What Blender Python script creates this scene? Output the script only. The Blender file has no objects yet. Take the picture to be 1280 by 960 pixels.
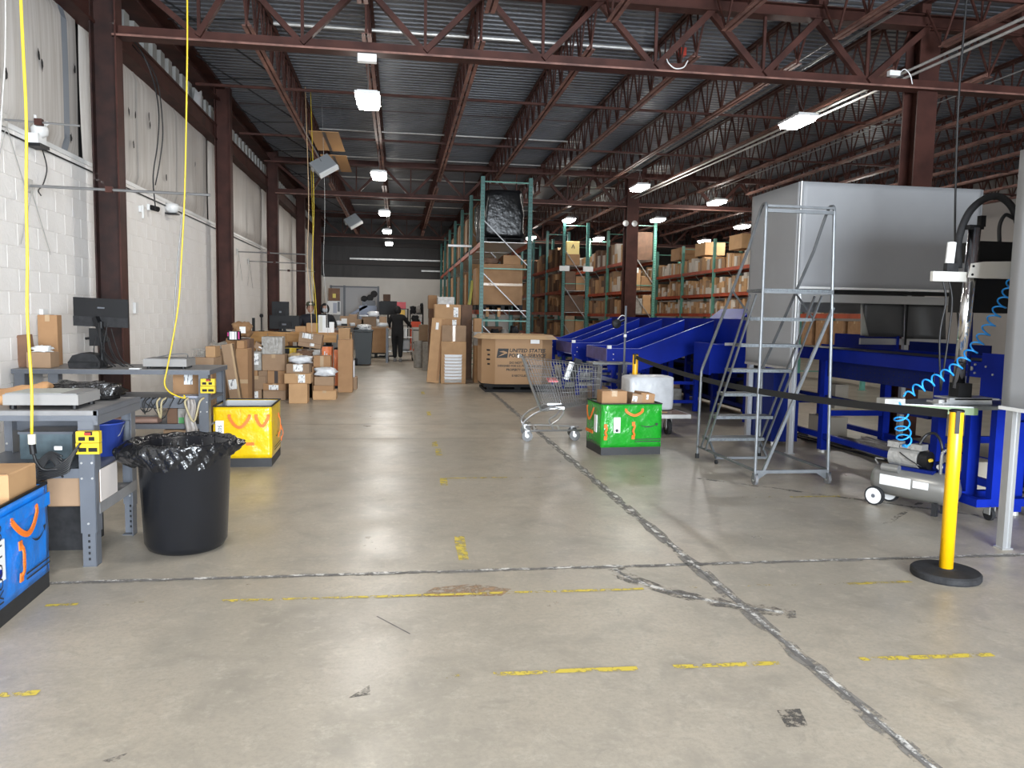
import bpy, math, random
from mathutils import Vector, Matrix, Euler

random.seed(7)
SC = bpy.context.scene
COL = SC.collection
PI = math.pi
R = math.radians

# ------------------------------------------------------------------ camera
cam_d = bpy.data.cameras.new('camera')
cam_d.sensor_width = 36.0
cam_d.lens = 970.0 / 1280.0 * 36.0
cam_d.clip_end = 200
cam = bpy.data.objects.new('camera', cam_d)
COL.objects.link(cam)
_yaw, _pit, _rol = R(8.35), R(5.09), R(1.06)
_f = Vector((math.sin(_yaw)*math.cos(_pit), math.cos(_yaw)*math.cos(_pit), -math.sin(_pit)))
_r = Vector((math.cos(_yaw), -math.sin(_yaw), 0))
_u = _r.cross(_f)
_r2 = _r*math.cos(_rol) + _u*math.sin(_rol)
_u2 = _u*math.cos(_rol) - _r*math.sin(_rol)
cam.matrix_world = Matrix(((_r2.x, _u2.x, -_f.x, 0), (_r2.y, _u2.y, -_f.y, 0), (_r2.z, _u2.z, -_f.z, 1.5), (0, 0, 0, 1)))
SC.camera = cam

# ------------------------------------------------------------------ world, daylight, exposure
world = bpy.data.worlds.new('daylight')
world.use_nodes = True
world.node_tree.nodes['Background'].inputs[0].default_value = (0.62, 0.78, 1.0, 1)
world.node_tree.nodes['Background'].inputs[1].default_value = 1.0
SC.world = world
SC.view_settings.view_transform = 'Standard'
SC.view_settings.look = 'None'
SC.view_settings.gamma = 1.0
SC.view_settings.use_curve_mapping = False
SC.view_settings.exposure = 0.30
LAMP_STRENGTH = 92.0

def area_light(name, loc, rot, sx, sy, power, color):
    d = bpy.data.lights.new(name, 'AREA')
    d.shape = 'RECTANGLE'; d.size = sx; d.size_y = sy; d.energy = power; d.color = color
    o = bpy.data.objects.new(name, d)
    o.location = loc; o.rotation_euler = rot
    COL.objects.link(o)
    return o
# daylight entering by the open dock door in the wall behind the camera
area_light('dock_daylight', (2.5, -5.75, 1.9), (R(90), 0, 0), 5.0, 3.2, 2500, (0.84, 0.92, 1.0))

# ------------------------------------------------------------------ helpers
class MB:
    """collects shapes and links them as one mesh object"""
    def __init__(self):
        self.v = []; self.f = []; self.m = []
    def add(self, verts, faces, mi=0):
        n = len(self.v)
        self.v += [tuple(p) for p in verts]
        for fc in faces:
            self.f.append(tuple(i+n for i in fc)); self.m.append(mi)
        return self
    def box(self, x0, y0, z0, x1, y1, z1, mi=0, M=None):
        vs = [Vector(p) for p in ((x0,y0,z0),(x1,y0,z0),(x1,y1,z0),(x0,y1,z0),(x0,y0,z1),(x1,y0,z1),(x1,y1,z1),(x0,y1,z1))]
        if M is not None: vs = [M @ p for p in vs]
        return self.add(vs, ((0,3,2,1),(4,5,6,7),(0,1,5,4),(1,2,6,5),(2,3,7,6),(3,0,4,7)), mi)
    def cbox(self, c, s, mi=0, rot=None):
        M = Matrix.Translation(Vector(c))
        if rot is not None: M = M @ Euler(rot).to_matrix().to_4x4()
        return self.box(-s[0]/2,-s[1]/2,-s[2]/2,s[0]/2,s[1]/2,s[2]/2, mi, M)
    def bar(self, p, q, w, h, up=(0,0,1), mi=0):
        p = Vector(p); q = Vector(q); d = (q-p); L = d.length
        if L < 1e-6: return self
        d.normalize(); up = Vector(up)
        if abs(d.dot(up)) > 0.99: up = Vector((0,1,0))
        s = d.cross(up).normalized(); t = s.cross(d)
        vs = []
        for e in (p, q):
            for a, b in ((-1,-1),(1,-1),(1,1),(-1,1)):
                vs.append(e + s*(a*w/2) + t*(b*h/2))
        return self.add(vs, ((0,1,2,3),(7,6,5,4),(0,4,5,1),(1,5,6,2),(2,6,7,3),(3,7,4,0)), mi)
    def tube(self, pts, r, n=8, mi=0, closed=False, caps=True):
        pts = [Vector(p) for p in pts]
        N = len(pts); rings = []
        rr = r if isinstance(r, (list, tuple)) else [r]*N
        t0 = None; s = None
        for i, p in enumerate(pts):
            a = pts[i-1] if (i > 0 or closed) else pts[i]
            b = pts[(i+1) % N] if (i < N-1 or closed) else pts[i]
            t = (b-a)
            if t.length < 1e-9: t = Vector((0,0,1))
            t.normalize()
            if s is None:
                up = Vector((0,0,1)) if abs(t.z) < 0.9 else Vector((1,0,0))
                s = t.cross(up).normalized()
            else:
                s = (s - t*s.dot(t))
                if s.length < 1e-6: s = t.orthogonal()
                s.normalize()
            b2 = t.cross(s)
            rings.append([p + s*(rr[i]*math.cos(2*PI*k/n)) + b2*(rr[i]*math.sin(2*PI*k/n)) for k in range(n)])
        vs = [q for ring in rings for q in ring]; fs = []
        M = N if closed else N-1
        for i in range(M):
            j = (i+1) % N
            for k in range(n):
                fs.append((i*n+k, i*n+(k+1)%n, j*n+(k+1)%n, j*n+k))
        if caps and not closed:
            fs.append(tuple(range(n-1,-1,-1))); fs.append(tuple((N-1)*n+k for k in range(n)))
        return self.add(vs, fs, mi)
    def cyl(self, p, q, r, n=12, mi=0):
        return self.tube([p, q], r, n, mi)
    def lathe(self, prof, n=24, c=(0,0,0), mi=0, axis='z', cap=True):
        vs = []; fs = []
        c = Vector(c)
        for (r, z) in prof:
            for k in range(n):
                a = 2*PI*k/n
                if axis == 'z': vs.append(c + Vector((r*math.cos(a), r*math.sin(a), z)))
                elif axis == 'x': vs.append(c + Vector((z, r*math.cos(a), r*math.sin(a))))
                else: vs.append(c + Vector((r*math.sin(a), z, r*math.cos(a))))
        for i in range(len(prof)-1):
            for k in range(n):
                fs.append((i*n+k, i*n+(k+1)%n, (i+1)*n+(k+1)%n, (i+1)*n+k))
        if cap:
            fs.append(tuple(range(n-1,-1,-1))); fs.append(tuple((len(prof)-1)*n+k for k in range(n)))
        return self.add(vs, fs, mi)
    def prism(self, poly, a, b, axis='y', mi=0):
        """poly of 2-D points extruded from a to b along an axis (poly in the other two axes, in xyz order)"""
        n = len(poly); vs = []
        for t in (a, b):
            for (p, q) in poly:
                vs.append((p, t, q) if axis == 'y' else ((t, p, q) if axis == 'x' else (p, q, t)))
        fs = [tuple(range(n)), tuple(range(2*n-1, n-1, -1))]
        for k in range(n):
            fs.append((k, n+k, n+(k+1)%n, (k+1)%n))
        return self.add(vs, fs, mi)
    def grid(self, fn, nu, nv, mi=0):
        vs = [fn(i/nu, j/nv) for j in range(nv+1) for i in range(nu+1)]
        fs = [(j*(nu+1)+i, j*(nu+1)+i+1, (j+1)*(nu+1)+i+1, (j+1)*(nu+1)+i) for j in range(nv) for i in range(nu)]
        return self.add(vs, fs, mi)
    def mesh(self, name, mats, smooth=False):
        me = bpy.data.meshes.new(name)
        me.from_pydata(self.v, [], self.f)
        if not isinstance(mats, (list, tuple)): mats = [mats]
        for m in mats: me.materials.append(m)
        if len(mats) > 1: me.polygons.foreach_set('material_index', self.m)
        if smooth: me.polygons.foreach_set('use_smooth', [True]*len(me.polygons))
        me.update()
        return me
    def build(self, name, mats, parent=None, smooth=False, loc=None, rot=None):
        return ob(name, self.mesh(name, mats, smooth), parent, loc, rot)

def fixn(o):
    """recalculate normals of a closed mesh"""
    import bmesh
    b = bmesh.new(); b.from_mesh(o.data)
    bmesh.ops.recalc_face_normals(b, faces=b.faces); b.to_mesh(o.data); b.free()
    return o

def ob(name, me, parent=None, loc=None, rot=None):
    o = bpy.data.objects.new(name, me); COL.objects.link(o)
    if parent is not None: o.parent = parent
    if loc is not None: o.location = loc
    if rot is not None: o.rotation_euler = rot
    return o

def tag(o, label=None, cat=None, group=None, kind=None):
    if label: o['label'] = label
    if cat: o['category'] = cat
    if group: o['group'] = group
    if kind: o['kind'] = kind
    return o

def thing(name, label, cat, loc=(0,0,0), rz=0.0, group=None):
    o = bpy.data.objects.new(name, None); COL.objects.link(o)
    o.empty_display_size = 0.1
    o.location = loc; o.rotation_euler = (0, 0, rz)
    return tag(o, label, cat, group)

def struct(o): o['kind'] = 'structure'; return o

def copy_tree(o, parent=None, loc=None, rz=None, label=None, group=None, src=None):
    c = o.copy(); COL.objects.link(c)
    if parent is not None: c.parent = parent
    if loc is not None: c.location = loc
    if rz is not None: c.rotation_euler = (0, 0, rz)
    if label: c['label'] = label
    if group: c['group'] = group
    for ch in o.children:
        copy_tree(ch, c)
    return c

def smooth_pts(pts, k=6):
    """Catmull-Rom through the points"""
    P = [Vector(p) for p in pts]
    P = [P[0]*2-P[1]] + P + [P[-1]*2-P[-2]]
    out = []
    for i in range(1, len(P)-2):
        a, b, c, d = P[i-1], P[i], P[i+1], P[i+2]
        for j in range(k):
            t = j/k
            out.append(0.5*((2*b) + (c-a)*t + (2*a-5*b+4*c-d)*t*t + (3*b-a-3*c+d)*t**3))
    out.append(P[-2])
    return out

# ------------------------------------------------------------------ materials
def mat(name, col, rough=0.6, metal=0.0, var=0.0, vscale=8.0, bump=0.0, bscale=40.0, col2=None, rnd=0.0, emit=None, estr=0.0, alpha=None, stretch=None, spec=0.5, coat=0.0):
    m = bpy.data.materials.new(name); m.use_nodes = True
    nt = m.node_tree; N = nt.nodes; L = nt.links
    b = N['Principled BSDF']
    b.inputs['Base Color'].default_value = (*col, 1); b.inputs['Roughness'].default_value = rough
    b.inputs['Metallic'].default_value = metal
    b.inputs['Specular IOR Level'].default_value = spec
    if coat: b.inputs['Coat Weight'].default_value = coat
    src = None
    if var or col2 is not None or bump:
        tc = N.new('ShaderNodeTexCoord'); mp = N.new('ShaderNodeMapping')
        L.new(tc.outputs['Object'], mp.inputs[0])
        if stretch: mp.inputs['Scale'].default_value = stretch
    if var or col2 is not None:
        nz = N.new('ShaderNodeTexNoise'); nz.inputs['Scale'].default_value = vscale; nz.inputs['Detail'].default_value = 5
        L.new(mp.outputs[0], nz.inputs['Vector'])
        mx = N.new('ShaderNodeMix'); mx.data_type = 'RGBA'
        c2 = col2 if col2 is not None else tuple(max(0, c*(1-var)) for c in col)
        mx.inputs[6].default_value = (*col, 1); mx.inputs[7].default_value = (*c2, 1)
        rp = N.new('ShaderNodeMapRange'); rp.inputs[1].default_value = 0.38; rp.inputs[2].default_value = 0.66
        L.new(nz.outputs[0], rp.inputs[0]); L.new(rp.outputs[0], mx.inputs[0])
        src = mx.outputs[2]
    if rnd:
        oi = N.new('ShaderNodeObjectInfo')
        mr = N.new('ShaderNodeMapRange'); mr.inputs[3].default_value = 1-rnd; mr.inputs[4].default_value = 1+rnd*0.7
        L.new(oi.outputs['Random'], mr.inputs[0])
        mm = N.new('ShaderNodeVectorMath'); mm.operation = 'SCALE'
        if src is not None: L.new(src, mm.inputs[0])
        else: mm.inputs[0].default_value = col
        L.new(mr.outputs[0], mm.inputs['Scale'])
        src = mm.outputs[0]
    if src is not None: L.new(src, b.inputs['Base Color'])
    if bump:
        n2 = N.new('ShaderNodeTexNoise'); n2.inputs['Scale'].default_value = bscale; n2.inputs['Detail'].default_value = 3
        L.new(mp.outputs[0], n2.inputs['Vector'])
        bp = N.new('ShaderNodeBump'); bp.inputs['Strength'].default_value = bump; bp.inputs['Distance'].default_value = 0.02
        L.new(n2.outputs[0], bp.inputs['Height']); L.new(bp.outputs[0], b.inputs['Normal'])
    if emit is not None:
        b.inputs['Emission Color'].default_value = (*emit, 1); b.inputs['Emission Strength'].default_value = estr
    if alpha is not None: b.inputs['Alpha'].default_value = alpha
    return m

def srgb(r, g, b):
    f = lambda c: (c/255/12.92) if c/255 <= 0.04045 else ((c/255+0.055)/1.055)**2.4
    return (f(r), f(g), f(b))

M = {}
M['brown'] = mat('painted_brown_steel', (0.066, 0.025, 0.019), 0.6, vscale=3.5, col2=(0.038, 0.015, 0.012), spec=0.2)
M['brown_worn'] = mat('worn_brown_column', (0.036, 0.015, 0.012), 0.55, vscale=7.0, col2=(0.018, 0.009, 0.008), spec=0.3)
M['brown_lit'] = mat('lit_brown_edge', (0.24, 0.115, 0.088), 0.6, vscale=6, col2=(0.11, 0.05, 0.04))  # paler copy of the brown steel, light on the lower chords put into colour
M['deck'] = mat('galvanised_roof_deck', (0.125, 0.134, 0.155), 0.42, metal=0.15, vscale=1.2, col2=(0.088, 0.091, 0.103))
M['cmu'] = mat('white_painted_block', (0.86, 0.83, 0.80), 0.7, vscale=2.0, col2=(0.82, 0.785, 0.75), bump=0.2, bscale=30)
M['mortar'] = mat('painted_mortar', (0.80, 0.77, 0.74), 0.8)
M['white_wall'] = mat('white_painted_wall', (0.70, 0.67, 0.63), 0.7, vscale=0.8, col2=(0.62, 0.59, 0.55))
M['grey_wall'] = mat('grey_beige_wall', (0.30, 0.27, 0.25), 0.75, vscale=0.7, col2=(0.25, 0.23, 0.21))
M['dark_wall'] = mat('dark_metal_wall', (0.055, 0.05, 0.048), 0.6, vscale=1.0, col2=(0.04, 0.036, 0.034))
M['galv'] = mat('galvanised_pipe', (0.55, 0.54, 0.52), 0.4, metal=0.5, var=0.2, vscale=10)
M['alu'] = mat('aluminium_profile', (0.62, 0.63, 0.64), 0.32, metal=0.75)
M['chrome'] = mat('chrome_tube', (0.78, 0.78, 0.78), 0.12, metal=1.0)
M['wire'] = mat('dull_wire', (0.25, 0.25, 0.25), 0.45, metal=0.6)
M['black'] = mat('black_plastic', (0.007, 0.007, 0.008), 0.5, spec=0.3)
M['black_matte'] = mat('black_matte', (0.010, 0.010, 0.011), 0.8)
M['black_cable'] = mat('black_cable', (0.01, 0.01, 0.011), 0.5)
M['rubber'] = mat('dark_rubber', (0.026, 0.026, 0.028), 0.75, var=0.4, vscale=20, spec=0.3)
M['white'] = mat('white_plastic', (0.75, 0.75, 0.74), 0.4)
M['paper'] = mat('white_paper_label', (0.78, 0.78, 0.77), 0.6)
M['ink'] = mat('black_ink', (0.02, 0.02, 0.022), 0.6)
M['yellow'] = mat('yellow_jacket', (0.62, 0.45, 0.02), 0.4)
M['grey_steel'] = mat('grey_bench_paint', (0.115, 0.125, 0.145), 0.45, vscale=4, col2=(0.10, 0.108, 0.124))
M['bench_top'] = mat('grey_bench_top', (0.23, 0.225, 0.225), 0.5, vscale=6, col2=(0.17, 0.167, 0.167))
M['lamp_glow'] = mat('led_diffuser', (0.9, 0.9, 0.9), 0.5, emit=(1.0, 0.965, 0.90), estr=LAMP_STRENGTH)
M['blue_paint'] = mat('blue_machine_paint', (0.004, 0.020, 0.30), 0.45, var=0.25, vscale=2.5, spec=0.12)
M['blue_dark'] = mat('blue_machine_paint_dark', (0.004, 0.012, 0.11), 0.5, spec=0.12)
M['teal'] = mat('teal_rack_paint', (0.030, 0.145, 0.125), 0.45, var=0.3, vscale=6)
M['teal_light'] = mat('light_teal_rack_paint', (0.12, 0.33, 0.26), 0.45, var=0.25, vscale=6)
M['orange_beam'] = mat('orange_rack_beam', (0.42, 0.075, 0.03), 0.5, var=0.35, vscale=3)
M['card'] = mat('brown_cardboard', (0.35, 0.195, 0.092), 0.75, vscale=5, col2=(0.30, 0.163, 0.075), rnd=0.20)
M['card_light'] = mat('light_cardboard', (0.48, 0.285, 0.138), 0.72, vscale=5, col2=(0.42, 0.243, 0.115), rnd=0.15)
M['card_grey'] = mat('greyish_cardboard', (0.31, 0.20, 0.12), 0.75, vscale=5, col2=(0.265, 0.17, 0.10), rnd=0.18)
M['card_dark'] = mat('dark_cardboard', (0.16, 0.085, 0.05), 0.75, vscale=6, col2=(0.11, 0.06, 0.036), rnd=0.35)
M['plywood'] = mat('plywood', (0.50, 0.27, 0.085), 0.55, vscale=3, col2=(0.36, 0.175, 0.05), stretch=(1, 1, 6))
M['tape'] = mat('clear_brown_tape', (0.46, 0.32, 0.19), 0.25)
M['tape_black'] = mat('dark_tape', (0.05, 0.035, 0.03), 0.3)
M['poly'] = mat('grey_poly_wrap', (0.36, 0.34, 0.31), 0.35, vscale=12, col2=(0.26, 0.245, 0.22), bump=0.6, bscale=18)
M['poly_white'] = mat('white_poly_mailer', (0.68, 0.69, 0.71), 0.35, bump=0.5, bscale=14, var=0.12)
M['skin'] = mat('skin', (0.42, 0.24, 0.17), 0.6)
# ================================================================== SETTING
XW = -3.4            # face of the left block wall
ZP = 3.05            # top of the block wall
YB, YF = -6.0, 36.0  # wall behind the camera, far wall
XR = 16.0
ZD = 5.47            # underside of the roof deck

# ---- floor: polished concrete with joints and worn yellow lines
def floor_material():
    m = bpy.data.materials.new('polished_concrete'); m.use_nodes = True
    nt = m.node_tree; N = nt.nodes; L = nt.links; b = N['Principled BSDF']
    tc = N.new('ShaderNodeTexCoord')
    def noise(s, d, rough=0.6, dist=0.0):
        n = N.new('ShaderNodeTexNoise'); n.inputs['Scale'].default_value = s; n.inputs['Detail'].default_value = d
        n.inputs['Roughness'].default_value = rough; n.inputs['Distortion'].default_value = dist
        L.new(tc.outputs['Object'], n.inputs['Vector']); return n.outputs[0]
    def ramp(src, a, bb):
        r = N.new('ShaderNodeMapRange'); r.inputs[1].default_value = a; r.inputs[2].default_value = bb
        L.new(src, r.inputs[0]); return r.outputs[0]
    def mix(fac, c1, c2):
        x = N.new('ShaderNodeMix'); x.data_type = 'RGBA'
        L.new(fac, x.inputs[0])
        for i, c in ((6, c1), (7, c2)):
            if isinstance(c, tuple): x.inputs[i].default_value = (*c, 1)
            else: L.new(c, x.inputs[i])
        return x.outputs[2]
    base = mix(ramp(noise(0.55, 6, 0.62, 0.6), 0.36, 0.64), (0.45, 0.39, 0.31), (0.345, 0.31, 0.255))
    base = mix(ramp(noise(2.6, 8, 0.7, 0.4), 0.48, 0.76), base, (0.255, 0.23, 0.19))
    base = mix(ramp(noise(9.0, 8, 0.75), 0.52, 0.74), base, (0.50, 0.45, 0.37))
    base = mix(ramp(noise(5.0, 9, 0.8, 1.2), 0.56, 0.72), base, (0.27, 0.245, 0.20))
    base = mix(ramp(noise(26.0, 3, 0.6), 0.70, 0.86), base, (0.24, 0.22, 0.19))
    base = mix(ramp(noise(42.0, 6, 0.8), 0.45, 0.75), base, (0.30, 0.272, 0.225))
    L.new(base, b.inputs['Base Color'])
    rr = N.new('ShaderNodeMapRange'); rr.inputs[1].default_value = 0.3; rr.inputs[2].default_value = 0.7
    rr.inputs[3].default_value = 0.27; rr.inputs[4].default_value = 0.46
    L.new(noise(1.7, 6, 0.65), rr.inputs[0]); L.new(rr.outputs[0], b.inputs['Roughness'])
    b.inputs['Specular IOR Level'].default_value = 0.5
    bp = N.new('ShaderNodeBump'); bp.inputs['Strength'].default_value = 0.05; bp.inputs['Distance'].default_value = 0.01
    L.new(noise(60.0, 3), bp.inputs['Height']); L.new(bp.outputs[0], b.inputs['Normal'])
    return m
floor = struct(MB().box(XW-0.3, YB, -0.2, XR+0.3, YF+0.3, 0.0).build('floor', floor_material()))

def decal_mat(name, col, scale, lo, hi, rough=0.6):
    """paint or dirt that has worn away in patches"""
    m = bpy.data.materials.new(name); m.use_nodes = True
    nt = m.node_tree; N = nt.nodes; L = nt.links; b = N['Principled BSDF']
    b.inputs['Base Color'].default_value = (*col, 1); b.inputs['Roughness'].default_value = rough
    tc = N.new('ShaderNodeTexCoord'); n = N.new('ShaderNodeTexNoise')
    n.inputs['Scale'].default_value = scale; n.inputs['Detail'].default_value = 6; n.inputs['Roughness'].default_value = 0.75
    L.new(tc.outputs['Object'], n.inputs['Vector'])
    r = N.new('ShaderNodeMapRange'); r.inputs[1].default_value = lo; r.inputs[2].default_value = hi
    L.new(n.outputs[0], r.inputs[0]); L.new(r.outputs[0], b.inputs['Alpha'])
    return m
yel_line = decal_mat('worn_yellow_floor_paint', (0.62, 0.48, 0.06), 14, 0.445, 0.53)
yel_faint = decal_mat('faint_yellow_floor_paint', (0.55, 0.43, 0.10), 11, 0.55, 0.66)
white_caulk = decal_mat('cracked_white_joint_filler', (0.66, 0.64, 0.60), 9, 0.47, 0.58)
joint_dark = mat('dark_joint_filler', (0.17, 0.16, 0.15), 0.8, var=0.4, vscale=12)
joint_edge = decal_mat('spalled_joint_edge', (0.22, 0.205, 0.185), 7, 0.42, 0.56)
scuff = decal_mat('dark_floor_scuff', (0.13, 0.12, 0.11), 8, 0.46, 0.62)
rust = decal_mat('rust_coloured_patch', (0.34, 0.22, 0.13), 12, 0.42, 0.58)

def strip(name, m, x0, y0, x1, y1, w, z, wob=0.0, n=None):
    """thin flat strip lying on the floor between two points"""
    p = Vector((x0, y0, 0)); q = Vector((x1, y1, 0)); d = q-p; Ln = d.length; d.normalize(); s = Vector((-d.y, d.x, 0))
    n = n or max(1, int(Ln/0.12)) if wob else 1
    b = MB(); vs = []; fs = []
    for i in range(n+1):
        c = p + d*(Ln*i/n)
        o1 = random.uniform(-wob, wob); o2 = random.uniform(-wob, wob)
        vs.append(c - s*(w/2+o1) + Vector((0,0,z))); vs.append(c + s*(w/2+o2) + Vector((0,0,z)))
    for i in range(n): fs.append((2*i, 2*i+2, 2*i+3, 2*i+1))
    b.add(vs, fs)
    return b.build(name, m, floor)
# control joints
strip('floor_joint', joint_edge, 1.79, YB, 1.79, 16, 0.085, 0.0012, 0.012)
strip('floor_joint', joint_dark, 1.79, YB, 1.79, 16, 0.03, 0.0018, 0.004)
strip('joint_filler', white_caulk, 1.80, YB, 1.80, 12, 0.03, 0.0024, 0.012)
strip('floor_joint', joint_edge, XW, 4.42, XR, 4.41, 0.055, 0.0012, 0.008)
strip('floor_joint', joint_dark, XW, 4.42, XR, 4.41, 0.022, 0.0018, 0.003)
strip('joint_filler', white_caulk, XW, 4.43, XR, 4.42, 0.03, 0.0024, 0.01)
for yy in (9.28, 10.5, 15.4, 20.5, 26):
    strip('floor_joint', joint_dark, XW, yy, 5, yy, 0.012, 0.0014)
# the branching crack beside the crossing
crk = smooth_pts([(1.28,4.38,0),(1.33,4.20,0),(1.48,3.98,0),(1.68,3.80,0),(1.90,3.66,0),(2.02,3.60,0)], 6)
for a, b2 in zip(crk[:-1], crk[1:]):
    pass
def path_strip(name, m, pts, w, z):
    b = MB(); vs = []; fs = []
    for i, p in enumerate(pts):
        a = pts[max(0,i-1)]; c = pts[min(len(pts)-1,i+1)]; d = (c-a).normalized(); s = Vector((-d.y, d.x, 0))
        ww = w*random.uniform(0.7, 1.2)
        vs += [p - s*ww/2 + Vector((0,0,z)), p + s*ww/2 + Vector((0,0,z))]
    for i in range(len(pts)-1): fs.append((2*i, 2*i+2, 2*i+3, 2*i+1))
    b.add(vs, fs); return b.build(name, m, floor)
path_strip('floor_crack', scuff, crk, 0.13, 0.0010)
path_strip('floor_crack', joint_dark, crk[:-4], 0.022, 0.0016)
path_strip('floor_crack', white_caulk, crk, 0.035, 0.0022)
# yellow lines
def yline(x0, y0, x1, y1, w, m=yel_line): strip('floor_marking', m, x0, y0, x1, y1, w, 0.0030, 0.004)
yline(0.40, 3.10, 1.02, 3.09, 0.035); yline(1.18, 3.085, 1.66, 3.075, 0.035); yline(2.04, 3.07, 2.68, 3.05, 0.035)
yline(-1.52, 3.13, -1.38, 3.13, 0.04); yline(0.20, 3.10, 0.36, 3.10, 0.03, yel_faint)
yline(-0.9, 4.06, 1.35, 4.03, 0.03); yline(1.45, 4.03, 2.9, 4.0, 0.03, yel_faint); yline(-1.75, 4.08, -1.6, 4.08, 0.03); yline(-1.5, 4.07,-1.2,4.07,0.03,yel_faint)
yline(2.55, 4.0, 2.95, 4.0, 0.03)
yline(0.38, 6.98, 2.3, 6.97, 0.03, yel_faint); yline(0.40, 7.0, 1.0, 7.0, 0.03); yline(2.7, 6.1, 4.0, 6.05, 0.03, yel_faint); yline(3.3, 6.08, 3.75, 6.07, 0.04)
for y0, y1, xx in ((4.62, 5.13, 0.40), (6.70, 7.02, 0.40), (8.15, 8.55, 0.43), (8.72, 9.05, 0.41), (11.4, 11.85, 0.45), (14.4, 14.9, 0.45)):
    yline(xx, y0, xx+0.01, y1, 0.065)
# marks on the concrete
SQ = [(1.426,2.568,0.001),(1.51,2.559,0.001),(1.546,2.69,0.001),(1.45,2.688,0.001)]
MB().add(SQ, [(0,1,2,3)]).build('floor_scuff', decal_mat('square_tape_residue', (0.09,0.082,0.075), 22, 0.44, 0.56), floor)
MB().add([(0.10,4.02,0.0009),(0.55,4.0,0.0009),(0.62,4.10,0.0009),(0.42,4.20,0.0009),(0.20,4.16,0.0009)], [(0,1,2,3,4)]).build('floor_stain', rust, floor)
MB().add([(-0.19,2.96,0.001),(-0.11,3.06,0.001),(-0.10,2.98,0.001)], [(0,1,2)]).build('floor_scuff', scuff, floor)
MB().add([(-0.97,2.62,0.001),(-0.90,2.66,0.001),(-0.92,2.60,0.001)], [(0,1,2)]).build('floor_scuff', scuff, floor)
strip('floor_scratch', joint_dark, -0.10, 3.78, 0.06, 3.55, 0.008, 0.001)
strip('floor_scratch', scuff, 2.75, 6.9, 4.6, 5.3, 0.05, 0.001, 0.01); strip('floor_scratch', scuff, 3.6, 5.2, 5.6, 6.9, 0.04, 0.001, 0.01)

# ---- left wall: painted blocks below, sagging insulation above
wall = struct(MB().box(XW-0.22, YB, 0, XW-0.002, YF, ZP).build('wall_left', M['mortar']))
BL, BH = 0.4064, 0.2032
def block_mesh():
    b = MB(); L2, H2, c = BL/2-0.001, BH/2-0.0012, 0.004
    v = []
    for x, k in ((-0.012, 0), (0.001, 0), (0.004, 1)):
        l, h = (L2-c*k, H2-c*k)
        v += [(x, -l, -h), (x, l, -h), (x, l, h), (x, -l, h)]
    f = [(8,9,10,11)]
    for a in (0, 4):
        for k in range(4): f.append((a+k, a+(k+1)%4, a+4+(k+1)%4, a+4+k))
    b.add(v, f); return b
bm_block = block_mesh().mesh('block', M['cmu'])
far_blocks = MB(); proto = block_mesh(); nb = 0
rows = 15
cells = []
for r in range(rows):
    y = 5.4 + (0.2032 if r % 2 else 0)
    while y < 33.0:
        cells.append((y, r)); y += BL
cells.sort()
for (y, r) in cells:
    z = (r+0.5)*BH
    if nb < 300:
        o = ob('block', bm_block, wall, (XW, y, z)); nb += 1
    else:
        far_blocks.add([(p[0]+XW, p[1]+y, p[2]+z) for p in proto.v], proto.f)
fb = far_blocks.build('far_blocks', M['cmu'], wall); fb['kind'] = 'stuff'
near_face = MB().box(XW-0.02, YB, 0, XW+0.004, 5.2, ZP).build('near_face', M['cmu'], wall)
MB().box(XW-0.2, YB, ZP, XW+0.012, YF, ZP+0.045).build('wall_cap', M['white'], wall)

def insulation_mat():
    m = mat('white_vinyl_insulation', (0.56, 0.53, 0.50), 0.45)
    nt = m.node_tree; N = nt.nodes; L = nt.links; b = N['Principled BSDF']
    tc = N.new('ShaderNodeTexCoord'); mp = N.new('ShaderNodeMapping'); mp.inputs['Scale'].default_value = (1, 5, 0.22)
    L.new(tc.outputs['Object'], mp.inputs[0])
    n = N.new('ShaderNodeTexNoise'); n.inputs['Scale'].default_value = 3.2; n.inputs['Detail'].default_value = 6; n.inputs['Roughness'].default_value = 0.65
    L.new(mp.outputs[0], n.inputs['Vector'])
    r = N.new('ShaderNodeMapRange'); r.inputs[1].default_value = 0.36; r.inputs[2].default_value = 0.68; L.new(n.outputs[0], r.inputs[0])
    x = N.new('ShaderNodeMix'); x.data_type = 'RGBA'; x.inputs[6].default_value = (0.60, 0.57, 0.54, 1); x.inputs[7].default_value = (0.43, 0.39, 0.35, 1)
    L.new(r.outputs[0], x.inputs[0])
    # small dark tears
    mp2 = N.new('ShaderNodeMapping'); mp2.inputs['Scale'].default_value = (1, 2.6, 1.1); L.new(tc.outputs['Object'], mp2.inputs[0])
    n2 = N.new('ShaderNodeTexNoise'); n2.inputs['Scale'].default_value = 2.4; n2.inputs['Detail'].default_value = 7; n2.inputs['Roughness'].default_value = 0.8; L.new(mp2.outputs[0], n2.inputs['Vector'])
    r2 = N.new('ShaderNodeMapRange'); r2.inputs[1].default_value = 0.69; r2.inputs[2].default_value = 0.705; L.new(n2.outputs[0], r2.inputs[0])
    x2 = N.new('ShaderNodeMix'); x2.data_type = 'RGBA'; x2.inputs[7].default_value = (0.05, 0.045, 0.04, 1)
    L.new(x.outputs[2], x2.inputs[6]); L.new(r2.outputs[0], x2.inputs[0])
    L.new(x2.outputs[2], b.inputs['Base Color'])
    return m
insul = insulation_mat()
COLY = [-2.6, 3.3, 9.2, 14.9, 20.4, 26.0, 31.2, 35.6]
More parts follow.
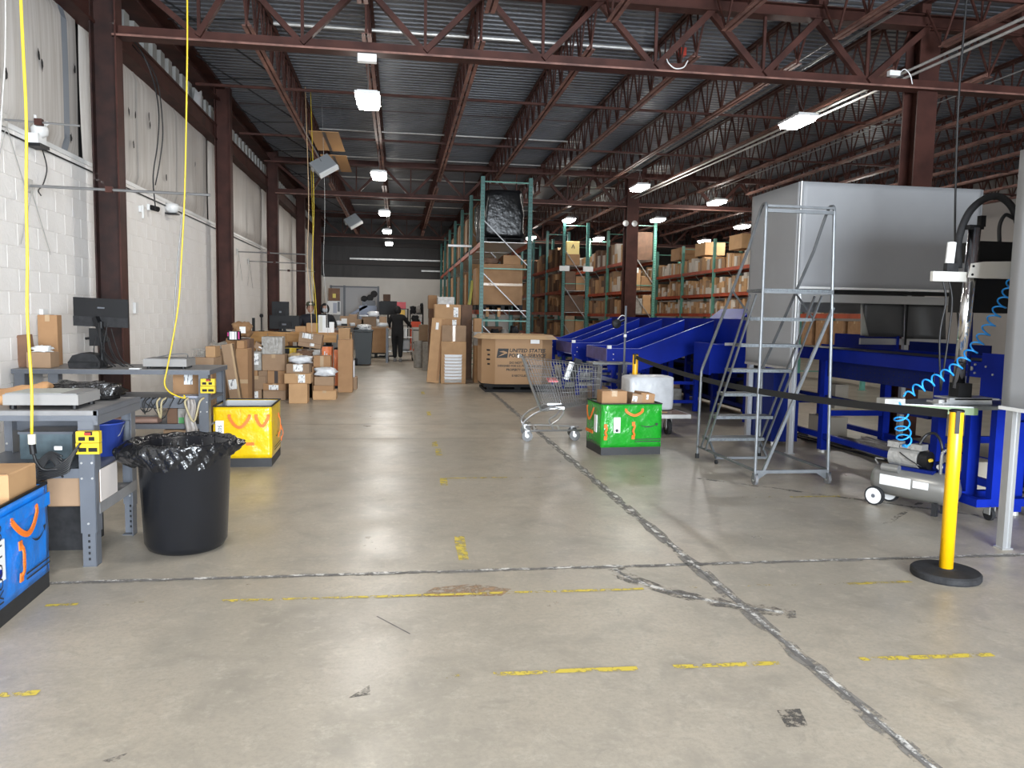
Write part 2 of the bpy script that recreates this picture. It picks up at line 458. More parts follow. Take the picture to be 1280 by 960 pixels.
for k in range(len(COLY)-1):
    y0, y1 = COLY[k]+0.05, COLY[k+1]-0.05
    def fn(u, v, y0=y0, y1=y1, k=k):
        y = y0+(y1-y0)*u; z = ZP+0.01+(4.56-ZP)*v
        seam = abs(math.sin(PI*3*u + 0.6*k))**0.5
        edge = min(1.0, 14*u, 14*(1-u))
        sag = 0.055*min(1.0, 3.5*math.sin(PI*v))*(0.65+0.35*seam)*edge**0.5 + 0.004*math.sin(23*u+3*v+k) + 0.012*math.sin(7*u+2*k)*math.sin(PI*v)
        return (XW-0.03+sag, y, z)
    MB().grid(fn, 60, 10).build('insulation_panel', insul, wall, smooth=True)
    # vertical seam tapes, greyer than the panels
    for s in (0.30, 0.62, 0.93):
        pts = [Vector(fn(s, j/10))+Vector((0.006,0,0)) for j in range(11)]
        hwid = 0.07 if (k == 1 and s == 0.93) else 0.03
        b = MB(); b.add([p2 for p in pts for p2 in (p-Vector((0,hwid,0)), p+Vector((0,hwid,0)))], [(2*j, 2*j+1, 2*j+3, 2*j+2) for j in range(10)])
        b.build('insulation_seam', mat('blue_grey_seam', (0.22,0.24,0.27), 0.5) if hwid > 0.05 else (bpy.data.materials.get('grey_seam') or mat('grey_seam', (0.44,0.42,0.40), 0.5)), wall)
rt_ = random.Random(41)
TEARS = [(8.06,3.84),(8.12,3.76),(8.88,3.96),(8.74,3.23),(10.52,3.93),(10.76,3.96),(11.31,4.07),(11.36,3.97),(12.06,3.39),(10.67,3.57),(13.7,3.88),(7.42,3.49)]
for (ty, tz) in TEARS:
    n_ = 9; vs_ = []
    for q in range(n_):
        a_ = 2*PI*q/n_; rr_ = rt_.uniform(0.4, 1.0)
        vs_.append((XW+0.058, ty+0.035*rr_*math.cos(a_), tz+0.075*rr_*math.sin(a_)))
    MB().add(vs_, [tuple(range(n_))]).build('insulation_tear', M['black_matte'], wall)
# girt, corrugated siding strip and eave beam above the insulation
for k in range(len(COLY)-1):
    y0, y1 = COLY[k], COLY[k+1]
    g = MB(); g.prism([(XW-0.05,4.53),(XW+0.16,4.53),(XW+0.16,4.56),(XW+0.135,4.56),(XW+0.135,4.77),(XW+0.16,4.77),(XW+0.16,4.80),(XW-0.05,4.80)], y0, y1, 'y')
    g.build('wall_girt', M['brown'], wall)
    e = MB(); e.prism([(XW-0.1,5.22),(XW+0.22,5.22),(XW+0.22,5.245),(XW+0.12,5.245),(XW+0.12,5.42),(XW+0.30,5.42),(XW+0.30,5.465),(XW-0.1,5.465)], y0, y1, 'y')
    e.build('eave_beam', M['brown'], wall)
sid = MB(); y = -2.6; i = 0
siding_mats = [mat('translucent_siding_light', (0.33,0.325,0.31), 0.5), mat('dark_siding', (0.07,0.085,0.10), 0.4)]
while y < 35.6:
    w = 0.19
    if i % 2 == 0: sid.box(XW-0.09, y, 4.78, XW-0.03, y+w, 5.25, 0)
    else: sid.box(XW-0.14, y, 4.78, XW-0.09, y+w, 5.25, 1)
    y += w; i += 1
sid.build('corrugated_siding', siding_mats, wall)
MB().box(XW-0.3, YB, ZP, XW-0.15, YF, 5.6).build('outer_wall', M['dark_wall'], wall)
# torn white insulation hanging out of the siding strip
MB().grid(lambda u, v: (XW+0.05+0.05*math.sin(3*u), 13.55+0.75*u*(1-0.5*v)+0.28*v, 4.70+0.42*v-0.03*math.sin(9*u)), 8, 8).build('torn_insulation', M['poly_white'], wall, smooth=True)

# ---- other walls
wf = struct(MB().box(XW-0.2, YF, 0, XR+0.2, YF+0.2, 3.05).build('wall_far', M['white_wall']))
up = MB().box(XW-0.2, YF+0.05, 3.05, XR+0.2, YF+0.2, 5.6).build('upper_cladding', M['dark_wall'], wf)
rb = MB(); x = XW
while x < 4.5:
    rb.box(x, YF+0.0, 3.05, x+0.06, YF+0.05, 5.5); x += 0.3
rb.build('cladding_ribs', M['dark_wall'], wf)
for z in (3.62, 4.45): MB().box(XW, YF-0.12, z, 6, YF, z+0.18).build('wall_girt', mat('dark_girt', (0.03,0.022,0.02), 0.6), wf)
MB().box(XW+1.2, YF-0.16, 3.85, 2.9, YF-0.12, 3.92).build('bright_rail', M['galv'], wf)
MB().box(1.0, YF-0.16, 3.38, 3.0, YF-0.12, 3.45).build('bright_rail', M['galv'], wf)
struct(MB().box(XR, YB, 0, XR+0.2, YF, 5.6).build('wall_right', M['grey_wall']))
wb = struct(MB().box(XW-0.2, YB-0.2, 0, -0.1, YB, 5.6).box(5.1, YB-0.2, 0, XR+0.2, YB, 5.6).box(-0.1, YB-0.2, 3.6, 5.1, YB, 5.6).build('wall_back', M['white_wall']))

# ---- roof: corrugated deck, girders, bar joists
ceil_ = MB(); pr = 0.1524; vs = []; fs = []; y = YB-0.2; n = 0
while y < YF+0.2:
    for dy, dz in ((0, 0), (0.085, 0), (0.1, 0.038), (0.137, 0.038)):
        vs.append((XW-0.3, y+dy, ZD+dz)); vs.append((XR+0.3, y+dy, ZD+dz)); n += 1
    y += pr
for i in range(n-1): fs.append((2*i, 2*i+1, 2*i+3, 2*i+2))
ceil_.add(vs, fs)
ceiling = struct(ceil_.build('ceiling', M['deck']))
MB().box(XW-0.3, YB-0.2, ZD+0.06, XR+0.3, YF+0.3, ZD+0.2).build('roof_cover', M['dark_wall'], ceiling)

def empty_part(name, parent):
    o = bpy.data.objects.new(name, None); COL.objects.link(o); o.parent = parent; return o
GIRD = [(-1.6, 0), (9.2, 1), (20.3, 2), (31.2, 3)]
COLX = [6.5, 16.0]
for gy, gi in GIRD:
    for (xa, xb) in ((-3.05, 6.5), (6.5, 16.0)):
        g = empty_part('girder', ceiling)
        zb, zt = 4.44, 5.20
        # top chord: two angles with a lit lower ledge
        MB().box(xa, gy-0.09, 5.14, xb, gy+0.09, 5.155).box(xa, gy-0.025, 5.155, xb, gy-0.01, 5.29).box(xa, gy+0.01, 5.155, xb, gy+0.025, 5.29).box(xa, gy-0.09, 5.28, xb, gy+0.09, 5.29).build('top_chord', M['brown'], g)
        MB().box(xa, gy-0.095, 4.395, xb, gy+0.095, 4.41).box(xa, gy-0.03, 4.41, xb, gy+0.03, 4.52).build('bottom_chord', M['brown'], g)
        MB().box(xa, gy-0.100, 4.392, xb, gy-0.095, 4.414).build('chord_edge', M['brown_lit'], g)  # strip carrying the lit look of the lower lip in its colour
        step = 1.36
        tops = [x for x in ([-1.76+step*i for i in range(14)]) if xa+0.3 < x < xb-0.3]
        bots = [-2.26+0.08]+[t+step/2 for t in tops]
        nodes = sorted([(t, 5.16) for t in tops] + [(b2, 4.46) for b2 in bots if xa < b2 < xb-0.2] + [(xa, 5.16), (xb, 5.16)])
        for (a, b2) in zip(nodes[:-1], nodes[1:]):
            down = b2[1] < a[1]
            MB().bar((a[0], gy+(0.035 if down else -0.035), a[1]), (b2[0], gy+(0.035 if down else -0.035), b2[1]), 0.06 if a[0] < 3 else 0.075, 0.075, (0,1,0)).build('web_diagonal', M['brown'], g)
        for (x, z) in nodes:
            if z < 4.6: MB().box(x-0.017, gy-0.017, 4.5, x+0.017, gy+0.017, 5.16).build('web_vertical', M['brown'], g)
JX = [-1.76+1.36*i for i in range(14)]
def joist_meshes(Ln, seed):
    tc = MB(); bc = MB(); wb_ = MB()
    y0, y1 = 0.0, Ln
    for s in (-1, 1):
        tc.box(s*0.012, y0, 5.40, s*0.055, y1, 5.408).box(s*0.012, y0, 5.408, s*0.02, y1, 5.455)
        bc.box(s*0.012, y0+0.45, 4.775, s*0.055, y1-0.45, 4.783).box(s*0.012, y0+0.45, 4.783, s*0.02, y1-0.45, 4.83)
    tc.box(-0.06, y0-0.06, 5.29, 0.06, y0+0.12, 5.40).box(-0.06, y1-0.12, 5.29, 0.06, y1+0.06, 5.40)
    npan = int(round((Ln-0.9)/0.61)); w = (Ln-0.9)/npan
    wb_.bar((0, y0+0.05, 5.42), (0, y0+0.45, 4.79), 0.022, 0.022)
    wb_.bar((0, y1-0.05, 5.42), (0, y1-0.45, 4.79), 0.022, 0.022)
    for i in range(npan):
        ya = y0+0.45+i*w; ym = ya+w/2; yb = ya+w
        wb_.bar((0, ya, 4.79), (0, ym, 5.42), 0.022, 0.022)
        wb_.bar((0, ym, 5.42), (0, yb, 4.79), 0.022, 0.022)
        wb_.bar((0, ya, 4.79), (0, ya, 5.42), 0.018, 0.018)
    for s in (-1, 1):
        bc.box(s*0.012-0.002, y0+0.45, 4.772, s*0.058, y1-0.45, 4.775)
    return tc.mesh('top_chord', M['brown']), bc.mesh('bottom_chord', M['brown_lit']), wb_.mesh('web', M['brown'])
spans = [(-6.0, 4.4, None), (-1.6, 10.8, None), (9.2, 11.1, None), (20.3, 10.9, None), (31.2, 4.8, None)]
cache = {}
for (y0, Ln, _) in spans[1:]:
    ms = joist_meshes(Ln, 0)
    for x in JX:
        j = empty_part('roof_joist', ceiling); j.location = (x, y0, 0)
        for nm, me in zip(('top_chord', 'bottom_chord', 'web'), ms): ob(nm, me, j)
# bridging lines and bright conduits across the joists
for y in (11.25, 14.45, 17.35, 20.25, 23.2, 26.1, 29.0):
    MB().cyl((-1.7, y, 5.37), (4.0 if y < 18 else 7.0, y, 5.37), 0.017 if y > 12 else 0.026, 8).build('conduit', M['galv'], ceiling)
for y in (12.4, 15.6, 18.3, 23.6, 26.8, 7.5, 4.5):
    MB().box(-3.0, y-0.02, 5.375, 16, y+0.02, 5.38).build('bridging', M['brown'], ceiling)
    MB().box(-3.0, y-0.02, 4.80, 16, y+0.02, 4.806).box(-3.0, y-0.003, 4.80, 16, y+0.003, 4.84).build('bridging', M['brown'], ceiling)
for y in (10.2, 12.9, 15.9, 18.8, 22.0, 25.0):   # rod bracing next to the wall
    MB().cyl((-3.1, y, 5.38), (-1.8, y+1.6, 4.85), 0.011, 6).cyl((-3.1, y+1.2, 5.38), (-1.8, y+0.9, 5.36), 0.009, 6).build('brace_rod', M['black_matte'], ceiling)
# pair of long conduits running away under the joists on the right
for dx, dz in ((0, 0), (0.09, -0.03)):
    MB().cyl((6.35+dx, 5.5, 4.62+dz), (6.0+dx, 20.0, 4.62+dz), 0.018, 8).build('conduit', M['galv'], ceiling)
for x, z in ((5.35, 5.0), (5.5, 4.95), (5.62, 5.05), (7.9, 4.75)):
    MB().cyl((x, 2.5, z), (x, 19, z), 0.010, 6).build('ceiling_cable', M['wire'], ceiling)

# ---- columns
chip = decal_mat('chipped_paint_flecks', (0.20,0.17,0.155), 5.5, 0.64, 0.70)
def wide_flange(name, x, y, h, w, d, label, group=None, m=None, turn=False):
    t = thing(name, label, 'column', (x, y, 0), 0, group)
    tf = 0.018; m = m or M['brown']
    if not turn:   # flanges face along y
        MB().box(-w/2, -d/2, 0.02, w/2, -d/2+tf, h).build('flange', m, t)
        MB().box(-w/2, d/2-tf, 0.02, w/2, d/2, h).build('flange', m, t)
        MB().box(-0.007, -d/2+tf, 0.02, 0.007, d/2-tf, h).build('web', m, t)
    else:
        MB().box(-d/2, -w/2, 0.02, -d/2+tf, w/2, h).build('flange', m, t)
        MB().box(d/2-tf, -w/2, 0.02, d/2, w/2, h).build('flange', M['brown'], t)
        MB().box(-d/2+tf, -0.007, 0.02, d/2-tf, 0.007, h).build('web', m, t)
    MB().box(-max(w,d)/2-0.04, -max(w,d)/2-0.04, 0, max(w,d)/2+0.04, max(w,d)/2+0.04, 0.02).build('base_plate', m, t)
    return t
names = {9.2: 'worn brown steel wall column behind the black computer monitor', 14.9: 'brown steel wall column behind the carton pile, second along the wall',
         20.4: 'brown steel wall column behind the desk monitors, third along the wall', 26.0: 'brown steel wall column behind the seated worker in the cap', 31.2: 'brown steel wall column farthest along the left wall'}
for y in COLY[2:-1]:
    c = wide_flange('steel_column', -3.14, y, 5.45, 0.20, 0.27, names[y], None, M['brown_worn'] if y < 12 else M['brown'], turn=True)
    if y < 12: MB().add([(-0.13,-0.1015,0.9),(0.13,-0.1015,0.9),(0.13,-0.1015,5.0),(-0.13,-0.1015,5.0)], [(0,1,2,3)]).build('paint_chips', chip, c)
wide_flange('steel_column', 6.57, 9.35, 5.27, 0.27, 0.30, 'brown steel column rising behind the grey fabric canopy')
wide_flange('steel_column', 6.10, 20.3, 5.27, 0.32, 0.32, 'dark steel column standing among the teal rack uprights')
wide_flange('steel_column', 15.7, 20.3, 5.27, 0.3, 0.3, 'dark steel column far right beyond the racks') if False else None
# ================================================================== LAMPS
def high_bay(loc, label, L=0.64, W=0.32, top=5.38, group=None):
    t = thing('high_bay_lamp', label, 'lamp', loc, 0, group)
    b = MB(); b.box(-W/2, -L/2, 0, W/2, L/2, 0.035)
    for k in range(7): b.box(-W/2+0.03, -L/2+0.05+k*0.075, 0.035, W/2-0.03, -L/2+0.065+k*0.075, 0.06)
    b.build('housing', M['white'], t)
    i, j = 0.012, 0.035
    MB().add([(-W/2+i,-L/2+i,0),(-W/2+i,L/2-i,0),(W/2-i,L/2-i,0),(W/2-i,-L/2+i,0),(-W/2+j,-L/2+j,-0.06),(-W/2+j,L/2-j,-0.06),(W/2-j,L/2-j,-0.06),(W/2-j,-L/2+j,-0.06)], [(4,5,6,7),(0,1,5,4),(1,2,6,5),(2,3,7,6),(3,0,4,7)]).build('diffuser', M['lamp_glow'], t)
    MB().box(-0.06, -0.05, 0.035, 0.06, 0.05, 0.10).build('driver_box', M['white'], t)
    h = top-loc[2]
    for s in (-1, 1):
        MB().cyl((0, s*0.2, 0.05), (0, s*0.03, 0.28), 0.004, 5).cyl((0, s*0.03, 0.28), (0, s*0.03, h), 0.004, 5).build('hanger_wire', M['wire'], t)
    return t
rowtxt = ['nearest', 'second', 'third', 'fourth', 'farthest']
for i, y in enumerate((10.75, 16.45, 22.5, 27.5, 32.3)):
    high_bay((-0.42, y, 4.30), rowtxt[i]+' lit LED high bay in the row over the main aisle')
high_bay((5.95, 11.3, 4.50), 'large lit LED high bay hanging left of the brown column above the canopy')
high_bay((5.5, 17.7, 4.50), 'lit LED high bay in front of the dark column by the racks')
high_bay((5.26, 24.2, 4.50), 'lit LED high bay just above the left teal rack upright')
high_bay((5.06, 30.1, 4.50), 'small distant lit LED high bay right of the black wrapped load')
high_bay((8.1, 19.4, 4.50), 'lit LED high bay over the orange racks, right of the dark column')
high_bay((7.85, 23.3, 4.50), 'lit LED high bay just right of the light teal rack frame')
high_bay((11.0, 24.2, 4.50), 'lit LED high bay partly behind the rolling ladder handrail')
high_bay((11.7, 29.1, 4.50), 'distant lit LED high bay above the cartons of the orange racks')
high_bay((7.6, 29.5, 4.50), 'tiny lit LED high bay between two teal rack frames')
for k, (x, y) in enumerate(((-0.4, 4.9), (-0.4, -0.9), (5.9, -0.8), (11.3, 18.0), (2.8, -3.5))):
    high_bay((x, y, 4.5), 'LED high bay lamp over the floor nearer the dock door', group='lamps above and behind the viewpoint')
# white emergency unit under the girder
t = thing('emergency_light', 'white emergency light box under the girder above the nearest aisle lamp', 'lamp', (-0.37, 9.2, 4.31))
MB().box(-0.105,-0.04,0,0.105,0.04,0.085).build('housing', M['white'], t)
MB().box(-0.10,-0.043,0.015,0.10,-0.04,0.07).build('lens', mat('frosted_lens',(0.8,0.8,0.8),0.3), t)
MB().cyl((0,0,0.085),(0,0,0.10),0.02,8).build('mount', M['white'], t)
# ================================================================== CARTONS, LABELS, TEXT
def label_mat(name, ang, sc=60.0):
    m = bpy.data.materials.new(name); m.use_nodes = True
    nt = m.node_tree; N = nt.nodes; L = nt.links; b = N['Principled BSDF']; b.inputs['Roughness'].default_value = 0.5
    tc = N.new('ShaderNodeTexCoord'); mp = N.new('ShaderNodeMapping'); mp.inputs['Scale'].default_value = ang
    L.new(tc.outputs['Object'], mp.inputs[0])
    n = N.new('ShaderNodeTexNoise'); n.inputs['Scale'].default_value = sc; n.inputs['Detail'].default_value = 1; L.new(mp.outputs[0], n.inputs['Vector'])
    r = N.new('ShaderNodeMapRange'); r.inputs[1].default_value = 0.56; r.inputs[2].default_value = 0.62; L.new(n.outputs[0], r.inputs[0])
    x = N.new('ShaderNodeMix'); x.data_type = 'RGBA'; x.inputs[6].default_value = (0.78,0.78,0.77,1); x.inputs[7].default_value = (0.22,0.22,0.23,1)
    L.new(r.outputs[0], x.inputs[0]); L.new(x.outputs[2], b.inputs['Base Color']); return m
M['label'] = label_mat('printed_shipping_label', (1.0, 1.0, 0.35), 45)
M['label_bars'] = label_mat('barcode_label', (1.6, 0.1, 0.03), 50)

_box_cache = {}
def box_mesh(w, d, h, m):
    """closed carton: body with a seam groove along the top flaps"""
    key = (round(w,3), round(d,3), round(h,3), m.name)
    if key in _box_cache: return _box_cache[key]
    c = min(0.006, w*0.04, d*0.04, h*0.04)
    b = MB(); x, y = w/2, d
    # bevelled box
    ring = lambda z, i: [(-x+i, 0+i, z), (x-i, 0+i, z), (x-i, y-i, z), (-x+i, y-i, z)]
    v = ring(0, c) + ring(c, 0) + ring(h-c, 0) + ring(h, c)
    f = [(3,2,1,0), (12,13,14,15)]
    for a in (0, 4, 8):
        for k in range(4): f.append((a+k, a+(k+1)%4, a+4+(k+1)%4, a+4+k))
    b.add(v, f)
    me = b.mesh('carton', m); _box_cache[key] = me
    return me

def carton(label, x0, x1, y, z0, z1, d=0.35, m='card', name='carton', cat='box', tape='top', labels=(), rz=0.0, group=None, lm='label', ry=0.0, rx=0.0):
    """carton whose front-bottom edge runs from (x0,y,z0) to (x1,y,z0); labels are (u0,v0,u1,v1) fractions of the front face"""
    w, h = x1-x0, z1-z0
    o = ob(name, box_mesh(w, d, h, M[m]), None, ((x0+x1)/2, y, z0), (R(rx), R(ry), R(rz)))
    tag(o, label, cat, group)
    if tape:
        t = MB(); tw = min(0.03, w*0.12)
        if 't' in tape[:1] or tape == 'both':
            t.box(-tw, -0.0012, h-min(0.06, h*0.25), tw, d+0.001, h+0.0012)
        if tape == 'v' or tape == 'both':
            t.box(-tw, -0.0015, 0.004, tw, 0.0, h)
        if tape == 'h':
            t.box(-w/2, -0.0015, h*0.47, w/2, 0.0, h*0.53)
        t.build('tape', M['tape_black'] if tape == 'v' and 'dark tape' in label else M['tape'], o)
    for (u0, v0, u1, v1) in labels:
        MB().box(-w/2+u0*w, -0.003, v0*h, -w/2+u1*w, -0.0008, v1*h).build('shipping_label', M[lm], o)
    return o

def lumpy(name, label, cat, c, s, m, seed=0, amp=0.16, freq=3.0, n=12, flat=0.55, parent=None, rz=0):
    """soft heap: a squashed, creased cushion resting on its base"""
    rnd = random.Random(seed); ph = [rnd.uniform(0, 6.28) for _ in range(9)]
    b = MB(); nu, nv = n*2, n
    vs = []; fs = []
    for j in range(nv+1):
        v = j/nv; t = v*PI
        for i in range(nu):
            a = 2*PI*i/nu
            sq = lambda q: math.copysign(abs(q)**flat, q)
            x, y, z = sq(math.cos(a))*sq(math.sin(t)), sq(math.sin(a))*sq(math.sin(t)), -sq(math.cos(t))
            k = 1 + amp*(math.sin(freq*x*2+ph[0]+2*y)*math.sin(freq*z*2+ph[1]) + 0.6*math.sin(freq*4*y+ph[2]+3*z)*math.sin(freq*3.3*x+ph[3]) + 0.35*math.sin(freq*8*z+ph[4]+freq*6*x))
            zz = max(-1, z*(1+0.6*(k-1)))
            vs.append((x*k*s[0]/2, y*k*s[1]/2, (zz+1)/2*s[2]))
    for j in range(nv):
        for i in range(nu):
            fs.append((j*nu+i, j*nu+(i+1)%nu, (j+1)*nu+(i+1)%nu, (j+1)*nu+i))
    b.add(vs, fs)
    o = b.build(name, M[m] if isinstance(m, str) else m, parent, smooth=True, loc=c, rot=(0,0,R(rz)))
    if label: tag(o, label, cat)
    return o

def text(s, size, m, parent, loc, rot, name='printed_text', align='CENTER', sx=1.0, bold=0.0, shear=0.0):
    cu = bpy.data.curves.new('printed_text', 'FONT'); cu.body = s; cu.size = size; cu.align_x = align; cu.align_y = 'CENTER'
    cu.offset = bold; cu.shear = shear; cu.resolution_u = 2; cu.extrude = 0.0004
    tmp = bpy.data.objects.new('tmp', cu); COL.objects.link(tmp)
    me = bpy.data.meshes.new_from_object(tmp.evaluated_get(bpy.context.evaluated_depsgraph_get()))
    bpy.data.objects.remove(tmp); bpy.data.curves.remove(cu)
    me.materials.clear(); me.materials.append(M[m])
    o = ob(name, me, parent, loc, rot); o.scale = (sx, 1, 1)
    return o
FR = (R(90), 0, 0)     # text standing upright, read from -y

# ================================================================== WORKBENCHES
def bench_leg(t, x, y, h, m='grey_steel', dirx=1, diry=1):
    b = MB(); w = 0.085
    b.box(x-w/2, y-w/2*0, 0.20, x+w/2, y+0.004, h)          # front plate of an angle
    b.box(x+dirx*w/2-0.002, y, 0.20, x+dirx*w/2+0.002, y+diry*w, h)
    b.box(x-w/2+0.006, y+0.004, 0, x+w/2-0.006, y+0.008, 0.34)
    b.box(x+dirx*(w/2-0.006)-0.002, y+0.004, 0, x+dirx*(w/2-0.006)+0.002, y+diry*(w-0.006), 0.34)
    b.box(x-w/2+0.004, y, 0, x+w/2-0.004, y+0.05*diry, 0.004)
    lg = b.build('leg', M[m], t)
    h_ = MB()
    for k in range(5): h_.cbox((x, y+0.0025, 0.045+0.035*k), (0.010, 0.006, 0.014))
    h_.build('bolt_holes', M['black_matte'], lg)
    bl = MB()
    for (dx, dz) in ((0, 0.255), (-0.028, h-0.34), (0.028, h-0.34), (-0.028, h-0.25), (0.028, h-0.25), (0.03, h-0.16)):
        bl.lathe([(0.0065, 0.0), (0.0045, 0.005)], 8, (x+dx, y-0.001, dz), 0, 'y') if False else bl.cyl((x+dx, y, dz), (x+dx, y-0.005, dz), 0.0065, 8)
    bl.build('bolts', M['galv'], lg)
    return lg

b1 = thing('workbench', 'grey steel workbench nearest the viewer, holding a flat scale', 'workbench', (-2.14, 5.04, 0))
X0, X1, Y0, Y1 = -0.46, 0.44, -0.36, 0.38
MB().box(X0, Y0, 0.885, X1, Y1, 0.912).build('bench_top', M['bench_top'], b1)
MB().box(X0+0.005, Y0-0.004, 0.855, X1-0.002, Y0+0.02, 0.885).box(X1-0.02, Y0, 0.83, X1+0.003, Y1, 0.882).box(X1-0.02, Y0, 0.884, X1+0.006, Y1, 0.914).box(X0, Y1-0.02, 0.83, X1, Y1, 0.885).build('top_rail', M['grey_steel'], b1)
for (x, y, dy) in ((X1-0.065, Y0+0.01, 1), (X0+0.12, Y0+0.01, 1)): bench_leg(b1, x, y, 0.86, dirx=1, diry=dy)
for (x, y) in ((X1-0.065, Y1-0.03), (X0+0.12, Y1-0.03)): bench_leg(b1, x, y, 0.86, 'grey_steel' if x < 0 else 'grey_steel', dirx=1, diry=-1)
sh = MB(); sh.box(X0+0.08, Y0+0.03, 0.545, X1-0.03, Y1-0.03, 0.56).box(X0+0.08, Y0+0.02, 0.52, X1-0.06, Y0+0.035, 0.575)
for k in range(4): sh.box(-0.10+0.11*k, Y0+0.06, 0.56, -0.05+0.11*k, Y0+0.30, 0.566)
sh.build('middle_shelf', M['grey_steel'], b1)
MB().box(X0+0.08, Y0+0.25, 0.33, X1-0.02, Y1-0.03, 0.345).box(X0+0.08, Y0+0.24, 0.33, X1-0.1, Y0+0.25, 0.40).box(X1-0.026, Y0+0.06, 0.30, X1-0.018, Y1-0.03, 0.365).build('lower_shelf', M['bench_top'], b1)
MB().box(X0+0.1, Y1-0.05, 0.70, X1-0.05, Y1-0.035, 0.76).build('back_rail', M['grey_steel'], b1)
# things on and in bench 1
sc = thing('bench_scale', 'flat grey parcel scale on the nearest workbench', 'scale', (-2.02, 4.74, 0.912))
MB().box(-0.20, 0, 0.025, 0.20, 0.33, 0.085).build('body', mat('scale_grey', (0.27,0.26,0.25), 0.45), sc)
MB().box(-0.19, 0.006, 0.085, 0.19, 0.324, 0.092).build('weighing_plate', M['bench_top'], sc)
MB().box(-0.18, 0.02, 0.0915, 0.10, 0.30, 0.0935).build('paper_sheet', mat('grey_sheet', (0.36,0.37,0.34), 0.5), sc)
for sx in (-1, 1):
    for yy in (0.04, 0.29): MB().cyl((sx*0.165, yy, 0), (sx*0.165, yy, 0.026), 0.018, 10).build('foot', M['black'], sc)
wr = MB()
wr.grid(lambda u, v: (-2.62+0.50*u, 4.95+0.30*v, 0.915+0.05+0.07*math.sin(PI*v)*(0.7+0.3*math.sin(9*u))+0.012*math.sin(17*u+7*v)), 18, 8)
o = wr.build('kraft_paper', mat('orange_kraft_paper', (0.50,0.27,0.12), 0.7), None, smooth=True)
md = o.modifiers.new('thick', 'SOLIDIFY'); md.thickness = 0.05; md.offset = -1
tag(o, 'crumpled orange kraft paper sheet lying behind the flat scale at the left edge', 'paper')
lumpy('poly_bag_heap', 'heap of shiny black poly bags on the back of the nearest workbench', 'bag', (-1.98, 5.25, 0.912), (0.46, 0.16, 0.115), mat('black_shiny_film', (0.012,0.011,0.011), 0.22, bump=0.8, bscale=25), 3, 0.22, 4)
carton('open pale carton on end inside the nearest workbench lower shelf', -2.0, -1.72, 4.74, 0.345, 0.55, 0.26, 'card_grey', tape=None, rz=0)
MB_ = MB().box(-0.002,0,0,0.002,0.27,0.19).build('board_sheet', mat('pale_board', (0.62,0.56,0.52), 0.7), None, loc=(-1.712,4.735,0.372)); tag(MB_, 'pale board sheet standing at the right end of the nearest workbench', 'board')
bk = thing('bucket', 'blue plastic bucket on the middle shelf of the nearest workbench', 'bucket', (-1.86, 5.25, 0.56))
MB().lathe([(0.095,0),(0.115,0.20),(0.118,0.20),(0.118,0.21),(0.108,0.21),(0.09,0.01)], 20, cap=True).build('body', mat('blue_plastic', (0.03,0.06,0.30), 0.4), bk, smooth=True)
MB().tube(smooth_pts([(-0.115,0,0.19),(-0.09,-0.05,0.12),(0,-0.08,0.09),(0.09,-0.05,0.12),(0.115,0,0.19)],4), 0.003, 6).build('handle', M['wire'], bk)
o = MB().box(0,0,0,0.30,0.22,0.16).build('plastic_bin', mat('smoky_plastic_bin', (0.10,0.14,0.16), 0.3, var=0.5, vscale=9), None, loc=(-2.30,5.10,0.56)); tag(o, 'smoky plastic bin on the middle shelf under the nearest workbench', 'bin')
MB().box(-0.008,-0.008,0.155,0.308,0.228,0.17).build('rim', M['grey_steel'], o)
o = MB().lathe([(0.055,0),(0.055,0.21)], 18).build('paper_roll', mat('pale_roll', (0.45,0.42,0.38), 0.7), None, loc=(-1.99,4.87,0.0)); o.location = (-2.10, 5.08, 0.345); tag(o, 'pale upright paper roll on the low shelf under the nearest workbench', 'roll')
carton('brown carton beside the pale roll under the nearest workbench', -2.03, -1.95, 5.06, 0.345, 0.53, 0.2, 'card_dark', tape=None)
carton('small tan carton left of the pale roll under the nearest workbench', -2.33, -2.19, 5.0, 0.345, 0.47, 0.2, 'card_light', tape=None)
dk = thing('storage_crate', 'black storage crate on the floor beneath the nearest workbench', 'crate', (-2.2, 5.05, 0))
MB().box(-0.30,-0.02,0,0.28,0.30,0.26).build('body', M['rubber'], dk); MB().box(-0.315,-0.035,0.26,0.295,0.315,0.285).build('lid', M['rubber'], dk)

# power strips
def power_strip(loc, label, rz=0, rx=0):
    t = thing('power_strip', label, 'power strip', loc, rz)
    b = MB(); b.box(-0.062, 0, 0, 0.062, 0.045, 0.062).box(-0.058, -0.004, 0.066, 0.064, 0.04, 0.13)
    b.build('housing', M['yellow'], t)
    s = MB()
    for (x, z, w) in ((-0.035, 0.015, 0.04), (0.02, 0.015, 0.045), (-0.037, 0.078, 0.035), (0.015, 0.078, 0.03), (0.0, 0.108, 0.04)):
        s.box(x-w/2+0.01, -0.0065, z, x+w/2+0.01, -0.001, z+0.022)
    s.build('sockets', M['black'], t)
    MB().box(-0.012, -0.008, 0.110, 0.022, -0.003, 0.124).build('switch', mat('red_switch', (0.35,0.03,0.02), 0.4), t)
    return t
power_strip((-1.735, 4.625, 0.672), 'yellow power strip hung on the front leg of the nearest workbench')
power_strip((-1.705, 7.29, 0.745), 'yellow power strip hung on the second workbench beside the yellow tote')

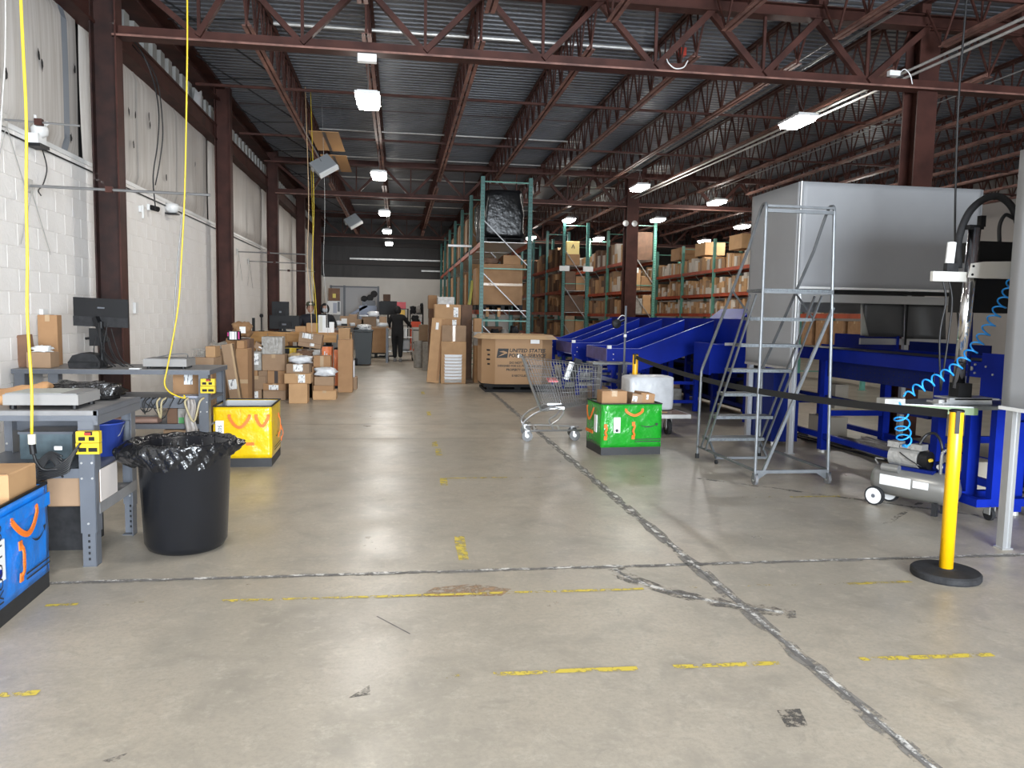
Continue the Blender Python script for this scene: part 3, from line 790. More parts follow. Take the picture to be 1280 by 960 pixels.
# bench 2
b2 = thing('workbench', 'second grey steel workbench reaching to the wall, with the monitor arm', 'workbench', (-2.54, 7.72, 0))
X0, X1, Y0, Y1 = -0.83, 0.84, -0.36, 0.38
MB().box(X0, Y0, 0.905, X1, Y1, 0.945).build('bench_top', M['grey_steel'], b2)
MB().box(X0+0.002, Y0+0.002, 0.945, X1-0.002, Y1-0.002, 0.948).build('top_mat', M['bench_top'], b2)
for x in (X1-0.06, X0+0.06): bench_leg(b2, x, Y0+0.012, 0.905, dirx=1, diry=1)
for x in (X1-0.06, X0+0.06): bench_leg(b2, x, Y1-0.03, 0.905, dirx=1, diry=-1)
bench_leg(b2, X0+0.33, Y0+0.03, 0.905, 'blue_dark' if False else 'grey_steel')
MB().box(X0+0.05, Y0+0.02, 0.66, X1-0.02, Y1-0.03, 0.675).box(X0+0.05, Y0+0.01, 0.60, X1-0.02, Y0+0.02, 0.69).build('middle_shelf', M['grey_steel'], b2)
MB().box(X0+0.05, Y0+0.05, 0.425, X1-0.02, Y1-0.03, 0.44).box(X0+0.05, Y0+0.03, 0.405, X1-0.02, Y0+0.05, 0.45).build('lower_shelf', M['grey_steel'], b2)
# on bench 2
ZT = 0.949
carton('tall narrow carton standing against the wall on the second workbench', -3.335, -3.165, 7.82, ZT, 1.42, 0.10, 'card', tape='top')
carton('open low carton holding white paper on the second workbench', -3.28, -3.08, 7.45, ZT, 1.09, 0.18, 'card_grey', tape=None)
lumpy('paper_wad', 'white paper wad sticking out of the low open carton on the second workbench', 'paper', (-3.17, 7.52, 1.088), (0.15, 0.12, 0.06), 'paper', 4, 0.3, 3)
pb = carton('brown paper mailer bag standing beside the tall narrow carton at the far left', -3.39, -3.28, 7.55, ZT, 1.24, 0.10, 'card_dark', tape=None, name='paper_bag', cat='bag', ry=-6)
pr_ = thing('label_printer', 'black label printer on the second workbench left of the monitor', 'printer', (-2.80, 7.55, ZT))
MB().prism([(-0.13,0),(0.13,0),(0.135,0.06),(0.09,0.125),(-0.02,0.14),(-0.10,0.115),(-0.14,0.05)], -0.10, 0.10, 'y').build('body', M['rubber'], pr_)
MB().box(-0.135,-0.105,0.055,0.135,0.105,0.062).build('seam', M['black'], pr_); MB().box(0.05,-0.108,0.02,0.11,-0.10,0.05).build('front_panel', M['black'], pr_)
mon = thing('computer_monitor', 'black computer monitor on a pole arm, seen from behind before the brown column', 'monitor', (-2.70, 7.60, ZT))
b = MB(); b.prism([(-0.235,0.38),(0.235,0.365),(0.235,0.625),(-0.235,0.640)], 0.0, 0.03, 'y'); b.build('screen_back', M['black'], mon)
MB().prism([(-0.235,0.38),(0.235,0.365),(0.235,0.455),(-0.235,0.470)], -0.012, 0.0, 'y').build('lower_shell', M['rubber'], mon)
MB().prism([(-0.03,0.54),(0.03,0.538),(0.034,0.55),(-0.026,0.554)], -0.003, 0.0, 'y').build('emblem', M['grey_steel'], mon)
MB().cyl((0.02,-0.06,0), (0.02,-0.06,0.42), 0.02, 10).build('pole', M['black'], mon)
MB().bar((-0.03,-0.05,0.46),(0.06,-0.07,0.24),0.06,0.04).build('arm', M['black'], mon)
MB().box(-0.08,-0.075,0.20,0.03,-0.02,0.36).cyl((-0.08,-0.05,0.27),(-0.12,-0.05,0.265),0.012,8).build('scanner_holder', M['black'], mon)
MB().box(-0.04,-0.11,0.0,0.08,0.02,0.012).build('clamp_base', M['black'], mon)
rnd = random.Random(5); cb = MB()
for k in range(10):
    a = rnd.uniform(-0.02, 0.12); z1 = rnd.uniform(0.25, 0.42); s = rnd.uniform(-0.05, 0.10)
    cb.tube(smooth_pts([(a, -0.08, z1), (a+s*0.5, -0.10-0.03*rnd.random(), z1*0.6), (a+s, -0.08, 0.08), (a+s*1.6+0.03, -0.03, 0.010)], 4), 0.005, 5)
o = cb.build('cable_bundle', M['black_cable'], mon)
sc2 = thing('bench_scale', 'flat grey parcel scale at the right of the second workbench', 'scale', (-2.12, 7.48, ZT))
MB().box(-0.19,0,0.02,0.19,0.32,0.085).build('body', bpy.data.materials['scale_grey'], sc2); MB().box(-0.18,0.006,0.085,0.18,0.314,0.092).build('weighing_plate', M['bench_top'], sc2)
for sx in (-1, 1):
    for yy in (0.04, 0.28): MB().cyl((sx*0.15, yy, 0), (sx*0.15, yy, 0.021), 0.018, 10).build('foot', M['black'], sc2)
o = MB().tube(smooth_pts([(-0.13,0.2,0.092),(0.0,0.22,0.12),(0.13,0.22,0.125),(0.14,0.24,0.093)],5),0.006,6).build('bail', M['wire'], sc2)
o = MB().box(-0.045,0,0,0.045,0.06,0.008).build('paper_slip', M['paper'], None, loc=(-2.36,7.40,ZT)); tag(o, 'small white paper slip beside the second workbench scale', 'paper')
# in bench 2
carton('brown carton with a white label standing on the middle shelf of the second workbench', -2.14, -1.78, 7.80, 0.675, 0.90, 0.15, 'card', tape=None, labels=((0.28,0.45,0.5,0.98),))
o = MB().box(-0.14,0,0,0.14,0.18,0.025).build('binder', mat('pale_binder',(0.38,0.40,0.48),0.4), None, loc=(-1.90,7.45,0.675)); tag(o, 'pale flat binder on the middle shelf by the second power strip', 'binder')
carton('dark printed carton on the low shelf of the second workbench', -2.11, -2.02, 7.48, 0.44, 0.585, 0.2, 'card_dark', tape=None)
carton('white and green printed carton on the low shelf of the second workbench', -2.015, -1.89, 7.48, 0.44, 0.585, 0.2, 'poly', tape=None)
MB().box(-0.055,-0.004,0.005,0.055,-0.001,0.06).build('green_print', mat('green_print',(0.10,0.35,0.12),0.5), bpy.data.objects[-1] if False else [q for q in COL.objects if q.get('label','').startswith('white and green')][0])
for k in range(3):
    o = MB().cyl((-0.24,0,0),(0.22,0,0),0.024,10).build('cardboard_tube', mat('pinkish_tube',(0.45,0.28,0.22),0.6) if k==0 else bpy.data.materials['pinkish_tube'], None, loc=(-2.42,7.52+0.05*k,0.465)); tag(o, ('front','middle','rear')[k]+' pinkish cardboard tube lying on the low shelf of the second workbench', 'tube')
carton('brown carton on the floor beneath the second workbench', -2.15, -1.8, 7.5, 0, 0.38, 0.4, 'card_grey', tape=None)
pbag = MB().grid(lambda u, v: (-1.86+0.09*(u-0.5)*(0.75+0.4*v)+0.01*math.sin(8*v), 7.335-0.01*math.sin(14*u), 0.685-0.30*v), 8, 8).build('plastic_bag', mat('clear_plastic_bag',(0.42,0.38,0.35),0.25,alpha=0.75), None, smooth=True)
md = pbag.modifiers.new('thick','SOLIDIFY'); md.thickness = 0.012
tag(pbag, 'clear plastic bag hanging from the middle shelf of the second workbench', 'bag')
# cable tangle on bench 2 shelf
def cable(name, label, pts, r=0.004, m='black_cable', k=6, cat='cable', parent=None):
    o = MB().tube(smooth_pts(pts, k), r, 6).build(name, M[m], parent, smooth=True)
    if label: tag(o, label, cat)
    return o
t = thing('cable_tangle', 'tangle of black and beige cables hanging over the second workbench shelf', 'cable', (-2.2, 7.30, 0.70))
rnd = random.Random(11)
for k in range(9):
    xa, xb = -0.16+0.06*k, -0.22+0.05*k+rnd.uniform(-0.1,0.25); dz = rnd.uniform(0.04,0.22)
    MB().tube(smooth_pts([(xa,0.02,0.0),(xa-0.02,-0.012,-0.05),((xa+xb)/2,-0.015,-dz),(xb,-0.012,-0.04),(xb+0.03,0.03,0.0)],5),0.0045 if k % 4 else 0.009,6).build('cable', M['black_cable'] if k % 4 else bpy.data.materials.get('beige_cable') or mat('beige_cable',(0.45,0.38,0.22),0.5), t, smooth=True)
t = thing('cable_tangle', 'coiled black cables hanging below the nearest workbench top', 'cable', (-1.86, 4.60, 0.62))
for k in range(7):
    a = 0.02*k
    MB().tube(smooth_pts([(0.10-0.01*k,0,0.12-0.02*k),(0.03,-0.02,0.03-a*0.6),(-0.05-a*0.4,-0.03,-0.02-a*0.5),(-0.12,-0.02,0.0-a*0.7),(-0.06,-0.01,0.07-a*0.3),(0.01,-0.02,0.05-a)],5),0.006,6).build('cable', M['black_cable'], t, smooth=True)
MB().box(-0.02,-0.045,0.09,0.02,-0.043,0.11).build('white_tag', M['paper'], t)

# ================================================================== TRASH CAN
tc = thing('trash_can', 'big round black trash can with a black liner bag', 'trash can', (-1.325, 5.06, 0))
MB().lathe([(0.205,0.0),(0.225,0.012),(0.245,0.05),(0.272,0.60),(0.288,0.615),(0.292,0.66),(0.285,0.67),(0.262,0.66),(0.235,0.05),(0.0,0.04)], 48).build('body', mat('black_can_plastic',(0.011,0.012,0.015),0.27,var=0.3,vscale=3,bump=0.06,bscale=60), tc, smooth=True)
rnd = random.Random(2); ph = [rnd.uniform(0,6.28) for _ in range(12)]
def liner(u, v):
    a = 2*PI*u
    left = max(0.0, math.cos(a-R(185)))**2; ear = max(0.0, math.cos(a-R(12)))**10; front = max(0.0, math.cos(a-R(262)))
    pl = math.sin(34*a+ph[3])+0.6*math.sin(53*a+ph[4])
    if v < 0.40:      # inside wall, pleated
        t = v/0.40; r = 0.228+0.045*t + 0.010*pl*(1-t*0.3); z = 0.36+0.315*t
    elif v < 0.55:    # rolled over the rim
        t = (v-0.40)/0.15; r = 0.28+0.022*t+0.05*left*t; z = 0.675+0.016*math.sin(PI*t)+0.004*math.sin(14*a+ph[5])+0.012*ear*t
    else:             # skirt outside
        t = (v-0.55)/0.45
        bulge = 0.075*left*math.sin(PI*min(1, t*1.05))**0.8 + 0.085*ear*(1-t)**0.7*min(1, 4*t)
        r = 0.302+0.05*left*(1-t)+bulge + 0.005*math.sin(17*a+ph[1]+5*t)+0.004*math.sin(31*a-8*t+ph[2])-0.016*t*(1-left)
        drop = 0.085+0.055*left+0.03*front+0.02*math.sin(2*a+ph[6])+0.012*math.sin(7*a+ph[7])
        z = 0.672-t*drop+0.003*math.sin(21*a+11*t+ph[8])
    return (r*math.cos(a), r*math.sin(a), z)
MB().grid(liner, 160, 26).build('liner_bag', mat('black_bin_liner',(0.010,0.010,0.011),0.22,bump=0.7,bscale=22), tc, smooth=True)
MB().box(0.268,-0.075,0.60,0.272,-0.035,0.64).build('white_sticker', M['paper'], tc)
# ================================================================== ZIPPERED TOTES
M['strap'] = mat('orange_webbing_strap', (0.75, 0.17, 0.015), 0.6)
def film(name, col, rough=0.28):
    m = mat(name, col, rough, bump=0.9, bscale=7, var=0.14, vscale=4, spec=0.6)
    return m
def tote(label, loc, rz, w, d, h, m, base_m, faces, inner='white', band=0.085):
    """open fabric tote; faces is a dict of 'front'/'right'/'left' details"""
    t = thing('tote_bag', label, 'tote bag', loc, rz)
    def wall_(p, q, name='side_panel'):
        p = Vector(p); q = Vector(q); n = Vector((q.y-p.y, -(q.x-p.x), 0)).normalized()
        b = MB()
        def fn(u, v):
            bul = 0.012*math.sin(PI*u)*math.sin(PI*v) + 0.003*math.sin(11*u+7*v)*math.sin(PI*v)
            c = p.lerp(q, u) + n*bul
            return (c.x, c.y, band+(h-band)*v)
        b.grid(fn, 14, 12); o = b.build(name, m, t, smooth=True)
        md = o.modifiers.new('thick', 'SOLIDIFY'); md.thickness = 0.006; md.offset = -1
        return o
    c = [(-w/2,-d/2,0),(w/2,-d/2,0),(w/2,d/2,0),(-w/2,d/2,0)]
    for i in range(4): wall_(c[i], c[(i+1)%4])
    MB().box(-w/2+0.001,-d/2+0.001,0,w/2-0.001,d/2-0.001,band).build('base_band', base_m, t)
    MB().box(-w/2+0.012,-d/2+0.012,band,w/2-0.012,d/2-0.012,band+0.01).build('inner_floor', M['white'], t)
    rim = MB()
    for i in range(4):
        a, b_ = Vector(c[i]), Vector(c[(i+1)%4]); rim.bar(a+Vector((0,0,h)), b_+Vector((0,0,h)), 0.012, 0.012)
    rim.build('rim_binding', M['black'], t)
    if inner:
        s = MB()
        for i in range(4):
            a, b_ = Vector(c[i])*0.965, Vector(c[(i+1)%4])*0.965
            s.add([a+Vector((0,0,band)), b_+Vector((0,0,band)), b_+Vector((0,0,h-0.01)), a+Vector((0,0,h-0.01))], [(3,2,1,0)])
        s.build('lining', mat('pale_tote_lining',(0.52,0.53,0.55),0.35), t)
    # face frame: origin, u axis, outward normal
    FRM = {'front': (Vector((-w/2,-d/2,0)), Vector((1,0,0)), Vector((0,-1,0)), w), 'right': (Vector((w/2,-d/2,0)), Vector((0,1,0)), Vector((1,0,0)), d), 'left': (Vector((-w/2,d/2,0)), Vector((0,-1,0)), Vector((-1,0,0)), d)}
    for f, items in faces.items():
        O, U, Nn, W = FRM[f]; Z = Vector((0,0,1))
        at = lambda u, z, k=0.016: O + U*(u*W) + Z*(z*h) + Nn*k
        rot = {'front': 0, 'right': 90, 'left': -90}[f]
        for it in items:
            k = it[0]
            if k == 'strap':        # hanging loop between two stitched ends
                _, u0, u1, z, drop = it
                pts = smooth_pts([at(u0,z+0.03,0.014), at(u0,z-0.02,0.022), at(u0+(u1-u0)*0.25,z-drop*0.75,0.03), at((u0+u1)/2,z-drop,0.032), at(u0+(u1-u0)*0.75,z-drop*0.75,0.03), at(u1,z-0.02,0.022), at(u1,z+0.03,0.014)], 5)
                b = MB()
                for (p, q) in zip(pts[:-1], pts[1:]): b.bar(p, q, 0.028, 0.006, Nn)
                b.build('carry_strap', M['strap'], t)
            elif k == 'vstrap':
                _, u, z0, z1 = it
                b = MB(); pts = smooth_pts([at(u,z1,0.014), at(u+0.015,z1-0.06,0.026), at(u-0.012,(z0+z1)/2,0.034), at(u+0.012,z0+0.06,0.026), at(u,z0,0.014)], 5)
                for (p, q) in zip(pts[:-1], pts[1:]): b.bar(p, q, 0.022, 0.006, Nn)
                b.bar(at(u,z1+0.03,0.015), at(u,z1-0.05,0.018), 0.034, 0.006, Nn); b.bar(at(u,z0+0.05,0.018), at(u,z0-0.03,0.015), 0.034, 0.006, Nn)
                b.build('carry_strap', M['strap'], t)
            elif k == 'patch':
                _, u0, z0, u1, z1 = it
                b = MB(); p, q = at(u0,(z0+z1)/2,0.016), at(u1,(z0+z1)/2,0.016); b.bar(p, q, (z1-z0)*h, 0.01, Nn) if False else b.add([at(u0,z0,0.019),at(u1,z0,0.019),at(u1,z1,0.019),at(u0,z1,0.019),at(u0,z0,0.010),at(u1,z0,0.010),at(u1,z1,0.010),at(u0,z1,0.010)], [(0,1,2,3),(7,6,5,4),(0,4,5,1),(1,5,6,2),(2,6,7,3),(3,7,4,0)])
                b.build('strap_patch', M['strap'], t)
            elif k == 'label':
                _, u0, z0, u1, z1, txt = it
                lb = MB().add([at(u0,z0,0.020),at(u1,z0,0.020),at(u1,z1,0.020),at(u0,z1,0.020),at(u0,z0,0.012),at(u1,z0,0.012),at(u1,z1,0.012),at(u0,z1,0.012)], [(0,1,2,3),(7,6,5,4),(0,4,5,1),(1,5,6,2),(2,6,7,3),(3,7,4,0)]).build('code_label', M['paper'], t)
                if txt:
                    c_ = at((u0+u1)/2, z0+(z1-z0)*0.42, 0.0208)
                    text(txt, (u1-u0)*W*0.62, 'ink', lb, c_, Euler((0, 0, R(rot))).to_matrix().to_4x4().to_euler() if False else (Euler((R(90),0,R(rot))).to_matrix() @ Matrix.Rotation(R(-90 if it[-1] != 'up' else 90), 3, 'Z')).to_euler(), sx=1.1)
            elif k == 'dot':
                _, u, z, r, mm = it
                b = MB(); cc = at(u,z,0.0206); n = 14
                b.add([cc + U*(r*math.cos(2*PI*j/n)) + Z*(r*math.sin(2*PI*j/n)) for j in range(n)], [tuple(range(n))]); b.build('round_mark', M[mm], t)
            elif k == 'smile':
                _, u0, u1, z, drop = it
                b = MB(); n = 14; vs = []
                for j in range(n+1):
                    s = j/n; u = u0+(u1-u0)*s; zz = z-drop*math.sin(PI*min(1,0.12+s*0.80)) ; th = 0.004+0.016*math.sin(PI*min(1,s*0.95+0.03))
                    vs += [at(u,zz,0.0195), at(u,zz+th/h*0.6,0.0195)]
                b.add(vs, [(2*j,2*j+2,2*j+3,2*j+1) for j in range(n)])
                b.add([at(u1-0.02,z+0.02,0.0195), at(u1+0.035,z+0.025,0.0195), at(u1+0.012,z-0.04,0.0195)], [(0,2,1)])
                b.build('smile_emblem', M['ink'], t)
            elif k == 'lines':
                _, u0, u1, z = it
                b = MB()
                for dz in (0, -0.045): b.add([at(u0,z+dz,0.0195),at(u1,z+dz,0.0195),at(u1,z+dz+0.016,0.0195),at(u0,z+dz+0.016,0.0195)], [(0,1,2,3)])
                b.build('small_print', M['ink'], t)
            elif k == 'web':
                _, z0, z1 = it
                MB().add([at(0.01,z0,0.017),at(0.99,z0,0.017),at(0.99,z1,0.017),at(0.01,z1,0.017)], [(0,1,2,3)]).build('reinforcement_band', m, t)
            elif k == 'seam':
                _, u = it
                MB().add([at(u-0.006,0.16,0.0185),at(u+0.006,0.16,0.0185),at(u+0.006,0.97,0.0185),at(u-0.006,0.97,0.0185)], [(0,1,2,3)]).build('seam', m, t)
    return t
yel = film('yellow_tote_film', (0.80, 0.52, 0.004)); grn = film('green_tote_film', (0.012, 0.30, 0.02), 0.25); blu = film('blue_tote_film', (0.005, 0.20, 0.72), 0.35)
bandm = mat('black_tote_base', (0.022, 0.022, 0.024), 0.55, var=0.3, vscale=9)
tote('yellow tote with orange straps, empty, behind the black trash can', (-1.475, 7.95, 0), R(1), 0.53, 0.64, 0.585, yel, bandm,
     {'front': [('strap', 0.28, 0.62, 0.84, 0.18), ('strap', 0.74, 0.95, 0.84, 0.16), ('patch', 0.56, 0.36, 0.70, 0.41), ('label', 0.04, 0.50, 0.18, 0.77, '5025'), ('seam', 0.48)],
      'right': [('vstrap', 0.62, 0.42, 0.78), ('vstrap', 0.93, 0.30, 0.52), ('smile', 0.25, 0.45, 0.5, 0.05), ('lines', 0.1, 0.8, 0.30)]})
tote('green tote with orange straps holding cartons, beside the shopping cart', (2.50, 8.37, 0), R(4), 0.69, 0.52, 0.56, grn, bandm,
     {'front': [('strap', 0.39, 0.66, 0.88, 0.10), ('vstrap', 0.06, 0.33, 0.58), ('vstrap', 0.52, 0.34, 0.62), ('label', 0.19, 0.44, 0.30, 0.74, ''), ('dot', 0.245, 0.485, 0.018, 'ink'), ('smile', 0.64, 0.90, 0.60, 0.06), ('lines', 0.55, 0.99, 0.30), ('web', 0.86, 0.97)],
      'left': [('strap', 0.12, 0.55, 0.86, 0.22), ('patch', 0.05, 0.36, 0.5, 0.42), ('label', 0.62, 0.42, 0.78, 0.76, ''), ('lines', 0.3, 0.85, 0.22)]})
tote('blue tote with orange straps at the left edge, filled with cartons', (-2.10, 4.045, 0), R(2), 0.52, 0.645, 0.565, blu, bandm,
     {'right': [('strap', 0.30, 0.72, 0.84, 0.17), ('vstrap', 0.43, 0.30, 0.60), ('label', -0.02, 0.40, 0.16, 0.74, '881 LOOVI'), ('dot', 0.08, 0.47, 0.022, 'blue_paint'), ('smile', 0.62, 0.85, 0.62, 0.08), ('lines', 0.5, 0.95, 0.30), ('web', 0.80, 0.92), ('vstrap', -0.02, 0.18, 0.45)]})
# contents
carton('brown carton with white label sticking out of the blue tote', -2.275, -1.865, 4.00, 0.44, 0.685, 0.31, 'card_light', tape=None, labels=((0.62,0.25,0.9,0.62),), rz=2)
MB().box(-0.19,0.0,0.2455,0.19,0.015,0.2475).build('lid_lip', M['card'], [q for q in COL.objects if q.get('label','').startswith('brown carton with white label sticking')][0])
carton('tan carton lying low in the front of the blue tote', -2.29, -1.90, 3.78, 0.35, 0.53, 0.20, 'card_light', tape=None)
carton('square brown carton standing in the left of the green tote', 2.20, 2.48, 8.20, 0.35, 0.69, 0.22, 'card', tape='top')
carton('brown carton leaning in the middle of the green tote', 2.50, 2.62, 8.22, 0.32, 0.66, 0.25, 'card_grey', tape=None, labels=((0.05,0.75,0.5,0.92),), ry=9)
carton('taped brown carton leaning right of centre in the green tote', 2.62, 2.78, 8.24, 0.32, 0.665, 0.25, 'card', tape=None, labels=((0.4,0.80,0.55,0.95),), ry=6)
carton('greyish carton tilted at the right of the green tote', 2.72, 2.80, 8.30, 0.36, 0.64, 0.28, 'card_grey', tape=None, ry=-0)
# ================================================================== CARTONS ON THE FLOOR AND TABLES
carton('brown carton with square code label at the bottom left of the pile', -2.489, -2.270, 13.40, 0.000, 0.176, 0.30, 'card_grey', tape=None, labels=((0.1,0.2,0.75,0.85),))
carton('brown carton with upright white label on the left end, low in the pile', -2.503, -2.206, 13.42, 0.176, 0.403, 0.30, 'card_grey', tape='top', labels=((0.05,0.1,0.27,0.8),))
carton('small flat brown carton between the grey wrapped parcel and the carton below', -2.507, -2.339, 13.45, 0.403, 0.494, 0.28, 'card', tape=None, labels=())
carton('grey poly wrapped parcel with printed label at the left of the pile', -2.492, -2.279, 13.45, 0.494, 0.809, 0.28, 'poly', tape=None, labels=((0.15,0.3,0.8,0.9),))
carton('brown carton on the floor with dark right end, under a labelled flat carton', -2.244, -1.880, 13.40, 0.000, 0.164, 0.32, 'card_grey', tape=None, labels=())
carton('flat brown carton with wide white label, second from the floor', -2.239, -1.876, 13.38, 0.164, 0.279, 0.32, 'card', tape='top', labels=((0.25,0.1,0.68,0.8),))
carton('brown carton with a dark tape strip down its front', -2.173, -1.894, 13.42, 0.279, 0.491, 0.30, 'card', tape='v', labels=())
carton('small brown carton left of the carton with the dark tape strip', -2.329, -2.183, 13.46, 0.279, 0.489, 0.26, 'card_grey', tape=None, labels=())
carton('large brown carton beneath the bubble wrapped parcel', -2.267, -1.897, 13.46, 0.491, 0.765, 0.34, 'card_grey', tape='top', labels=())
carton('bubble wrapped pale parcel on top of the large brown carton', -2.278, -1.940, 13.50, 0.765, 1.059, 0.30, 'poly', tape=None, labels=())
carton('tall brown carton at the front corner of the pile on the floor', -1.759, -1.469, 12.90, 0.000, 0.323, 0.30, 'card_light', tape=None, labels=())
carton('long flat brown carton with white label lying on the tall front carton', -1.830, -1.413, 12.92, 0.323, 0.487, 0.34, 'card_light', tape='top', labels=((0.52,0.1,0.78,0.9),))
carton('brown carton with wide white label under the white mailer bag', -1.803, -1.442, 12.96, 0.487, 0.641, 0.30, 'card_grey', tape=None, labels=((0.3,0.2,0.72,0.95),))
carton('narrow brown carton standing on the floor right of the front corner carton', -1.524, -1.457, 13.75, 0.000, 0.535, 0.28, 'card', tape=None, labels=())
carton('flat tan carton with two printed patches at the floor right of the pile', -1.439, -1.054, 13.45, 0.000, 0.156, 0.32, 'card_light', tape='top', labels=())
carton('brown carton above the tan carton with two printed patches', -1.427, -1.099, 13.46, 0.156, 0.243, 0.30, 'card', tape=None, labels=())
carton('yellowish brown carton beneath the white mailer at the right of the pile', -1.413, -1.095, 13.46, 0.243, 0.393, 0.30, 'card_grey', tape=None, labels=())
carton('brown carton with pale lid and upright tape behind the right white mailer', -1.487, -1.194, 14.00, 0.000, 0.717, 0.32, 'card', tape='v', labels=())
carton('brown carton hidden low behind the labelled carton and mailer', -1.887, -1.484, 13.75, 0.000, 0.630, 0.30, 'card_dark', tape=None, labels=())
carton('grey wrapped flat parcel under the tilted carton', -1.816, -1.430, 14.60, 0.666, 0.798, 0.35, 'poly', tape=None, labels=())
carton('brown carton supporting the grey flat parcel behind the pile', -1.804, -1.432, 14.60, 0.000, 0.666, 0.40, 'card_dark', tape=None, labels=())
carton('tall narrow brown carton standing on end at the right of the pile', -1.116, -0.852, 14.70, 0.000, 0.986, 0.30, 'card', tape=None, labels=())
carton('low brown carton behind the right edge of the tall narrow carton', -0.884, -0.801, 15.25, 0.000, 0.235, 0.35, 'card_grey', tape=None, labels=())
carton('white slim carton on the low carton behind the tall narrow one', -0.882, -0.852, 15.35, 0.235, 0.554, 0.20, 'poly_white', tape=None, labels=())
carton('tall brown carton with black strap behind the leaning carton', -2.314, -2.153, 11.60, 0.000, 0.943, 0.32, 'card', tape='h', labels=())
carton('small brown carton on top of the tall strapped carton', -2.311, -2.211, 11.65, 0.943, 1.055, 0.25, 'card', tape=None, labels=())
carton('brown carton just behind the second workbench, left of the leaning carton', -2.573, -2.442, 11.50, 0.000, 0.933, 0.30, 'card_grey', tape=None, labels=())
carton('brown carton carrying the crumpled paper bag next to the wall', -2.599, -2.464, 12.30, 0.000, 1.065, 0.45, 'card', tape=None, labels=())
carton('large brown carton standing behind the right end of the second workbench', -2.458, -2.168, 9.60, 0.000, 0.929, 0.40, 'card_grey', tape=None, labels=())
carton('open brown carton full of paper behind the second workbench scale', -2.272, -2.163, 9.65, 0.929, 1.060, 0.25, 'card_light', tape=None, labels=())
carton('brown carton under the poly wrapped parcels near the wall column', -2.506, -2.313, 12.60, 0.000, 1.045, 0.40, 'card_dark', tape=None, labels=())
carton('flat tan carton lying on the plywood table', -2.126, -1.916, 16.60, 1.060, 1.181, 0.30, 'card_light', tape=None, labels=())
carton('tan carton stacked on the plywood table before the worker in the cap', -1.906, -1.694, 16.65, 1.060, 1.250, 0.30, 'card_light', tape='top', labels=())
carton('open tan carton with yellow paper at the right end of the plywood table', -1.235, -1.008, 16.40, 0.918, 1.158, 0.35, 'card_light', tape=None, labels=())
carton('brown carton holding up the tan carton at the end of the plywood table', -1.236, -1.008, 16.40, 0.000, 0.918, 0.35, 'card', tape=None, labels=())
carton('small brown carton with printed side on the far sorting table', -1.468, -1.235, 23.50, 1.080, 1.427, 0.35, 'card_grey', tape=None, labels=())
carton('pinkish brown carton on the far sorting table', -1.235, -1.048, 23.50, 1.080, 1.289, 0.35, 'card_grey', tape=None, labels=())
carton('wide brown carton on the far sorting table behind the label printer', -1.723, -1.468, 23.50, 1.080, 1.375, 0.35, 'card_grey', tape=None, labels=())
carton('open brown carton on the far sorting table before the grey locker', -1.095, -0.674, 23.50, 1.080, 1.365, 0.35, 'card_grey', tape=None, labels=())
carton('brown carton on the far sorting table under the black screen', -0.580, -0.369, 23.50, 1.080, 1.372, 0.35, 'card_grey', tape=None, labels=())
carton('large open brown pallet carton heaped with parcels behind the wheeled bin', -1.185, -0.406, 26.00, 0.170, 0.986, 0.90, 'card', tape=None, labels=())
carton('brown carton on top of the carton of stacked trays right of the aisle', 0.911, 1.422, 16.60, 0.908, 1.249, 0.45, 'card_grey', tape='v', labels=())
carton('open front carton full of stacked white trays right of the aisle', 0.898, 1.428, 16.60, 0.000, 0.908, 0.45, 'card_light', tape=None, labels=())
carton('bright tan carton with two printed windows high on the right stack', 0.784, 1.360, 17.30, 1.378, 1.703, 0.50, 'card_light', tape='top', labels=((0.72,0.15,0.9,0.8),))
carton('brown carton beneath the bright tan carton, right of the aisle', 0.959, 1.351, 17.30, 0.000, 1.379, 0.50, 'card', tape=None, labels=((0.55,0.8,0.78,0.99),))
carton('brown carton below the grey appliance in the right stack', 0.736, 0.954, 19.50, 1.376, 1.614, 0.50, 'card_dark', tape=None, labels=())
carton('dark brown carton column standing behind the leaning long carton', 0.742, 1.001, 19.50, 0.000, 1.376, 0.50, 'card_dark', tape=None, labels=())
carton('small brown carton on the brown column under the grey appliance', 0.723, 0.931, 19.50, 1.614, 1.951, 0.50, 'card', tape=None, labels=())
carton('brown carton at the left of the right stack, beside the wrapped roll', 0.553, 0.794, 21.50, 0.745, 1.184, 0.50, 'card_grey', tape=None, labels=())
carton('brown carton under the small carton beside the walking worker', 0.535, 0.798, 21.50, 0.000, 0.744, 0.50, 'card_dark', tape=None, labels=())
carton('tall brown carton standing on end behind the small cartons near the teal upright', 1.440, 1.682, 18.00, 0.000, 1.713, 0.50, 'card_dark', tape=None, labels=())
carton('red and white printed carton by the foot of the nearest teal upright', 1.624, 1.791, 16.90, 0.817, 1.114, 0.35, 'poly', tape=None, labels=())
carton('pinkish printed carton above the red and white one by the teal upright', 1.628, 1.786, 16.90, 1.114, 1.410, 0.35, 'card', tape=None, labels=())
carton('brown carton standing on the floor left of the postal carton', 1.639, 1.815, 16.90, 0.000, 0.817, 0.35, 'card_light', tape='v', labels=())
carton('grey flat appliance carton on top of the right stack', 0.855, 1.218, 17.35, 1.703, 1.872, 0.45, 'poly', tape=None, labels=())
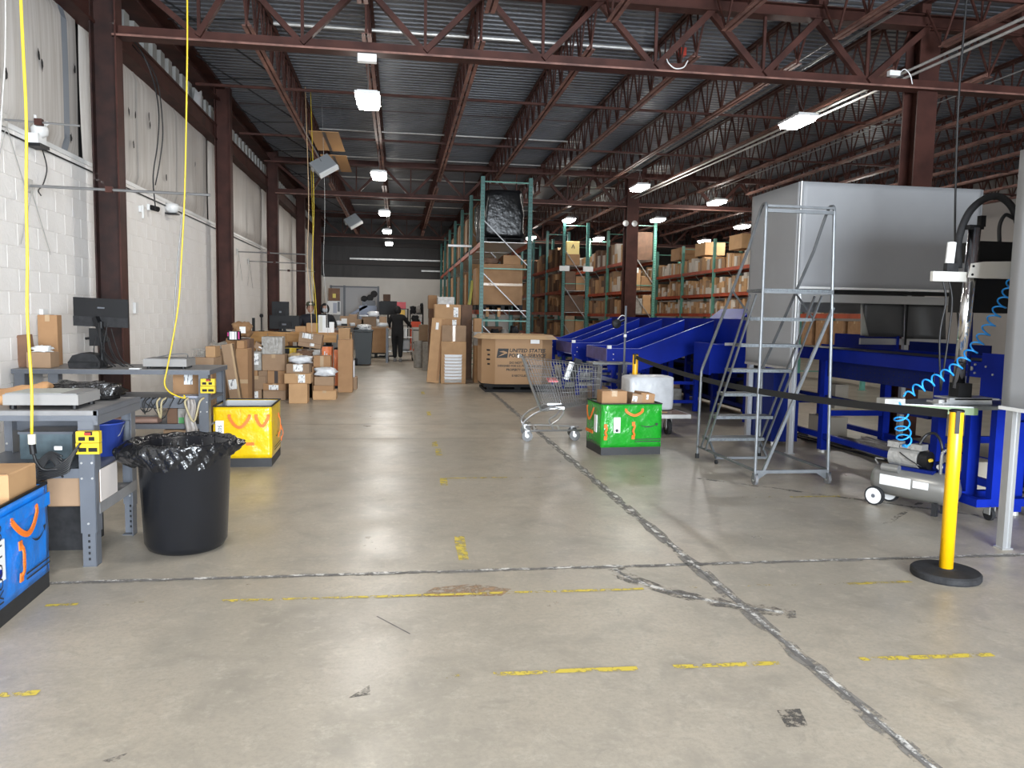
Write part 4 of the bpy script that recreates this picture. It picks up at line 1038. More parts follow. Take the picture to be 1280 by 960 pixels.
# ================================================================== REST OF THE LEFT PILE
o = carton('long slim carton leaning left with white label and pale tape, behind the yellow tote', -2.245, -2.10, 11.0, 0.01, 1.04, 0.12, 'card_grey', tape=None, ry=-8, labels=((0.12,0.40,0.85,0.53),), rz=0)
MB().box(0.045,-0.0025,0.0,0.0725,0.122,1.03).build('tape', M['tape'], o)
o = carton('black and magenta padded pouch with white label on top of the strapped carton', -2.455, -2.285, 11.72, 1.057, 1.19, 0.10, 'black_matte', name='pouch', cat='pouch', tape=None, labels=((0.18,0.1,0.75,0.95),), lm='label_bars')
MB().box(0.062,-0.004,0.02,0.085,0.1,0.125).box(-0.085,-0.004,0.06,-0.066,0.1,0.115).build('magenta_trim', mat('magenta_cloth',(0.42,0.02,0.16),0.6), o)
lumpy('paper_bag', 'big crumpled brown paper bag at the top of the pile by the wall column', 'bag', (-2.44, 12.75, 1.067), (0.29, 0.36, 0.25), 'card', 21, 0.22, 3, flat=0.8)
o = MB().box(-0.045,-0.004,0,0.045,0.0,0.10).build('paper_sheet', M['paper'], None, loc=(-2.40,12.545,1.14)); tag(o, 'white sheet stuck on the big crumpled brown paper bag', 'paper')
for i, (x, y, z, s, lab) in enumerate([(-2.70,12.2,0.0,(0.30,0.45,1.0),'clear poly wrapped stack standing against the wall left of the paper bag'), (-2.75,11.7,0.0,(0.26,0.3,0.88),'lower clear poly wrapped stack behind the second workbench')]):
    lumpy('poly_parcel', lab, 'parcel', (x,y,z), s, 'poly', 30+i, 0.12, 3, flat=0.35)
wb = thing('wire_basket', 'small wire basket on the carton behind the second workbench', 'basket', (-2.38, 9.80, 0.929))
b = MB()
for k in range(8): b.cyl((-0.075+0.15*k/7,-0.05,0),(-0.08+0.16*k/7,-0.055,0.09),0.002,4); b.cyl((-0.075+0.15*k/7,0.05,0),(-0.08+0.16*k/7,0.055,0.09),0.002,4)
b.build('wires', M['galv'], wb)['kind'] = 'stuff'
MB().tube([(-0.08,-0.055,0.09),(0.08,-0.055,0.09),(0.08,0.055,0.09),(-0.08,0.055,0.09)],0.003,5,closed=True).build('rim', M['galv'], wb)
MB().box(-0.075,-0.05,0,0.075,0.05,0.004).build('bottom', M['galv'], wb)
o = carton('small tilted carton with white strip on the grey wrapped parcel', -2.42, -2.29, 13.5, 0.815, 0.92, 0.15, 'card_grey', tape=None, ry=28, labels=((0.55,0.4,0.98,0.62),)); o.location.z += 0.03
lumpy('poly_mailer', 'white poly mailer bag lying on the carton with wide white label', 'mailer', (-1.60,13.12,0.641), (0.36,0.30,0.125), 'poly_white', 40, 0.20, 2.5)
for i, (x, y, z, s, m, lab) in enumerate([(-1.77,13.9,0.632,(0.24,0.24,0.14),'yellow','yellow bag behind the white mailer in the pile'), (-1.62,13.95,0.632,(0.26,0.22,0.19),'card_dark','dark reddish bag behind the white mailer in the pile')]):
    lumpy('bag', lab, 'bag', (x,y,z), s, m if m != 'yellow' else mat('pale_tan_bag',(0.50,0.36,0.20),0.6), 44+i, 0.25, 3)
lumpy('poly_mailer', 'white poly mailer bag at the right of the pile on the yellowish carton', 'mailer', (-1.24,13.62,0.394), (0.36,0.28,0.15), 'poly_white', 48, 0.16, 2.5)
o = carton('tilted brown carton with large printed white label on top of the pile', -1.845, -1.43, 14.72, 0.80, 1.06, 0.30, 'card_grey', tape=None, ry=8, labels=((0.14,0.62,0.60,0.97),(0.52,0.12,0.70,0.32)), lm='label_bars'); o.location.z = 0.83
MB().box(-0.207,-0.002,0.082,0.207,-0.0005,0.088).build('seam_line', M['card_dark'], o)
def small_tote(label, x0, x1, y, z1, m):
    w = x1-x0
    t = thing('tote_bag', label, 'tote bag', ((x0+x1)/2, y, 0))
    MB().box(-w/2,0,0.05,w/2,0.4,z1).build('body', m, t); MB().box(-w/2-0.004,-0.004,0,w/2+0.004,0.404,0.05).build('base_band', M['black'], t)
    MB().box(-w/2-0.004,-0.004,z1-0.02,w/2+0.004,0.404,z1).build('rim_binding', M['black'], t)
    return t
tq = small_tote('yellow tote with black panels standing under the plywood table', -2.20, -1.90, 15.6, 0.80, yel)
MB().box(-0.152,-0.003,0.55,-0.06,0,0.77).box(0.07,-0.003,0.62,0.152,0,0.77).build('black_panel', M['black'], tq)
tq = small_tote('orange tote with white print standing under the plywood table', -1.49, -1.31, 15.6, 0.83, mat('orange_tote_film',(0.75,0.16,0.01),0.35,bump=0.4,bscale=10))
MB().box(-0.05,-0.003,0.60,-0.03,0,0.72).box(-0.01,-0.003,0.58,0.01,0,0.68).build('white_print', M['white'], tq)
small_tote('second orange tote left of the tall narrow carton', -1.25, -1.135, 15.5, 0.78, bpy.data.materials['orange_tote_film'])

# ---- plywood packing table
pt = thing('packing_table', 'long plywood packing table behind the carton pile', 'table', (-2.05, 16.5, 0))
MB().box(-0.95,0,1.03,1.04,0.75,1.06).build('table_top', M['plywood'], pt)
for i, (a, b_) in enumerate([(-0.95,-0.62),(-0.61,-0.25),(-0.24,0.40),(0.41,0.77)]): MB().box(a,-0.02,0.86,b_,-0.002,1.045).build('front_panel', M['plywood'], pt)
for x in (-0.9,-0.25,0.4,1.0):
    for y in (0.03,0.70): MB().box(x-0.04,y-0.0,0,x+0.04,y+0.05,1.03).build('leg', M['plywood'], pt)
MB().box(-0.93,0.1,0.25,1.02,0.7,0.28).build('lower_shelf', M['plywood'], pt)
def monitor(label, x0, x1, y, z0, z1, base, rz=0):
    w, h = x1-x0, z1-z0
    t = thing('computer_monitor', label, 'monitor', ((x0+x1)/2, y, base), rz)
    MB().box(-w/2,0,z0-base,w/2,0.035,z1-base).build('screen_back', M['black'], t)
    MB().box(-w/4,-0.03,z0-base+h*0.15,w/4,0,z0-base+h*0.55).build('rear_bulge', M['rubber'], t)
    MB().box(-0.03,-0.01,0.0,0.03,0.02,max(0.05,z0-base+h*0.3)).build('neck', M['black'], t)
    MB().box(-0.12,-0.09,0,0.12,0.09,0.012).build('foot', M['black'], t)
    MB().box(-w*0.07,-0.033,z0-base+h*0.28,w*0.07,-0.03,z0-base+h*0.40).build('emblem', M['grey_steel'], t)
    return t
monitor('wide black monitor seen from behind on the plywood table', -2.66, -2.06, 16.72, 1.12, 1.40, 1.06)
monitor('black monitor raised behind the wide one on the plywood table', -2.66, -2.31, 17.05, 1.36, 1.69, 1.06)
sp = thing('speaker_mast', 'slim black mast with round head left of the monitors', 'mast', (-2.85, 16.9, 1.06))
MB().cyl((0,0,0),(0,0,0.30),0.014,8).build('stem', M['black'], sp); MB().lathe([(0,0.28),(0.035,0.30),(0.04,0.33),(0.03,0.36),(0,0.37)],12,cap=False).build('head', M['black'], sp); MB().lathe([(0.06,0),(0.06,0.012)],12).build('foot', M['black'], sp)
rt = thing('network_tower', 'tall white box standing on the plywood table before the seated workers', 'box', (-1.585, 16.62, 1.06))
MB().box(-0.075,0,0,0.075,0.12,0.36).build('body', M['white'], rt); MB().box(-0.065,-0.003,0.02,0.01,0,0.34).build('front_panel', mat('ivory_panel',(0.62,0.60,0.52),0.5), rt)
for i, (x, y, w, h, m, lab) in enumerate([(-1.47,16.6,0.11,0.10,'white','white tape dispenser right of the tall white box'),(-1.40,16.75,0.10,0.22,'white','white framed card behind the tape dispenser'),(-2.98,16.7,0.05,0.28,'black','thin black tablet standing at the left end of the plywood table'),(-1.28,16.7,0.12,0.05,'card_dark','dark tray at the right end of the plywood table')]):
    o = MB().box(-w/2,0,0,w/2,0.06,h).box(-w/2+0.01,0.06,0,w/2-0.01,0.12,h*0.4).build('desk_item', M[m], None, loc=(x,y,1.06)); tag(o, lab, 'desk item')
# wheeled bin
def wheelie(x, y):
    t = thing('wheeled_bin', 'dark grey wheeled bin standing in the aisle beside the pile', 'bin', (x, y, 0))
    gm = mat('dark_grey_bin', (0.045,0.052,0.055), 0.5)
    b = MB(); v = []
    for z, w, d, oy in ((0.03,0.40,0.46,0.03),(0.95,0.50,0.60,0.0),(0.97,0.54,0.64,0.0),(1.0,0.54,0.64,0)):
        v += [(-w/2,-d/2+oy,z),(w/2,-d/2+oy,z),(w/2,d/2+oy,z),(-w/2,d/2+oy,z)]
    f = [(3,2,1,0),(12,13,14,15)]
    for a in (0,4,8):
        for k in range(4): f.append((a+k,a+(k+1)%4,a+4+(k+1)%4,a+4+k))
    b.add(v,f); b.build('body', gm, t)
    MB().cyl((-0.24,-0.25,0.10),(-0.16,-0.25,0.10),0.10,14).build('wheel', M['rubber'], t); MB().cyl((-0.24,0.2,0.10),(-0.16,0.2,0.10),0.10,14).build('wheel', M['rubber'], t)
    MB().cyl((-0.22,-0.36,0.95),(0.22,-0.36,0.95),0.015,8).build('handle', gm, t)
    return t
wheelie(-0.99, 22.5)
lumpy('paper_heap', 'heap of patterned wrapping and film rising out of the wheeled bin', 'waste', (-0.98,22.5,0.995), (0.40,0.45,0.16), label_mat('printed_wrap',(1,1,1),22), 50, 0.2, 4)
lumpy('film_heap', 'black film spilling over the left edge of the wheeled bin', 'waste', (-1.19,22.42,0.93), (0.14,0.3,0.14), 'black_matte', 51, 0.2, 4)

# ---- far sorting table and what stands behind it
ft = thing('sorting_table', 'far sorting table crowded with cartons left of the walking worker', 'table', (-1.15, 23.4, 0))
MB().box(-0.95,0,1.04,0.85,0.8,1.08).build('table_top', M['card_grey'], ft)
for x in (-0.9,0.8):
    for y in (0.05,0.7): MB().box(x-0.03,y,0,x+0.03,y+0.06,1.04).build('leg', M['grey_steel'], ft)
lw = thing('label_printer', 'white and black label printer on the far sorting table', 'printer', (-1.60, 23.42, 1.08))
MB().box(-0.09,0,0,0.09,0.22,0.07).build('base', M['black'], lw); MB().box(-0.08,0.01,0.07,0.08,0.2,0.22).build('cover', M['white'], lw)
for i, (x, y, z, s, lab) in enumerate([(-1.75,23.5,1.08,(0.2,0.2,0.16),'white mailer at the left of the far sorting table'),(-0.75,23.45,1.37,(0.34,0.25,0.16),'white mailer sticking out of the open carton on the far sorting table'),(-0.48,23.4,1.08,(0.3,0.3,0.12),'large pale mailer hanging over the right end of the far sorting table'),(-1.35,23.45,1.08,(0.16,0.2,0.10),'small white packet on the far sorting table'),(-1.02,23.48,1.365,(0.3,0.2,0.05),'flat white packet on the cartons of the far sorting table')]):
    lumpy('mailer', lab, 'mailer', (x,y,z), s, 'poly_white', 60+i, 0.2, 2.5, n=7)
pl = thing('pallet', 'black pallet under the large open carton behind the wheeled bin', 'pallet', (-0.79, 26.0, 0))
for k in range(5): MB().box(-0.42,-0.02+0.21*k,0.13,0.42,0.12+0.21*k,0.17).build('deck_board', M['black_matte'], pl)
for x in (-0.40,0,0.34): MB().box(x,0,0,x+0.07,0.95,0.13).build('runner', M['black_matte'], pl)
for i, (x, z, s) in enumerate([(-1.0,0.98,(0.3,0.4,0.2)),(-0.72,0.98,(0.4,0.5,0.28)),(-0.5,0.98,(0.25,0.4,0.18))]):
    lumpy('parcel', ['left pale parcel heaped in the pallet carton','middle white parcel heaped in the pallet carton','right tan parcel heaped in the pallet carton'][i], 'parcel', (x,26.4,z), s, ['poly','poly_white','card_light'][i], 70+i, 0.2, 2, n=7)
tv = thing('display_screen', 'large black screen standing behind the far sorting table', 'screen', (-0.37, 27.0, 0))
MB().box(-0.30,0,1.42,0.30,0.06,1.875).build('panel', M['black'], tv); MB().box(-0.03,0.06,0,0.03,0.1,1.5).build('post', M['black'], tv); MB().box(-0.3,-0.2,0,0.3,0.3,0.03).build('foot', M['black'], tv); MB().box(-0.26,0.0,1.875,0.30,0.3,1.89).build('top_shelf', M['black'], tv)
carton('brown carton on top of the large black screen', -0.535, -0.292, 27.0, 1.892, 2.12, 0.25, 'card_dark', tape=None)
o = MB().box(-0.24,0,0,0.24,0.5,0.25).build('red_case', mat('red_plastic',(0.50,0.02,0.03),0.4), None, loc=(0.02,30,1.66)); tag(o, 'red case on the shelf behind the walking worker head', 'case')
sh = thing('shelf_unit', 'tall shelf unit with yellow goods right behind the walking worker', 'shelf', (0.06, 29.9, 0))
for x in (-0.28,0.28):
    for y in (0.0,0.6): MB().box(x-0.02,y,0,x+0.02,y+0.04,1.66).build('post', M['black'], sh)
for z in (0.4,1.0,1.3,1.64): MB().box(-0.28,0,z,0.28,0.64,z+0.02).build('shelf', M['black'], sh)
o = MB().box(-0.1,0,0,0.1,0.3,0.30).build('yellow_jug', mat('yellow_plastic',(0.70,0.42,0.02),0.4), None, loc=(0.13,29.95,1.32)); tag(o, 'yellow jug on the shelf unit beside the walking worker head', 'jug')
s2_ = thing('shelf_unit', 'black shelf unit with dark tools against the far white wall', 'shelf', (0.70, 31.2, 0))
for x in (-0.25,0.25):
    for y in (0.0,0.5): MB().box(x-0.02,y,0,x+0.02,y+0.04,1.62).build('post', M['black'], s2_)
for z in (0.3,0.8,1.1,1.45): MB().box(-0.27,0,z,0.27,0.54,z+0.03).build('shelf', M['black'], s2_)
for i, (x, z, s, m) in enumerate([(-0.15,1.48,(0.22,0.3,0.3),'rubber'),(0.08,1.48,(0.2,0.3,0.34),'poly'),(0.2,1.48,(0.14,0.3,0.42),'black'),(-0.05,1.13,(0.3,0.3,0.28),'rubber'),(0.16,1.13,(0.1,0.2,0.22),'poly_white')]):
    lumpy('tool_bundle', ['left dark tool bundle on top of the far black shelf unit','grey tool bundle on top of the far black shelf unit','upright black tool on top of the far black shelf unit','dark bundle on the middle of the far black shelf unit','white container on the middle of the far black shelf unit'][i], 'tool', (0.70+x,31.4,z), s, m, 80+i, 0.3, 3, n=6)
rc = thing('platform_cart', 'orange red cart frame at the far end of the aisle', 'cart', (0.60, 28.0, 0))
MB().box(-0.2,0,0.15,0.2,0.6,0.2).build('deck', mat('orange_red_paint',(0.75,0.08,0.02),0.5), rc); MB().box(-0.17,0,1.0,0.17,0.04,1.2).build('handle_panel', bpy.data.materials['orange_red_paint'], rc)
for x in (-0.17,0.17): MB().box(x-0.02,0,0.2,x+0.02,0.04,1.0).build('handle_post', bpy.data.materials['orange_red_paint'], rc)
for x in (-0.15,0.15):
    for y in (0.08,0.5): MB().cyl((x-0.02,y,0.075),(x+0.02,y,0.075),0.075,10).build('wheel', M['rubber'], rc)
# lockers / partition and machine at the far wall
pp = thing('grey_partition', 'grey framed partition before the far white wall', 'partition', (-1.75, 32.0, 0))
MB().box(-0.95,0,0,0.95,0.05,2.5).build('panel', mat('grey_partition_paint',(0.40,0.40,0.41),0.6), pp)
for x in (-0.95,-0.42,0.92): MB().box(x-0.04,-0.04,0,x+0.04,0.0,2.55).build('post', M['grey_steel'], pp)
MB().box(-0.95,-0.05,2.48,0.95,0,2.53).build('top_rail', M['grey_steel'], pp)
mf = thing('steel_machine', 'grey blue machine with round fans before the grey partition', 'machine', (-1.2, 30.2, 0))
MB().box(-0.3,0,0.9,0.36,0.5,1.75).build('body', mat('grey_blue_steel',(0.16,0.18,0.23),0.4,metal=0.4), mf); MB().bar((-0.6,0.1,1.4),(0.0,0.1,1.75),0.2,0.10).build('chute', bpy.data.materials['grey_blue_steel'], mf)
for (x,z) in ((-0.12,2.0),(0.10,2.05),(0.25,2.2)): MB().lathe([(0.10,0),(0.13,0.02),(0.13,0.1),(0.10,0.12)],14,(x,0.2,z),0,'y').build('fan_ring', M['rubber'], mf)
MB().box(-0.2,0.2,1.75,0.3,0.3,1.95).build('bracket', M['grey_steel'], mf)
for x in (-0.26,0.3): MB().box(x-0.03,0.05,0,x+0.03,0.4,0.9).build('leg', bpy.data.materials['grey_blue_steel'], mf)
fp = thing('wall_board', 'dark framed board with yellow emblem hung above the seated workers', 'board', (-2.27, 28.2, 1.88))
MB().box(-0.2,0,0,0.2,0.04,0.44).build('board', M['card_dark'], fp); MB().box(-0.05,-0.005,0.1,0.06,0,0.25).build('emblem', mat('yellow_print',(0.6,0.5,0.1),0.5), fp)
MB().cyl((-0.2,0.02,0.02),(-0.2,0.02,-1.88),0.02,6).cyl((0.2,0.02,0.02),(0.2,0.02,-1.88),0.02,6).build('posts', M['wire'], fp)['kind']='stuff'
fn_ = thing('notice_board', 'white notice board with pinned sheets behind the hooded worker', 'board', (-2.2, 27.5, 0))
MB().box(-0.24,0,1.4,0.2,0.03,1.86).build('board', M['white'], fn_); MB().box(-0.05,-0.004,1.45,0.08,0,1.8).build('sheet', mat('blue_grey_sheet',(0.40,0.42,0.5),0.6), fn_); MB().box(0.1,-0.006,1.5,0.18,0,1.84).build('dark_sheet', M['grey_steel'], fn_)
for x in (-0.2,0.17): MB().box(x-0.015,0.03,0,x+0.015,0.06,1.8).build('leg', M['wire'], fn_)

# ---- right of the aisle
o = carton('long tan carton on end leaning against the right stack', 0.60, 0.86, 16.8, 0.008, 1.40, 0.14, 'card_light', tape=None, ry=4.5, name='carton')
MB().box(0.075,-0.002,0.05,0.13,0.0,1.38).build('shaded_flap', M['card'], o)  # darker card strip, shade put into the colour of this flap
MB().box(-0.04,-0.003,1.15,0.02,-0.001,1.30).build('shipping_label', M['paper'], o)
o = MB().lathe([(0.13,0),(0.14,0.01),(0.14,0.74),(0.13,0.75)],20).build('film_roll', M['poly'], None, loc=(0.55,21.6,0)); tag(o, 'left silvery wrapped roll standing beside the leaning long carton', 'roll')
o = MB().lathe([(0.13,0),(0.14,0.01),(0.14,0.74),(0.13,0.75)],20).build('film_roll', M['poly'], None, loc=(0.76,20.6,0)); tag(o, 'right silvery wrapped roll behind the leaning long carton', 'roll')
for k in range(9):
    z = 0.03+0.068*k
    o = ob('tray', MB().box(-0.19+0.004*k*0,-0.006,0,0.17,0.02,0.05).box(-0.20,-0.012,0.042,0.18,0.02,0.055).mesh('tray', M['poly_white'] if k else M['poly']), None, (1.165,16.585,z))
    tag(o, '%s white plastic tray from the bottom of the stack in the open carton' % ['first','second','third','fourth','fifth','sixth','seventh','eighth','ninth'][k], 'tray', 'stack of white trays')
for x in (1.0,1.13): MB().box(x-0.035,-0.0,0,x+0.035,0.003,0.2).build('print_window', M['card'], [q for q in COL.objects if q.get('label','').startswith('bright tan carton')][0], loc=(x-1.07-0.05,-0.003,0.07))

# ---- postal pallet box
pb_ = thing('pallet_box', 'large octagonal postal carton on a black pallet', 'pallet box', (2.30, 15.45, 0))
def octa(wx, wy, c): return [(-wx+c,-wy),(wx-c,-wy),(wx,-wy+c),(wx,wy-c),(wx-c,wy),(-wx+c,wy),(-wx,wy-c),(-wx,-wy+c)]
oc = octa(0.70,0.62,0.24)
M['gaylord'] = mat('postal_cardboard', (0.42,0.255,0.135), 0.7, vscale=1.5, col2=(0.38,0.225,0.115))
b = MB(); n = 8
b.add([(x,y,0.16) for x,y in oc]+[(x,y,1.10) for x,y in oc], [(k,(k+1)%n,n+(k+1)%n,n+k) for k in range(n)]); b.add([(x*0.97,y*0.97,0.2) for x,y in oc]+[(x*0.97,y*0.97,1.10) for x,y in oc], [(n+k,n+(k+1)%n,(k+1)%n,k) for k in range(n)]+[tuple(range(n))])
b.build('body', M['gaylord'], pb_)
# collar of folded flaps, mitred outward
outer = octa(0.79,0.71,0.20)
b = MB(); b.add([(x,y,1.115) for x,y in oc]+[(x*1.0,y*1.0,1.035) for x,y in outer], [(n+k,n+(k+1)%n,(k+1)%n,k) for k in range(n)])
b.add([(x*0.985,y*0.985,1.10) for x,y in oc]+[(x,y,1.115) for x,y in oc], [(k,(k+1)%n,n+(k+1)%n,n+k) for k in range(n)])
b.build('folded_collar', mat('pale_cardboard_inside',(0.52,0.345,0.19),0.7), pb_)
pm = MB().box(-0.64,-0.55,0,0.64,0.55,0.05).box(-0.66,-0.58,0.10,0.66,0.58,0.16)
for x in (-0.6,-0.06,0.48):
    for y in (-0.52,-0.06,0.42): pm.box(x,y,0.05,x+0.12,y+0.10,0.10)
pm.build('pallet', M['black_matte'], pb_)
F0 = -0.6215
text('UNITED STATES', 0.098, 'ink', pb_, (0.165,F0,0.812), FR, bold=0.003, shear=0.15)
text('POSTAL SERVICE', 0.098, 'ink', pb_, (0.165,F0,0.715), FR, bold=0.003, shear=0.15)
text('DO NOT TAKE', 0.060, 'ink', pb_, (0.02,F0,0.575), FR, bold=0.002)
text('DESIGNED FOR U.S. POSTAL SERVICE', 0.052, 'ink', pb_, (0.02,F0,0.515), FR, bold=0.0018)
text('PROPERTY OF USPS', 0.060, 'ink', pb_, (0.02,F0,0.44), FR, bold=0.002)
text('IS RECYCLED', 0.052, 'ink', pb_, (0.02,F0,0.325), FR, bold=0.0018)
# eagle-head emblem: dark slanted panel with the pale head
lg = MB(); lg.prism([(-0.435,0.67),(-0.225,0.67),(-0.20,0.85),(-0.405,0.85)], F0-0.0008, F0, 'y'); lg.build('emblem_panel', M['ink'], pb_)
lg = MB(); lg.add([(x,F0-0.0016,z) for x,z in ((-0.385,0.79),(-0.30,0.805),(-0.235,0.785),(-0.222,0.76),(-0.27,0.745),(-0.34,0.715),(-0.415,0.69),(-0.33,0.745),(-0.28,0.765))], [(0,8,2,1),(8,4,3,2),(8,7,5,4),(7,6,5)]); lg.build('emblem_head', M['gaylord'], pb_)
MB().box(0.215,F0-0.06,0.955,0.39,F0-0.054,1.03).build('white_label', M['paper'], pb_)
MB().box(-0.02,F0-0.057,1.055,0.0,F0-0.05,1.065).build('staple', M['ink'], pb_)
side = MB()
for k in range(4): side.box(-0.004,-0.05,0.80-0.09*k,0.0,0.03-0.02*(k%2),0.83-0.09*k)
so = side.build('side_print', M['ink'], pb_, loc=(-0.5885,-0.508,0)); so.rotation_euler = (0,0,R(45))
so['kind'] = 'stuff'

# ================================================================== SHOPPING CART
ct = thing('shopping_cart', 'chrome wire shopping cart left of the green tote', 'shopping cart', (1.93, 9.24, 0), R(-7))
M['cart'] = mat('chromed_cart_wire', (0.42,0.42,0.42), 0.3, metal=0.9)
# basket corners: rear top, front top, front bottom, rear bottom (x, half width, z)
RT, FT, FB, RB = (-0.46,0.25,0.99), (0.50,0.185,0.90), (0.47,0.165,0.47), (-0.20,0.215,0.36)
def lerp3(a, b, t): return Vector([a[i]+(b[i]-a[i])*t for i in range(3)])
for s in (-1, 1):
    P4 = [Vector((p[0], s*p[1], p[2])) for p in (RT, FT, FB, RB)]
    w = MB()
    for k in range(1, 26): t = k/26; w.cyl(P4[0].lerp(P4[1], t), P4[3].lerp(P4[2], t), 0.0028, 4)
    for k in range(1, 6): t = k/6; w.cyl(P4[0].lerp(P4[3], t), P4[1].lerp(P4[2], t), 0.0035, 4)
    w.build('side_wires', M['cart'], ct)['kind'] = 'stuff'
    MB().tube([P4[0],P4[1],P4[2],P4[3]],0.006,6,closed=True).build('basket_frame', M['cart'], ct)
def cross(a, b, n, h, nm):
    w = MB(); A = [Vector((a[0],-a[1],a[2])),Vector((a[0],a[1],a[2]))]; B_ = [Vector((b[0],-b[1],b[2])),Vector((b[0],b[1],b[2]))]
    for k in range(n+1): t = k/n; w.cyl(A[0].lerp(A[1],t), B_[0].lerp(B_[1],t), 0.0028, 4)
    for k in range(h+1): t = k/h; w.cyl(A[0].lerp(B_[0],t), A[1].lerp(B_[1],t), 0.0028, 4)
    w.build(nm, M['cart'], ct)['kind'] = 'stuff'
cross(RB, FB, 14, 22, 'floor_wires'); cross(FT, FB, 12, 6, 'front_wires'); cross(RT, RB, 12, 8, 'gate_wires')
MB().cyl((-0.50,-0.26,1.01),(-0.50,0.26,1.01),0.014,8).build('handle_bar', M['cart'], ct)
for s in (-1,1):
    MB().tube(smooth_pts([(-0.50,s*0.26,1.01),(-0.44,s*0.255,0.97),(-0.34,s*0.25,0.66),(-0.22,s*0.235,0.36)],5),0.013,8).build('rear_upright', M['cart'], ct)
    MB().tube(smooth_pts([(0.02,s*0.19,0.40),(-0.12,s*0.20,0.40),(-0.30,s*0.235,0.33),(-0.43,s*0.25,0.22),(-0.40,s*0.25,0.13),(-0.20,s*0.235,0.13),(0.2,s*0.17,0.13),(0.28,s*0.15,0.13)],6),0.012,8).build('frame_tube', M['cart'], ct)
    MB().tube(smooth_pts([(0.02,s*0.19,0.40),(0.05,s*0.19,0.36),(0.0,s*0.20,0.27),(-0.09,s*0.21,0.20),(-0.06,s*0.21,0.13)],5),0.010,8).build('support_tube', M['cart'], ct)
MB().box(-0.12,-0.20,0.385,0.06,-0.175,0.415).box(-0.12,0.175,0.385,0.06,0.20,0.415).build('cross_plate', M['alu'], ct)
MB().box(-0.3,-0.2,0.125,-0.28,0.2,0.14).box(0.0,-0.2,0.125,0.02,0.2,0.14).build('lower_tray_bars', M['cart'], ct)
for (x,y) in ((-0.38,-0.25),(-0.38,0.25),(0.20,-0.14),(0.20,0.14)):
    c = MB().cyl((x,y-0.014,0.065),(x,y+0.014,0.065),0.065,16).build('wheel', mat('grey_cart_tyre',(0.13,0.13,0.13),0.5) if 'grey_cart_tyre' not in bpy.data.materials else bpy.data.materials['grey_cart_tyre'], ct)
    MB().cyl((x,y-0.016,0.065),(x,y+0.016,0.065),0.022,10).build('hub', M['galv'], c)
    MB().box(x-0.025,y-0.022,0.06,x-0.005,y-0.016,0.13).box(x-0.025,y+0.016,0.06,x-0.005,y+0.022,0.13).box(x-0.025,y-0.022,0.125,x+0.02,y+0.022,0.135).build('caster_fork', M['alu'], c)
MB().box(-0.18,-0.20,0.60,-0.16,0.20,0.90).build('child_seat', M['cart'], ct) if False else None
o = MB().box(-0.14,-0.21,0.71,-0.02,0.21,0.73).build('red_seat_flap', mat('red_flap',(0.45,0.03,0.04),0.4), ct)
o = MB().box(-0.03,-0.005,0,0.03,0.03,0.22).build('printed_card', M['label_bars'], None, loc=(1.99,9.1,0.74), rot=(0,R(18),0)); tag(o, 'white printed card clipped inside the shopping cart', 'card')
o = MB().box(-0.04,-0.02,0,0.04,0.06,0.28).build('dark_scanner', M['rubber'], None, loc=(2.06,9.16,0.72), rot=(0,R(20),0)); tag(o, 'dark handheld device hung behind the printed card in the cart', 'device')
# ================================================================== BELT BOLLARDS
M['bollard'] = mat('yellow_post_paint', (0.78, 0.42, 0.003), 0.35)
def bollard(x, y, label):
    t = thing('belt_post', label, 'post', (x, y, 0))
    MB().lathe([(0.185,0),(0.19,0.01),(0.19,0.035),(0.18,0.045),(0.06,0.05),(0.04,0.055)],40).build('base', M['rubber'], t, smooth=False)
    MB().lathe([(0.038,0.05),(0.038,0.985),(0.034,0.992)],24).build('tube', M['bollard'], t, smooth=True)
    MB().lathe([(0.041,0.985),(0.041,0.995),(0.03,1.0)],20).build('cap', M['black'], t)
    MB().box(-0.010,-0.043,0.86,0.012,-0.03,0.985).build('belt_slot', M['black'], t, rot=(0,0,R(-28)))
    return t
bollard(3.22, 4.07, 'yellow belt post with round black base in the right foreground')
bollard(3.22, 10.3, 'farther yellow belt post rising behind the green tote')
pts = [Vector((3.215, 10.26, 0.955))]
for k in range(1, 25):
    t = k/25; pts.append(Vector((3.20, 10.26+(4.13-10.26)*t, 0.955-0.11*math.sin(PI*t)**0.9+0.015*t)))
pts.append(Vector((3.205, 4.13, 0.965)))
b = MB(); vs = []
for i, p in enumerate(pts):
    h = 0.026; tw = 0.004
    vs += [p+Vector((-0.0015,0,-h)), p+Vector((-0.0015+tw,0,h)), p+Vector((0.0015+tw,0,h)), p+Vector((0.0015,0,-h))]
fs = []
for i in range(len(pts)-1):
    for k in range(4): fs.append((4*i+k, 4*i+(k+1)%4, 4*i+4+(k+1)%4, 4*i+4+k))
b.add(vs, fs); o = b.build('barrier_belt', M['black_matte']); tag(o, 'black retractable belt stretched between the two yellow posts', 'belt')

